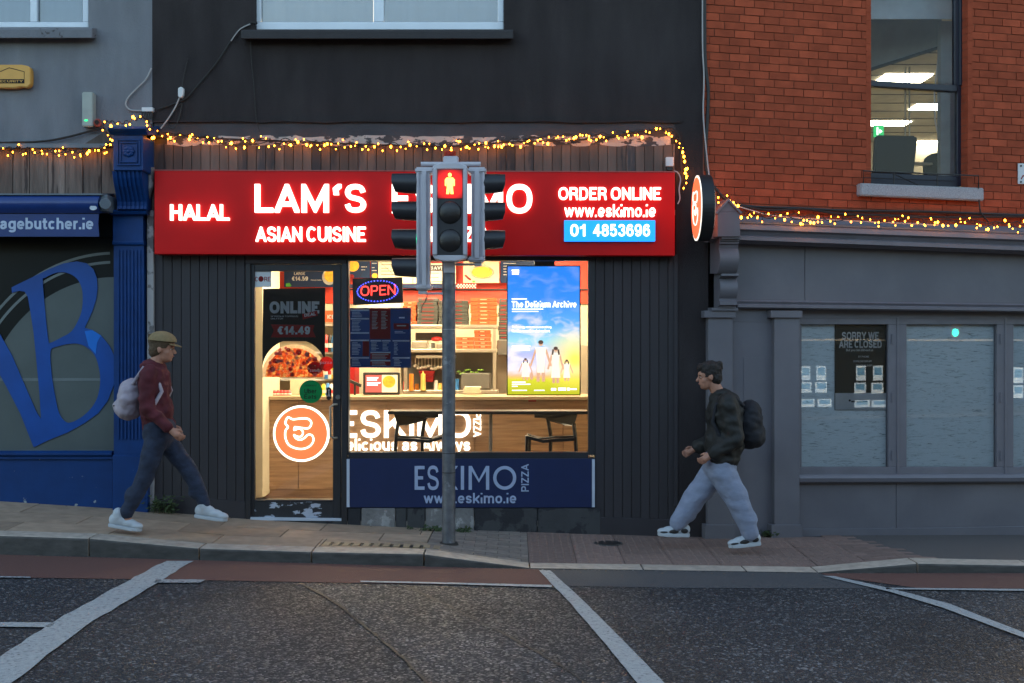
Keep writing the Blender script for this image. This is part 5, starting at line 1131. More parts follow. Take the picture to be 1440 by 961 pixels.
for i, (px, yt, m_) in enumerate(((373, 541, 'can_white'), (379, 541, 'can_white'), (386, 549, 'can_red'), (391, 549, 'can_red'), (396, 549, 'can_red'), (401, 549, 'can_red'), (406, 549, 'can_red'), (455, 540, 'bottle_yellow'), (461, 539, 'bottle_blue'), (466, 540, 'can_white'))):
    drink(px, 557, yt, P128, m_, 'on the counter behind the door, %s from the left' % ORD[i].replace('top', 'first'), CN[m_])
loose('sandwich_picture', 'framed food picture standing on the counter behind the door', 'picture', 'card_pale', lambda b: rect(b, Plane(13.05), 408, 534, 432, 557, -.02, 0), bev=.003)
# kitchen clutter on the rack
random.seed(21)
for i in range(9):
    x = 584 + i * 4.6; yt = random.uniform(505, 511); loose('ladle', 'steel utensil hanging from the rack rail, %s from the left' % ORD[i].replace('top', 'first'), 'utensil', 'steel', lambda b: (cyl(b, P140.pt(x, 503, -.12), P140.pt(x, yt + 6, -.12), .006, n=6), sph(b, P140.pt(x, yt + 9, -.12), (.03, .02, .025), 1)), group='utensils hanging behind the counter')
for i, (x, yb, h_, m_) in enumerate(((644, 491, 0, 0), (574, 490.5, 7, 'can_red'), (604, 490.5, 6, 'can_white'), (609, 490.5, 8, 'steel_dark'), (613, 549, 14, 'can_white'), (619, 549, 10, 'sauce'), (570, 549, 12, 'can_red'), (586, 549, 9, 'orange_jar'), (638, 549, 12, 'steel'), (643, 549, 16, 'bottle_blue'))):
    if m_: loose('container', '%s container on the %s rack shelf, near pixel column order %s' % (m_.replace('_', ' '), 'middle' if yb < 500 else 'lowest', ORD[i]) if 0 else '%s container standing on the %s shelf of the rack, %s along' % ({'can_red': 'red', 'can_white': 'white', 'steel_dark': 'dark grey', 'sauce': 'yellow', 'orange_jar': 'orange', 'steel': 'steel', 'bottle_blue': 'blue'}[m_], 'middle' if yb < 500 else 'lowest', ORD[i].replace('top', 'first')), 'container', m_, lambda b: cyl(b, P140.pt(x, yb, -.12), P140.pt(x, yb - h_, -.12), .028, .024, n=12), smooth=True)
loose('card_machine', 'dark card reader on a stand at the left of the counter', 'card reader', 'monitor_case', lambda b: (prism(b, P129, [(492, 534), (508, 541), (507, 545), (491, 538)], -.06, 0), cyl(b, P129.pt(499, 556, -.03), P129.pt(499, 540, -.03), .012, n=8)))
loose('till_roll', 'stack of paper bags on the counter right of the pole', 'paper bags', 'card_pale', lambda b: [rect(b, P129, 652 + (i % 2), 551 - i * 2.2, 676 - (i % 3), 553 - i * 2.2, -.2, 0) for i in range(4)])
loose('framed_notice', 'small red framed notice low behind the screen', 'notice', 'poster_red', lambda b: rect(b, Plane(12.62), 743, 557.5, 754, 565, -.01, .006))
# window ledge and bar stools
lg = thing('window_ledge', 'narrow black eating ledge along the inside of the shop window', 'ledge', (Plane(11.4).pt(690, 583).x, 11.4, 1.05))
bm = B(); rect(bm, Plane(11.25), 545, 578.5, 828, 583, -.32, 0); part('top', bm, 'chair_black', lg, bev=.006)
for x in (690,):
    bm = B(); cyl(bm, (Plane(11.5).pt(x, 580).x, 11.5, 1.06), (Plane(11.5).pt(x, 580).x, 11.5, IZ0), .018); part('leg', bm, 'steel', lg)
def stool(lab, px, mir, proto=None):
    Y = 11.75; pl = Plane(Y); base = pl.pt(px, 614); base = Vector((base.x, Y, IZ0)); f = FP / Y
    t = thing('bar_stool', lab, 'bar stool', base, 'black stools at the window ledge')
    X = lambda dx: base.x + dx * mir / f; Z = lambda y: H - (y - HOR) / f
    q = lambda dx, y, dy: Vector((X(dx), Y + dy, Z(y)))
    bm = B(); tube(bm, [q(-33, 611, -.12), q(-20, 616, -.14), (q(5, 613, -.15)), q(32, 613, -.12)], .012, 6); v = [q(-34, 611, -.19), q(-12, 617, -.19), q(10, 615, -.19), q(33, 614, -.19)]; w2 = [p + Vector((0, .36, 0)) for p in v]
    solid(bm, v + [p - Vector((0, 0, .03)) for p in v[::-1]], w2 + [p - Vector((0, 0, .03)) for p in w2[::-1]]); part('seat', bm, 'chair_black', t)
    bm = B(); st = [(q(-22 + i * 7.2, 0, 0).x, Y + .16 - .12 * math.sin(i / 8 * math.pi) * 0, i) for i in range(9)]
    fr = [q(-23, 583, .17), q(36, 582, -.12), q(34, 590, -.12), q(31, 598, -.1), q(20, 598, -.05), q(0, 594, .1), q(-8, 590, .15), q(-23, 589, .17)]; solid(bm, fr, [p + Vector((0, .03, 0)) for p in fr]); part('backrest', bm, 'chair_black', t)
    for a, b in ((q(-4, 590, .15), q(0, 613, .15)), (q(31, 595, -.1), q(33, 613, -.15))): bm = B(); tube(bm, [a, b], .02, 6); part('back_post', bm, 'chair_black', t)
    for a, b in ((q(-34, 611, -.16), q(-37, 0, 0)), (q(0, 613, .15), q(0, 0, .2)), (q(33, 613, -.15), q(38, 0, -.2)), (q(-30, 612, .14), q(-33, 0, .2))):
        b = Vector((b.x, b.y if b.y else Y - .2, IZ0)); bm = B(); tube(bm, [a, b], [.02, .014], 6); part('leg', bm, 'chair_black', t)
    bm = B(); z_ = .38; pts = [q(-34, 0, -.17), q(36, 0, -.17), q(36, 0, .17), q(-34, 0, .17), q(-34, 0, -.17)]; tube(bm, [Vector((p.x, p.y, z_)) for p in pts], .01, 5); part('foot_ring', bm, 'chair_black', t)
stool('black bar stool at the right of the window ledge', 775, 1); stool('black bar stool facing the other way, in front of the glowing counter letters', 592, -1)
# hanging screen
tv = thing('window_screen', 'tall screen showing a family walking under a blue sky in the window', 'screen', Plane(11.16).pt(764.5, 556))
PT = Plane(11.16)
bm = B(); rect(bm, PT, 712.5, 373.5, 816.5, 556.5, -.07, -.003); part('case', bm, 'monitor_case', tv, bev=.004)
bm = B(); rect(bm, PT, 714, 375, 815, 555, -.003, .001); part('picture', bm, 'tv_picture', tv)
bm = B(); rect(bm, Plane(11.25), 752, 364, 780, 374, -.06, 0); part('ceiling_bracket', bm, 'monitor_case', tv)
bm = B(); text(bm, 'The Delirium Archive', PT, 719.5, 423.5, 810.5, 432.5, .001, .002, .03); text(bm, 'Technology remembers everything.', PT, 720, 458.5, 776, 462.5, .001, .002, .02, res=1); text(bm, 'Families remember what matters.', PT, 720, 463.5, 774, 467.5, .001, .002, .02, res=1)
text(bm, 'Gough Raglan presents', PT, 719.5, 419.5, 741, 421.5, .001, .002, .01, res=1) if 0 else rect(bm, PT, 719.5, 420, 741, 421.2, .001, .002)
for x0, x1, y in ((720, 764, 434.4), (720, 757, 437.6), (720, 746, 486.5), (720, 744, 489.5), (720, 745, 492), (720, 739, 537), (720, 746, 540), (720, 728, 543), (720, 741, 548.6), (751, 766, 548.6)): rect(bm, PT, x0, y, x1, y + 1.2, .001, .002)
for x0, x1, y0, y1 in ((719.5, 730, 379.5, 381.4), (720, 730, 382.2, 384), (720, 729.5, 384.6, 386.4), (775, 782, 546, 549.5), (785, 796, 545.5, 549.5), (798, 801, 545.5, 549.5), (802, 811, 546.5, 548.5)): rect(bm, PT, x0, y0, x1, y1, .001, .002)
part('lettering', bm, 'tv_white', tv)
def fig(cx, top, bot, wd, kind):
    h_ = bot - top; hr = h_ * .07; pl = PT
    bm = B(); disc(bm, pl, cx, top + hr, hr * .8, hr, .0025, .003, 14); L = (-1, 1)
    for s in L: stroke(bm, pl, [(cx + s * wd * .42, top + h_ * .22), (cx + s * wd * .62, top + h_ * .42), (cx + s * wd * .85, top + h_ * .62)], h_ * .05, .0015, .002)
    for s in L: stroke(bm, pl, [(cx + s * wd * .2, top + h_ * .6), (cx + s * wd * .22, bot)], h_ * .08, .0015, .002)
    part('figure_skin', bm, 'tv_skin', tv)
    bm = B(); e = .5 if kind else .3; prism(bm, pl, [(cx - wd * .45, top + h_ * .17), (cx + wd * .45, top + h_ * .17), (cx + wd * .34, top + h_ * .45), (cx + wd * e, top + h_ * (.85 if kind else .78)), (cx - wd * e, top + h_ * (.85 if kind else .78)), (cx - wd * .34, top + h_ * .45)], .002, .0028); part('figure_clothes', bm, 'tv_dress', tv)
    bm = B(); disc(bm, pl, cx, top + hr * .6, hr * .9, hr * .7, .003, .0034, 12); 
    if kind == 1: stroke(bm, pl, [(cx - hr, top + hr), (cx - hr * 1.3, top + h_ * .22)], hr * .7, .003, .0034); stroke(bm, pl, [(cx + hr, top + hr), (cx + hr * 1.3, top + h_ * .22)], hr * .7, .003, .0034)
    part('figure_hair', bm, 'tv_hair', tv)
fig(760.5, 479, 537, 17, 0); fig(781.5, 488, 539, 13, 1); fig(739, 504, 535, 11, 1); fig(797, 506, 536, 10, 1)
bm = B(); disc(bm, PT, 747.5, 529, 2.3, 6, .0015, .002, 12); part('figure_dog', bm, 'tv_skin', tv)
# things on the glass
PG = Plane(11.036)        # just inside the door glass is .038..046; stick on the inner face
wi = -.012
def gl(name, lab, cat, x, y): return thing(name, lab, cat, F_.pt(x, y, -.05))
po = gl('deal_poster', 'dark online deal poster with a pizza, on the door glass', 'poster', 414, 531)
bm = B(); prism(bm, F_, [(370, 406.5), (457.5, 405), (457, 480), (369, 480)], -.052, -.049); part('sheet', bm, 'black_print', po)
for sg, xe in ((1, 457), (-1, 369)):
    bm = B(); ya_ = 523 - math.sqrt(max(0, 46 ** 2 - (xe - 414) ** 2)); arc = [(414 + sg * 46 * math.sin(a), 523 - 46 * math.cos(a)) for a in [k * .12 for k in range(0, 11)] if 46 * math.sin(a) < abs(xe - 414)]
    for p_, q_ in zip(arc, arc[1:] + [(xe, ya_)]): prism(bm, F_, [(p_[0], 480), (q_[0], 480), q_, p_][::sg], -.052, -.0491) if q_[1] > 480 and p_[1] > 480 else prism(bm, F_, [(p_[0], 479.9), (q_[0], 479.9), (q_[0], max(480, q_[1])), (p_[0], max(480, p_[1]))][::sg], -.052, -.0491)
    part('sheet_corner', bm, 'black_print', po)
W1, W2 = -.049, -.0478
bm = B(); text(bm, 'ONLINE', F_, 379, 424, 449, 441, W1, W2, .055); text(bm, '14" PIZZA (4 TOPPINGS)', F_, 380.5, 444, 419, 446.4, W1, W2, .01, res=1); text(bm, 'ONLY FOR', F_, 380.5, 447.4, 398, 449.4, W1, W2, .01, res=1); part('lettering', bm, 'grey_print', po)
bm = B(); prism(bm, F_, [(425, 442), (446, 437), (447, 444), (426, 449.5)], W2, W2 + .001); part('deal_flash', bm, 'poster_red', po); bm = B(); text(bm, 'DEAL', F_, 428, 441.5, 444, 446, W2 + .001, W2 + .002, .04, slope=-2.5); part('deal_lettering', bm, 'white_print', po)
bm = B(); prism(bm, F_, [(381, 456.5), (442, 457.5), (440, 465), (444, 474.5), (381, 474.5), (385, 465)], W1, W2); part('price_ribbon', bm, 'poster_red', po)
bm = B(); text(bm, '\u20ac14.49', F_, 390.5, 459, 436, 470.5, W2, W2 + .001, .045); part('price', bm, 'white_print', po)
def pz(r): return clip_bottom([(414 + r * math.cos(a * math.pi / 40) * 1.0, 523 + r * math.sin(a * math.pi / 40)) for a in range(80)], 530.8)
bm = B(); O_, I_ = [[(414 + r * math.cos(math.pi + k * math.pi / 40), 530.5 - r * math.sin(k * math.pi / 40)) for k in range(41)] for r in (46, 40.6)]
for k in range(40):
    q = [(min(456, max(369.2, x)), y) for x, y in (O_[k], O_[k + 1], I_[k + 1], I_[k])]
    if abs(q[0][0] - q[2][0]) > .3 or abs(q[0][1] - q[2][1]) > .3: prism(bm, F_, q, W1, W2)
part('pizza_crust', bm, 'crust', po)
bm = B(); prism(bm, F_, [(x, 530.5 + (y - 530.5) * 1.0) for x, y in I_], W1, W2); part('pizza_cheese', bm, 'pizza_top', po)
random.seed(3)
for nm, m_, n, r0 in (('ham_slices', 'ham', 26, (2, 4)), ('cheese_shreds', 'cheese', 60, (.7, 1.9)), ('pepperoni_slices', 'pepperoni', 14, (3, 5))):
    bm = B()
    for i in range(n):
        for _ in range(30):
            x, y = random.uniform(375, 453), random.uniform(484, 528)
            if (x - 414) ** 2 + (y - 523) ** 2 < 37 ** 2: break
        r = random.uniform(*r0); e = i * .00002; ry = min(r * random.uniform(.6, 1), 530 - y); prism(bm, F_, [(x + r * random.uniform(.75, 1) * math.cos(a), y + ry * math.sin(a)) for a in [k * math.pi / 4.5 for k in range(9)]], W2 + .001, W2 + .0015 + e + .0002 * (nm[0] == 'c'))
    part(nm, bm, m_, po)
st = gl('round_sticker', 'dark round sticker overlapping the pizza poster', 'sticker', 459, 522); bm = B(); disc(bm, F_, 459, 512, 10, 10.5, -.0475, -.0465); part('disc', bm, 'pepperoni', st); bm = B(); disc(bm, F_, 443, 518, 11, 9, -.0476, -.0466); part('seal', bm, 'poster_red', st)
bm = B(); text(bm, 'ESKIMO', F_, 436, 520, 450, 523, -.0466, -.046, .02, res=1); text(bm, 'pizza', F_, 450, 508, 467, 513, -.0465, -.046, .02, res=1); part('lettering', bm, 'white_print', st)
st = gl('core_sticker', 'square white sticker lettered core in the top corner of the door', 'sticker', 369, 404); bm = B(); rect(bm, F_, 357.5, 381.5, 381.5, 404, -.036, -.034); part('sheet', bm, 'plastic_white', st)
letters('C', F_, 358.5, 389.5, 363, 396, -.034, -.033, 'poster_red', st); letters('RE', F_, 371.5, 389.5, 380.5, 396, -.034, -.033, 'poster_red', st); bm = B(); disc(bm, F_, 367, 392.5, 3.6, 4, -.034, -.033, 20); part('round_letter', bm, 'poster_red', st)
st = gl('delivery_sticker', 'green round delivery sticker on the door glass', 'sticker', 437, 567); bm = B(); disc(bm, F_, 437, 551, 16.2, 16.2, -.036, -.034); part('disc', bm, 'green_sticker', st)
bm = B(); text(bm, 'Uber', F_, 428, 547, 445, 553.5, -.034, -.033, .01); text(bm, 'Eats', F_, 428, 555, 445, 561, -.034, -.033, .01); text(bm, 'ORDER WITH', F_, 428, 541.5, 445, 543.5, -.034, -.033, .0, res=1); part('lettering', bm, 'black_print', st)
st = gl('walk_sticker', 'small black oval sticker with a white walking figure on the door glass', 'sticker', 462.5, 564); bm = B(); prism(bm, F_, [(459, 547), (462.5, 544.5), (466, 547), (466, 561), (462.5, 563.5), (459, 561)], -.036, -.034); part('oval', bm, 'black_print', st)
bm = B(); disc(bm, F_, 462.5, 549, 1.2, 1.2, -.034, -.033, 10); stroke(bm, F_, [(462.5, 550.5), (462.5, 554), (461, 558)], 1.3, -.034, -.033); stroke(bm, F_, [(462.5, 554), (464, 558)], 1.2, -.034, -.033); part('figure', bm, 'white_print', st)
lo = gl('round_logo_light', 'round orange light with a white outlined letter on the door glass', 'illuminated sign', 423.5, 650)
bm = B(); disc(bm, F_, 423.5, 610, 39.5, 39.5, -.036, -.012, 64); part('white_rim', bm, 'led_white_in', lo)
bm = B(); disc(bm, F_, 423.5, 610, 36.6, 36.6, -.012, -.010, 64); part('orange_face', bm, 'orange_door', lo)
elogo(lambda x, y: F_.pt(423.5 + x / 4.575, 610 + y / 4.575, -.006), .0085, 'led_white_in', lo)
# lit edge strip + open sign + folded menus on the window
op = thing('open_sign', 'red and blue LED open sign hanging in the window', 'open sign', F_.pt(531, 429, -.1))
PO = Plane(11.1)
bm = B(); prism(bm, PO, [(495.5, 392), (565.5, 390), (567, 426), (496.5, 429.5)], -.03, 0); part('panel', bm, 'black', op, bev=.003)
bm = B(); text(bm, 'OPEN', PO, 507, 402.5, 556, 416.5, .0, .006, .0, slope=-2); part('lettering', bm, 'open_red', op)
bm = B()
for i in range(40): a = i * math.pi / 20; c = PO.pt(531 + 28.5 * math.cos(a), 409.5 + 14.5 * math.sin(a) - 1.2 * math.cos(a), .004); sph(bm, c, .0062, 1)
part('blue_dots', bm, 'open_blue', op)
bm = B(); tube(bm, [PO.pt(505, 391, -.01), PO.pt(519, 367, -.01)], .002, 4); tube(bm, [PO.pt(557, 390, -.01), PO.pt(533, 367, -.01)], .002, 4); part('hanging_wire', bm, 'black', op)
mn = thing('menu_sheet', 'large navy and red takeaway menu taped inside the window under the open sign', 'menu', F_.pt(534, 518, -.07))
bm = B(); prism(bm, F_, [(491.5, 433.5), (578, 433), (578, 517.5), (492.5, 517)], -.066, -.063); part('sheet', bm, 'menu_navy', mn)
bm = B(); rect(bm, F_, 520, 434, 549, 477, -.063, -.062); rect(bm, F_, 520.5, 496, 549, 505, -.063, -.062); rect(bm, F_, 520.5, 508, 549, 514, -.063, -.062); rect(bm, F_, 510, 480, 519, 501, -.063, -.062); rect(bm, F_, 553.5, 455, 575, 463.5, -.063, -.062); part('red_block', bm, 'menu_red', mn)
bm = B()
for x0, x1, y in ((493, 519, 435.5), (493, 519, 447.5), (493, 519, 467.5), (493, 519, 478), (521, 536, 478.5), (537, 549, 478.5), (552, 576, 478.5), (493, 519, 502.5), (521, 549, 495), (521, 549, 506.5), (552, 576, 502.5)): rect(bm, F_, x0, y, x1, y + 2, -.062, -.0614)
for x0, x1, ya, yb in ((495, 512, 439, 446), (495, 510, 451, 466), (523, 532, 438, 464), (536, 545, 438, 464), (555, 574, 466, 470), (495, 508, 482, 500), (522, 533, 482, 494), (538, 547, 482, 494), (554, 560, 482, 500), (523, 547, 498.5, 505), (523, 547, 509.5, 514), (554, 566, 505.5, 514), (495, 508, 505.5, 515)):
    y = ya
    while y < yb: rect(bm, F_, x0, y, x0 + (x1 - x0) * random.uniform(.6, 1), y + .8, -.062, -.0614); y += 2
rect(bm, F_, 558, 457.5, 571, 459, -.0615, -.061); rect(bm, F_, 561, 446, 569, 448, -.062, -.061)
part('printed_lines', bm, 'menu_pale', mn)
# ------------------------------------------------------------------ pedestrian and traffic signals on the grey pole
SY = 10.14; SP = Plane(SY)
base = G(629.5, 768, pav)
pt_ = thing('traffic_signal', 'grey pole with a red man pedestrian light between two sideways traffic lights', 'traffic light', (base.x, SY, base.z))
zof = lambda y, Y=SY: H - (y - HOR) / FP * Y
xof = lambda x, Y=SY: (x - CX) / FP * Y
pc = xof(631)
bm = B(); cyl(bm, (pc, SY, base.z - .05), (pc, SY, zof(352)), .057, n=24); pole = part('pole', bm, 'pole_grey', pt_, smooth=True)
bm = B(); cyl(bm, (pc, SY, zof(350)), (pc, SY, zof(222)), .045, n=16); part('inner_post', bm, 'pole_grey', pt_)
bm = B(); cyl(bm, (pc, SY, base.z - .01), (pc, SY, base.z + .012), .085, .075, n=24); part('foot_collar', bm, 'joint', pt_)
for y in (664, 463, 637): bm = B(); cyl(bm, (pc, SY, zof(y)), (pc, SY, zof(y + 1)), .0585, n=24); part('band', bm, 'cable_white' if y == 463 else 'black', pole)
bm = B(); rect(bm, SP, 623, 219.5, 644.5, 237, .0, .09); part('top_bracket', bm, 'signal_grey', pt_, bev=.008, seg=2)
bm = B(); cyl(bm, SP.pt(633, 219, .04), SP.pt(633, 213.5, .04), .05, n=16); part('cable_cap', bm, 'pepperoni', pt_)
bm = B(); tube(bm, [SP.pt(592, 231, .05), SP.pt(676, 231, .05)], .02, 10); part('cross_tube', bm, 'signal_grey', pt_, smooth=True)
# pedestrian head, facing the road
ph = B(); rect(ph, SP, 608.5, 234, 656.5, 361, .05, .20); hd = part('pedestrian_head', ph, 'signal_grey', pt_, bev=.015, seg=3)
bm = B(); prism(bm, SP, [(607, 238), (609, 233), (620, 229), (645, 229), (656, 233), (658, 238)], .04, .215); part('top_cap', bm, 'signal_grey', hd, bev=.006)
bm = B(); prism(bm, SP, [(608, 359), (657, 359), (654, 364), (641, 367.5), (624, 367.5), (611, 364)], .04, .215); part('bottom_cap', bm, 'signal_grey', hd, bev=.006)
bm = B()
for r in ((608, 237, 614.5, 359), (651, 237, 657, 359)): rect(bm, SP, *r, .19, .235)
part('side_frame', bm, 'signal_grey', hd, bev=.008, seg=2)
bm = B(); rect(bm, SP, 614.5, 238, 651, 359, .198, .207); part('face_plate', bm, 'signal_black', hd)
M['lens_red'].node_tree.nodes['centre'].inputs[1].default_value = SP.pt(632.8, 260, .213) - wl(pt_)
for y in (259, 299, 338.5):
    bm = B(); c = SP.pt(632.8, y, .205); 
    if y == 259: rect(bm, SP, 615.5, 239, 650, 279, .207, .213); part('red_lens', bm, 'lens_red', hd)
    else:
        sph(bm, c, (.099, .035, .099), 3); part('dark_lens', bm, 'lens_dark', hd, smooth=True)
bm = B(); disc(bm, SP, 632.5, 246.2, 2.5, 2.9, .213, .218, 14)
prism(bm, SP, [(628, 250), (637, 250), (639.5, 253), (639.5, 261), (637.8, 262), (637, 256), (636.8, 264), (637.6, 273), (633.8, 273), (632.6, 265), (631.4, 273), (627.5, 273), (628.4, 264), (628, 256), (627.3, 262), (625.6, 261), (625.6, 253)], .213, .218); part('red_man', bm, 'man_red', hd)
def side_head(sgn, x0, x1, ys, ybot, green):
    h_ = B(); rect(h_, SP, x0, 236, x1, ybot, -.10, .10); hh = part('signal_head', h_, 'signal_grey', pt_, bev=.03, seg=3, smooth=True)
    bm = B(); rect(bm, SP, x0 - 5, 235, x1 + 5, 243, -.09, .09); part('end_cap', bm, 'signal_grey', hh, bev=.012, seg=2); bm = B(); rect(bm, SP, x0 - 5, ybot - 7, x1 + 3, ybot, -.09, .09); part('end_cap', bm, 'signal_grey', hh, bev=.012, seg=2)
    xb = x0 + 1 if sgn < 0 else x1 - 1; bm = B(); xa_ = xb + sgn * 4; rect(bm, SP, min(xa_, xb), 243, max(xa_, xb), ybot - 7, -.1, .085); part('door_panel', bm, 'signal_grey', hh, bev=.006)
    for i, (yt, yb_) in enumerate(ys):
        Xb = xof(xb + sgn * 3); Xe = xof(xb + sgn * (38 if sgn < 0 else 33)); cz = zof((yt + yb_) / 2); r = abs(zof(yt) - zof(yb_)) / 2
        bm = B(); n = 24; rings = []
        for t, rr, inner in ((0, r, 0), (.5, r * .97, 0), (1, r * .9, 0), (1, r * .9 - .006, 1), (.5, r * .97 - .006, 1), (0, r - .006, 1)):
            ring = []
            for k in range(n):
                a = k * 2 * math.pi / n; cut = 1 - .13 * max(0, -math.sin(a)) if t == 1 else 1        # lower lip is shorter
                x = Xb + (Xe - Xb) * t * cut; ring.append(bm.verts.new((x, SY + rr * 1.0 * math.cos(a), cz + rr * math.sin(a) + (r - r * .9) * t * .75)))
            rings.append(ring)
        for p, q in zip(rings, rings[1:]):
            for k in range(n): face(bm, (p[k], p[(k + 1) % n], q[(k + 1) % n], q[k]))
        v = part('visor', bm, 'signal_black', hh, smooth=True)
        bm = B(); sph(bm, (Xb, SY, cz), (.02, r * .92, r * .92), 2); part('lens', bm, 'lens_green' if i == green else 'lens_dark', hh, smooth=True)
side_head(-1, 588.5, 604, [(244, 273), (283.5, 311), (322.5, 352), (363, 390.5)], 407, 2)
side_head(1, 662.5, 678.5, [(245, 273), (284.5, 311.5), (324, 351.5)], 368, 2)
bm = B(); rect(bm, SP, 667, 368, 677, 374, -.05, .05); rect(bm, SP, 640, 370.5, 667.2, 373.5, -.01, .03); part('lower_bracket', bm, 'signal_grey', pt_, bev=.004); bm = B(); rect(bm, SP, 588, 407, 600, 414, -.05, .05); rect(bm, SP, 598, 411.5, 624, 414.5, -.01, .03); part('lower_bracket', bm, 'signal_grey', pt_, bev=.004); bm = B(); rect(bm, SP, 623.5, 369, 640, 384, .03, .068); part('pole_clamp', bm, 'signal_grey', pt_, bev=.004)
bm = B(); ptube(bm, SP, [(601, 415), (598, 424), (594, 430), (592, 440)], .006, 0.02); part('loose_cable', bm, 'cable_dark', pt_)
# ------------------------------------------------------------------ fairy lights
bmb = B(); sph(bmb, (0, 0, 0), (.0062, .0062, .009), 1); BU = bpy.data.meshes.new('bulb'); bmb.to_mesh(BU); bmb.free(); BU.materials.append(M['bulb'])
def fairy(lab, path, step, pl, w, lo=-6, hi=13, seed=1, sway=2.0):
    random.seed(seed); P = curve_pts(path, 14); t = thing('string_lights', lab, 'string lights', pl.pt(P[len(P) // 2].x, P[len(P) // 2].y + 8, w), 'warm fairy lights along the shopfronts')
    bm = B(); Q = [pl.pt(p.x, p.y + 2 * math.sin(i * .9) + random.uniform(-1, 1), w + random.uniform(-.01, .02)) for i, p in enumerate(P)]; tube(bm, Q, .0045, 5)
    if sway: tube(bm, [pl.pt(p.x, p.y + 3 + 3 * math.sin(i * .5 + 1), w + .015) for i, p in enumerate(P)], .004, 5)
    d = 0; bulbs = []; drops = B()
    for a, b in zip(P, P[1:]):
        L_ = (b - a).length
        while d < L_:
            p = a + (b - a) * (d / L_); dy = random.triangular(lo, hi, 6); dx = random.uniform(-3, 3); q0 = pl.pt(p.x, p.y, w); q1 = pl.pt(p.x + dx, p.y + dy, w + random.uniform(.0, .035)); tube(drops, [q0, (q0 + q1) / 2 + Vector((0, -.008, 0)), q1], .0028, 4); bulbs.append(q1); d += step * random.uniform(.35, 1.8)
        d -= L_
    cable = part('cable', bm, 'cable_dark', t); part('bulb_leads', drops, 'cable_dark', t, kind='stuff')
    for q in bulbs: o = child('bulb', BU, t, q); s = random.choice((.8, .9, 1, 1, 1.15, 1.7)); o.scale = (s,) * 3
    return len(bulbs)
nb_ = fairy('warm string lights across the butcher boards on the left', [(-160, 206), (-60, 212), (0, 208), (30, 208), (60, 212), (100, 212), (130, 210), (156, 203)], 5.2, F_, .05, seed=2)
fairy('short tangle of warm lights around the top of the blue pilaster', [(146, 206), (157, 196), (150, 186), (145, 177), (152, 171), (170, 173), (190, 168), (202, 166), (210, 172), (216, 184)], 6, F_, .43, -4, 7, seed=3, sway=0)
fairy('long run of warm string lights over the red takeaway sign', [(213, 184), (240, 188), (275, 190), (320, 197), (380, 197), (440, 199), (500, 203), (560, 203), (620, 203), (680, 200), (730, 196), (780, 190), (830, 190), (880, 186), (930, 182), (948, 188), (958, 205), (964, 225), (966, 250), (961, 266)], 4.9, F_, .05, seed=4)
fairy('warm string lights draped along the grey cornice on the right', [(1003, 268), (1010, 275), (1026, 281), (1040, 297), (1060, 301), (1100, 302), (1150, 305), (1220, 306), (1300, 309), (1380, 312), (1440, 315), (1540, 318)], 5.6, R_, .29, -7, 14, seed=5)
# ------------------------------------------------------------------ cables
def cable(lab, pts, r, pl, w, m_='cable_dark'): bm = B(); ptube(bm, pl, pts, r, w, 6, 8); return part('cable', bm, m_, label=lab, cat='cable')
cable('thick black cable hanging above the right cornice', [(1003, 262), (1025, 284), (1060, 291), (1120, 293), (1200, 297), (1300, 298), (1440, 303), (1600, 306)], .014, R_, .05)
cable('second black cable sagging under the first above the cornice', [(1030, 287), (1080, 296), (1130, 294), (1180, 301), (1240, 303), (1330, 306), (1440, 305), (1600, 310)], .011, R_, .07)
cable('pale cable lying on the cornice by the bracket', [(1030, 288), (1060, 297), (1090, 304), (1160, 309), (1240, 313), (1320, 317)], .006, R_, .24, 'cable_white')
cable('thin dark cable dropping from the granite sill', [(1376, 264), (1377, 285), (1380, 300), (1390, 312)], .007, R_, .08)
cable('black cable running down the joint beside the brickwork', [(991, -60), (991, 40), (992, 90), (996, 130), (994, 180), (992, 215), (995, 245), (1002, 262)], .016, F_, .02)
cable('thin grey cable beside the black one at the brick edge', [(988, -60), (988, 60), (990, 110), (989, 160), (993, 210), (998, 255)], .007, F_, .035, 'cable_white')
cable('dark cable rising from the left boards to the red sounder', [(-200, 204), (0, 201), (60, 199), (95, 193), (122, 186), (142, 182)], .010, F_, .04)
cable('grey cable curling down the left wall to the junction box', [(213, 96), (205, 112), (192, 125), (180, 138), (177, 148), (184, 155), (199, 156)], .008, F_, .02, 'cable_white')
cable('cable sloping from the upper window corner down the dark wall', [(362, 33), (350, 33), (335, 45), (322, 62), (305, 88), (280, 118), (262, 138), (240, 148), (222, 154)], .008, F_, .02)
cable('pale wire twisted along the sloping cable', [(352, 34), (337, 42), (325, 58)], .006, F_, .035, 'cable_white')
cable('white lead hanging below the small white connector', [(254, 134), (246, 152), (236, 168), (226, 181)], .007, F_, .03, 'cable_white')
cable('loop of grey wire below the white connector', [(256, 146), (252, 165), (245, 181), (236, 176), (240, 160), (255, 145)], .005, F_, .02)
cable('thin wire running down the dark wall from the window sill', [(352, 55), (354, 90), (357, 120), (359, 150), (361, 172), (365, 186)], .004, F_, .012)
cable('short black wire above the white connector', [(264, 82), (261, 96), (256, 122)], .004, F_, .015)
bm = B(); prism(bm, F_, [(250, 124), (254, 122), (258, 124), (257.5, 134), (255, 138), (250, 136)], 0, .05); part('connector_box', bm, 'plastic_white', label='small white cable connector on the dark wall', cat='connector', bev=.006)
cable('thin cable lying along the top of the takeaway boards', [(217, 185), (280, 193), (350, 197), (450, 201), (560, 205), (640, 206), (720, 200), (830, 196), (930, 181), (950, 185), (957, 200), (958, 240)], .008, F_, .03)
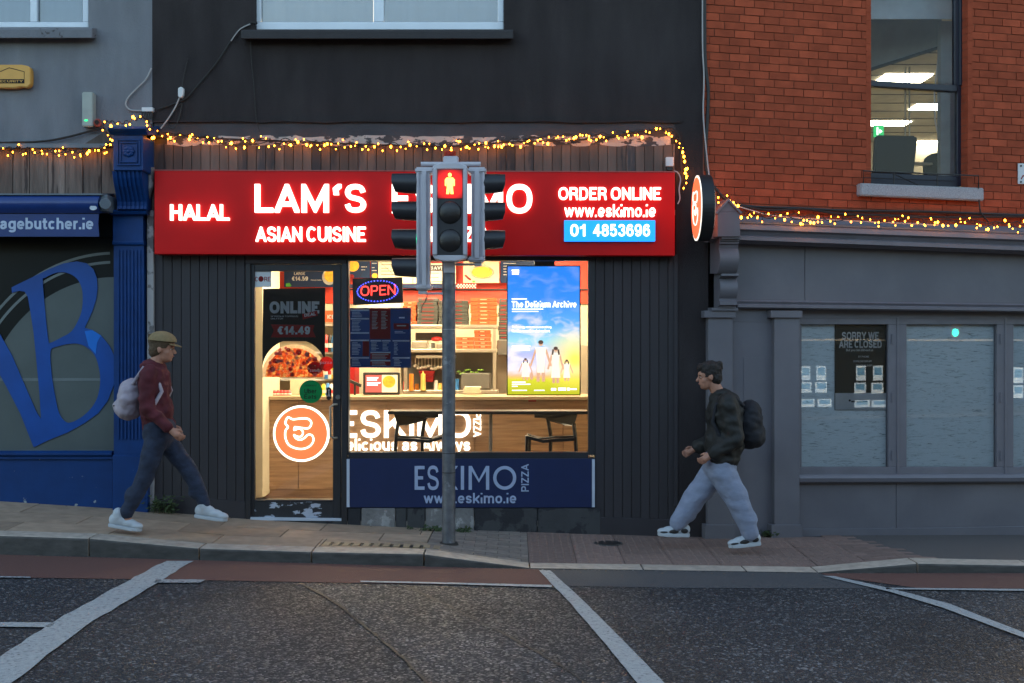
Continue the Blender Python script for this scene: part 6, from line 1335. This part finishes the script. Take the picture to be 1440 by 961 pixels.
# ------------------------------------------------------------------ weeds
random.seed(9)
def tuft(px, py, n, hgt, lab, Yo=.12, spread=.12):
    c = G(px, py, pav); bm = B()
    for i in range(n):
        b = c + Vector((random.uniform(-spread, spread), random.uniform(-.05, .05), 0)); d = Vector((random.uniform(-.6, .6), random.uniform(-.5, .1), 1)).normalized() * hgt * random.uniform(.4, 1)
        for k in (.45, .75, 1):
            m_ = b + d * k; s = Vector((random.uniform(-1, 1), random.uniform(-1, 1), random.uniform(-.3, .5))).normalized(); u = s.orthogonal().normalized() * .012; face(bm, [bm.verts.new(q) for q in (m_ - u, m_ + s * .028 - u * .4, m_ + s * .045, m_ + s * .02 + u)])
        u = Vector((.0015, 0, 0)); face(bm, [bm.verts.new(q) for q in (b - u, b + u, b + d)])
    return part('weed', bm, 'weed', label=lab, cat='weed')
tuft(228, 722, 60, .17, 'green weed growing at the foot of the dark boards by the blue pilaster'); tuft(598, 746, 24, .035, 'low moss at the wall base left of the pole', spread=.16); tuft(648, 748, 16, .03, 'low moss at the wall base right of the pole', spread=.08); tuft(1080, 755, 30, .07, 'small weed between the grey pilasters', spread=.07)
random.seed(31); bm = B()
for i in range(150):
    if i < 90: x = random.uniform(0, 1440); c = G(x, HOR + 0 + (FP * (H - zkb(X_at(x, KY))) / (KY - random.uniform(.01, .12))), road, .006)
    else: X_ = random.uniform(-4.6, 4.8); Y_ = wallY(X_) - random.uniform(.02, .1); c = Vector((X_, Y_, pav(X_, Y_) + .004))
    a = random.uniform(0, 6.3); r = random.uniform(.004, .014); u = Vector((math.cos(a), math.sin(a), random.uniform(-.2, .2))) * r; v = Vector((-math.sin(a), math.cos(a), random.uniform(0, .5))) * r * .6
    face(bm, [bm.verts.new(c + q_) for q_ in (-u, v, u, -v)])
part('litter', bm, 'litter', label='bits of dry leaf and grit lying in the gutter and along the walls', cat='litter', kind='stuff')
# ------------------------------------------------------------------ across the street (what the glass mirrors)
ob = thing('opposite_building', 'plain terrace building across the street behind the camera', 'building', (3, -4.3, 0))
bm = B()
for b_ in ((-14, -4.6, -.5, 12.4, -4.3, 6.2), (20.6, -4.6, -.5, 24, -4.3, 6.2), (12.4, -4.6, 2.9, 20.6, -4.3, 6.2), (12.4, -4.6, -.5, 20.6, -4.3, .12)): box(bm, *b_)
part('wall', bm, 'opp_wall', ob); bm = B(); box(bm, 12.2, -6.0, 0, 20.8, -5.9, 3.1); box(bm, 12.2, -5.9, 2.95, 20.8, -4.6, 3.05); box(bm, 12.2, -5.9, 0, 20.8, -4.6, .1); box(bm, 12.1, -6, 0, 12.2, -4.6, 3.1); box(bm, 20.8, -6, 0, 20.9, -4.6, 3.1); part('shop_back_wall', bm, 'opp_wall', ob)
part('opposite_pavement', sheet([-14, 24], [-4.3, -3.2], lambda x, y: -.05), 'slab', kind='structure')
bm = B(); box(bm, 12.4, -4.36, 1.86, 20.6, -4.33, 1.90); part('window_bar', bm, 'plastic_white', ob)
# display cards hanging where the whitewashed glass mirrors them: mirror the wanted point in the right-hand facade
def mirror(px, py, d):       # point at distance d behind the camera-side whose mirror image shows at (px, py)
    hit = R_.pt(px, py, -.092); c = Vector((0, 0, H)); v = (hit - c).normalized(); r = v - 2 * v.dot(R_.n) * R_.n; t = (d - hit.y) / r.y; return hit + r * t
def card(cx, cy, wd, hd, i):
    a = mirror(cx - wd / 2, cy, -4.4); b = mirror(cx + wd / 2, cy, -4.4); top = mirror(cx, cy - hd / 2, -4.4).z; bot = mirror(cx, cy + hd / 2, -4.4).z
    x0, x1 = sorted((a.x, b.x)); t = thing('window_card', 'lit property card, %s from the left in the %s row across the street' % ((['first', 'second', 'first', 'second', 'third', 'fourth', 'third', 'fourth', 'last', 'last', 'first', 'second', 'third', 'fourth'][i]), ['upper', 'upper', 'middle', 'middle', 'upper', 'upper', 'middle', 'middle', 'upper', 'middle', 'lowest', 'lowest', 'lowest', 'lowest'][i]), 'card', ((x0 + x1) / 2, -4.4, bot), 'lit cards in the window across the street')
    bm = B(); box(bm, x0, -4.42, bot, x1, -4.40, top); part('card', bm, 'card_lit', t); w_ = x1 - x0; h_ = top - bot
    bm = B(); box(bm, x0 + w_ * .12, -4.40, bot + h_ * .35, x1 - w_ * .12, -4.396, top - h_ * .12); part('photo', bm, 'card_img', t)
for i, (x, y, a, b) in enumerate(((1133, 525, 13, 20), (1155, 525, 13, 20), (1133, 545, 16, 15), (1155, 545, 16, 15), (1211, 525, 13, 21), (1235, 525, 13, 21), (1210, 546, 16, 15), (1234, 546, 16, 15), (1432, 528, 14, 22), (1432, 551, 14, 18), (1136, 567, 19, 11), (1160, 567, 19, 11), (1213, 568, 21, 10), (1237, 568, 21, 10))): card(x, y, a, b, i)
# the green traffic light mirrored in the middle pane
q = mirror(1346, 468, -2.6); gt = thing('far_traffic_signal', 'green traffic light across the street behind the camera', 'traffic light', (q.x, -2.6, 0))
bm = B(); cyl(bm, (q.x, -4.3, q.z + .5), (q.x, -2.75, q.z + .5), .03); part('wall_arm', bm, 'pole_grey', gt)
bm = B(); box(bm, q.x - .14, -2.85, q.z - .16, q.x + .14, -2.66, q.z + .75); part('head', bm, 'signal_black', gt)
bm = B(); sph(bm, (q.x, -2.66, q.z), (.10, .03, .10)); part('green_lens', bm, 'lens_green_far', gt, smooth=True)
# ------------------------------------------------------------------ people
def cone(bm, p0, r0, p1, r1, n=14):
    p0, p1 = Vector(p0), Vector(p1); sph(bm, p0, r0, 2); sph(bm, p1, r1, 2); cyl(bm, p0, p1, r0, r1, n)
def ellr(bm, c, r, ang=0, ax='Y'):        # ellipsoid tilted about an axis
    vs = sph(bm, (0, 0, 0), r, 3); m_ = Matrix.Translation(Vector(c)) @ Matrix.Rotation(ang, 4, ax)
    for v in vs: v.co = m_ @ v.co
def organic(name, bm, voxel, m_, parent, smooth=6, noise_amp=0, noise_s=9, **k):
    me = bpy.data.meshes.new('t'); bm.to_mesh(me); bm.free(); o = bpy.data.objects.new('t', me); COL.objects.link(o)
    r = o.modifiers.new('r', 'REMESH'); r.mode = 'VOXEL'; r.voxel_size = voxel; s = o.modifiers.new('s', 'SMOOTH'); s.iterations = smooth; s.factor = .5
    bpy.context.view_layer.update(); m2 = bpy.data.meshes.new_from_object(o.evaluated_get(bpy.context.evaluated_depsgraph_get()))
    bpy.data.objects.remove(o); bpy.data.meshes.remove(me); b2 = B(); b2.from_mesh(m2); bpy.data.meshes.remove(m2)
    if noise_amp:
        b2.normal_update(); nn = [(v, v.normal.copy()) for v in b2.verts]
        for v, n_ in nn:
            q = v.co * noise_s; v.co += n_ * noise_amp * (noise.noise(Vector((q.x, q.y, q.z * 1.6))) + .5 * noise.noise(q * 2.1))
    for f in b2.faces: f.smooth = True
    return part(name, b2, m_, parent, smooth=True, **k)
def person(lab, Yp, fwd, J, m, extras):
    """J: joints as photo pixels seen side-on; fwd = +1 walks right, -1 walks left. Near/far limbs sit either side of Yp."""
    pl = Plane(Yp); P = lambda k, dy=0, dx=0, dz=0: pl.pt(*J[k]) + Vector((dx, dy, dz)); f = fwd
    root = thing('person', lab, 'person', P('root'))
    # body: head, neck, trunk, arms, hands and legs in one surface
    bm = B(); hd = P('head'); T = J.get('tilt', 0)
    R2 = lambda x, y, z: hd + Vector((f * (x * math.cos(T) + z * math.sin(T)), y, z * math.cos(T) - x * math.sin(T)))
    ellr(bm, R2(-.005, 0, .025), (.098, .077, .098)); ellr(bm, R2(.03, 0, -.045), (.062, .056, .075)); ellr(bm, R2(.062, 0, -.088), (.026, .026, .022)); cone(bm, R2(.088, 0, .005), .009, R2(.108, 0, -.028), .014, 8)
    ellr(bm, R2(.083, 0, -.06), (.016, .024, .010)); ellr(bm, R2(.076, 0, .022), (.02, .05, .012))
    for s in (-1, 1): ellr(bm, R2(-.006, s * .078, -.01), (.018, .010, .032)); ellr(bm, R2(.045, s * .04, -.03), (.03, .022, .03))
    cone(bm, P('neck'), .058, R2(-.025, 0, -.06), .054); cone(bm, P('chest', 0), .10, P('hip'), .09); cone(bm, P('neck', 0, 0, -.05), .06, P('chest'), .10)
    def limb(a, b, c, r, dy, dys=0): cone(bm, P(a, dys or dy), r[0], P(b, dy), r[1]); cone(bm, P(b, dy), r[1], P(c, dy), r[2])
    for s, tag in ((-1, 'n'), (1, 'f')):
        limb('sh', 'el' + tag, 'wr' + tag, (.055, .042, .028), s * .19 * 1, s * .15)
        limb('hip', 'kn' + tag, 'an' + tag, (.065, .046, .034), s * .10, s * .07)
        # hand: palm, four curled fingers, thumb off the side
        w_ = P('wr' + tag, s * .19); e_ = P('el' + tag, s * .19); d = (w_ - e_).normalized(); nrm = Vector((.25 * f, -s, 0)); nrm = (nrm - d * nrm.dot(d)).normalized()
        cone(bm, w_, .027, w_ + d * .075, .030); across = d.cross(nrm).normalized(); across *= -1 if across.z > 0 else 1
        for i, L_ in enumerate((.062, .072, .068, .052)):
            b0 = w_ + d * .085 + nrm * 0 + across * (-.027 + .018 * i); b1 = b0 + d * L_ * .45 + nrm * .006; b2_ = b1 + d * L_ * .25 + nrm * L_ * .3; b3 = b2_ - d * L_ * .02 + nrm * L_ * .3
            cone(bm, b0, .0095, b1, .009, 8); cone(bm, b1, .009, b2_, .0085, 8); cone(bm, b2_, .0085, b3, .0075, 8)
        t0 = w_ + d * .03 + across * -.02; t1 = t0 + d * .03 + nrm * .022 + across * -.02; cone(bm, t0, .013, t1, .011, 8); cone(bm, t1, .011, t1 + d * .026 + nrm * .012, .009, 8)
        A0 = P('an' + tag, s * .10); T0 = P('to' + tag, s * .10); cone(bm, A0, .034, A0 + (T0 - A0) * .45 + Vector((0, 0, .01)), .022)
    body = organic('body', bm, .0065, 'skin', root, 3)
    for s in (-1, 1):
        bm = B(); ellr(bm, R2(.078, s * .031, -.002), (.008, .010, .0045)); ey = part('eye', bm, 'eye_white', body, smooth=True)
        bm = B(); ellr(bm, R2(.0855, s * .031, -.002), (.0055, .0065, .0048)); part('iris', bm, 'black', body, smooth=True)
        bm = B(); ellr(bm, R2(.085, s * .032, .019), (.008, .017, .004)); part('eyebrow', bm, m['hair'], body, smooth=True)
    bm = B(); ellr(bm, R2(.096, 0, -.058), (.007, .021, .004)); part('lips', bm, 'lip', body, smooth=True)
    # hair
    bm = B(); ellr(bm, R2(-.016, 0, .038), (.104, .088, .098)); ellr(bm, R2(-.055, 0, -.02), (.06, .082, .075)); 
    for k in range(16): a = k * .4; ellr(bm, R2(-.02 + .085 * math.cos(a), .06 * math.sin(a), .072 + .02 * math.sin(k * 2.3)), (.035, .03, .028), k)
    organic('hair', bm, .008, m['hair'], root, 3, .006, 40)
    # trousers
    bm = B(); ellr(bm, P('hip', 0, 0, .02), (m['tr'][0], m['tr'][0] * 1.35, .17))
    for s, tag in ((-1, 'n'), (1, 'f')):
        a_, b_, c_ = P('hip', s * .085, 0, -.03), P('kn' + tag, s * .10), P('an' + tag, s * .10, 0, m.get('hem', .02)); cone(bm, a_, m['tr'][1], b_, m['tr'][2]); cone(bm, b_, m['tr'][2], c_, m['tr'][3])
        md = b_ + (c_ - b_) * .55 + Vector((-f * .02, 0, 0)); sph(bm, md, (m['tr'][3] * 1.18, m['tr'][3] * 1.1, .10))
    tr = organic('trousers', bm, .011, m['trouser'], root, 6, .010, 7)
    # top
    bm = B(); t0, t1, t2 = m['top']; ellr(bm, P('chest', 0, 0, .02), (t0, t0 * 1.35, .22)); ellr(bm, P('belly'), (t1, t1 * 1.3, .2)); ellr(bm, P('hem'), (t2, t2 * 1.25, .10))
    cone(bm, P('neck', 0, 0, -.05), .085, P('chest', 0, 0, .08), t0 * .9)
    for s, tag in ((-1, 'n'), (1, 'f')):
        a_, b_, c_ = P('sh', s * .15), P('el' + tag, s * .19), P('wr' + tag, s * .19); c2_ = b_ + (c_ - b_) * .92; cone(bm, a_, m['slv'] * 1.2, b_, m['slv']); cone(bm, b_, m['slv'], c2_, m['slv'] * .78)
    top = organic(m['topname'], bm, .011, m['topmat'], root, 4, .016, 10)
    bm = B(); ellr(bm, P('neck', 0, -f * .035, -.01), (.095, .115, .055)); organic('hood' if m.get('hood') else 'collar', bm, .012, m['topmat'], root, 3, .014, 14)
    for s, tag in ((-1, 'n'), (1, 'f')): shoe(P('an' + tag, s * .10), P('to' + tag, s * .10), m['shoe'], root, f)
    extras(P, R2, root, pl); return root
def shoe(an, toe, mm, root, f):
    d = (toe - an); d.y = 0; heel_to = Vector((toe.x, an.y, toe.z)); 
    L_ = .285; fx = Vector((toe.x - an.x, 0, toe.z - (an.z - .085))).normalized(); up = Vector((-fx.z, 0, fx.x)) * (1 if fx.x > 0 else -1); o = heel_to - fx * L_
    q = lambda a, b, y=0: o + fx * a + up * b + Vector((0, y, 0))
    M4 = Matrix(((fx.x, 0, up.x), (0, 1, 0), (fx.z, 0, up.z)))
    def el(bm, a, b, r, y=0):
        vs = sph(bm, (0, 0, 0), r, 3)
        for v in vs: v.co = q(a, b, y) + M4 @ v.co
    bm = B(); el(bm, .235, .045, (.058, .044, .032)); el(bm, .17, .055, (.08, .043, .04)); el(bm, .10, .07, (.075, .04, .052)); el(bm, .05, .065, (.052, .038, .055)); cone(bm, q(.075, .09), .046, q(.066, .125 if mm['high'] else .10), .046)
    up_ = organic('shoe', bm, .007, mm['upper'], root, 3)
    bm = B(); out = [(.0, 0), (.012, .034), (.07, .040), (.14, .042), (.21, .050), (.262, .040), (.287, .012)]; ring = [(a, y) for a, y in out] + [(a, -y) for a, y in out[::-1]][:-1]
    solid(bm, [q(a, .0 if a < .24 else .006, y) for a, y in ring], [q(a, mm['sole'] if a < .24 else mm['sole'] + .004, y) for a, y in ring]); part('sole', bm, mm['solem'], up_, bev=.005, seg=2)
    bm = B()
    for i in range(5): a = .125 + i * .018; h_ = .108 - i * .009; tube(bm, [q(a, h_ - .008, -.024), q(a + .008, h_ + .002, 0), q(a, h_ - .008, .024)], .0035, 5)
    part('laces', bm, mm['lace'], up_)
    if mm.get('panel'):
        for s in (-1, 1):
            bm = B()
            for a, b, r in ((.15, .05, (.045, .010, .020)), (.055, .058, (.032, .010, .022)), (.235, .043, (.034, .012, .010))): el(bm, a, b, r, s * .036)
            part('side_panel', bm, mm['panel'], up_, smooth=True)
        bm = B(); el(bm, .07, .112, (.05, .042, .02)); part('ankle_padding', bm, 'shoe_black', up_, smooth=True)
JA = dict(root=(225, 742), head=(229, 490), tilt=.10, neck=(219, 512), chest=(217, 545), belly=(220, 578), hem=(224, 603), sh=(216, 524), hip=(224, 610), eln=(216, 572), wrn=(248, 601), elf=(208, 570), wrf=(232, 600),
          knn=(208, 672), ann=(183, 728), ton=(204, 746), knf=(262, 664), anf=(283, 718), tof=(315, 737))
def exA(P, R2, root, pl):
    bm = B(); vs = sph(bm, (0, 0, 0), (.122, .103, .084), 3)
    bmesh.ops.delete(bm, geom=[v for v in bm.verts if v.co.z < -.012], context='VERTS')
    for v in bm.verts: v.co = R2(v.co.x - .012, v.co.y, v.co.z + .062)
    cp = part('cap', bm, 'cap_tan', root, smooth=True)
    bm = B(); n = 10; tp = [R2(.072 + .085 * math.sin(math.pi * i / n), .076 * math.cos(math.pi * i / n), .045 - .016 * math.sin(math.pi * i / n)) for i in range(n + 1)]; tp += [R2(.06, -.05, .052), R2(.06, .05, .052)]; solid(bm, tp, [p - Vector((0, 0, .006)) for p in tp]); part('brim', bm, 'cap_tan', cp, smooth=True)
    bm = B(); ellr(bm, pl.pt(184, 560) + Vector((0, 0, 0)), (.105, .17, .175), .1); ellr(bm, pl.pt(180, 574), (.12, .15, .10), .1); bk = organic('backpack', bm, .012, 'bag_white', root, 4, .014, 12)
    for s in (-.1, .1): bm = B(); tube(bm, [pl.pt(192, 540) + Vector((0, s, 0)), pl.pt(208, 517) + Vector((0, s * 1.2, 0)), pl.pt(226, 527) + Vector((0, s * 1.3, 0)), pl.pt(234, 550) + Vector((0, s * 1.3, 0)), pl.pt(222, 574) + Vector((0, s * 1.7, 0))], .017, 8); part('strap', bm, 'bag_white', bk, smooth=True)
    bm = B(); tube(bm, [pl.pt(168, 570) + Vector((-.01, a, 0)) for a in (-.11, 0, .11)], .008, 6); part('pocket_zip', bm, 'shoe_black', bk)
person('person walking right in a maroon hoodie and jeans with a pale backpack and tan cap', 9.92, 1, JA,
       dict(hair='hair_brown', trouser='jeans', tr=(.135, .100, .072, .055), hem=.045, top=(.135, .135, .135), slv=.062, topname='hoodie', topmat='hoodie', hood=1,
            shoe=dict(high=1, upper='shoe_white', sole=.028, solem='shoe_white', lace='shoe_white')), exA)
JB = dict(root=(1005, 764), head=(997, 529), tilt=.12, neck=(1010, 553), chest=(1020, 588), belly=(1018, 622), hem=(1014, 645), sh=(1018, 568), hip=(1012, 655), eln=(1028, 616), wrn=(997, 636), elf=(1020, 615), wrf=(984, 633),
          knn=(1036, 706), ann=(1052, 752), ton=(1022, 769), knf=(979, 704), anf=(955, 744), tof=(927, 757))
def exB(P, R2, root, pl):
    bm = B(); ellr(bm, pl.pt(1052, 596), (.12, .16, .22), .15); ellr(bm, pl.pt(1056, 612), (.13, .15, .13), .1); bk = organic('backpack', bm, .012, 'bag_dark', root, 4, .014, 12)
    for s in (-.11, .11): bm = B(); tube(bm, [pl.pt(1042, 570) + Vector((0, s, 0)), pl.pt(1026, 556) + Vector((0, s * 1.3, 0)), pl.pt(1003, 568) + Vector((0, s * 1.4, 0)), pl.pt(998, 592) + Vector((0, s * 1.4, 0)), pl.pt(1012, 622) + Vector((0, s * 1.7, 0))], .018, 8); part('strap', bm, 'bag_dark', bk, smooth=True)
person('person walking left in a black jacket, dark backpack, grey joggers and white and black trainers', 10.30, -1, JB,
       dict(hair='hair_dark', trouser='joggers', tr=(.15, .125, .105, .078), hem=.03, top=(.165, .175, .165), slv=.082, topname='jacket', topmat='jacket', hood=1,
            shoe=dict(high=0, upper='shoe_white', sole=.034, solem='shoe_white', lace='shoe_black', panel='shoe_black')), exB)
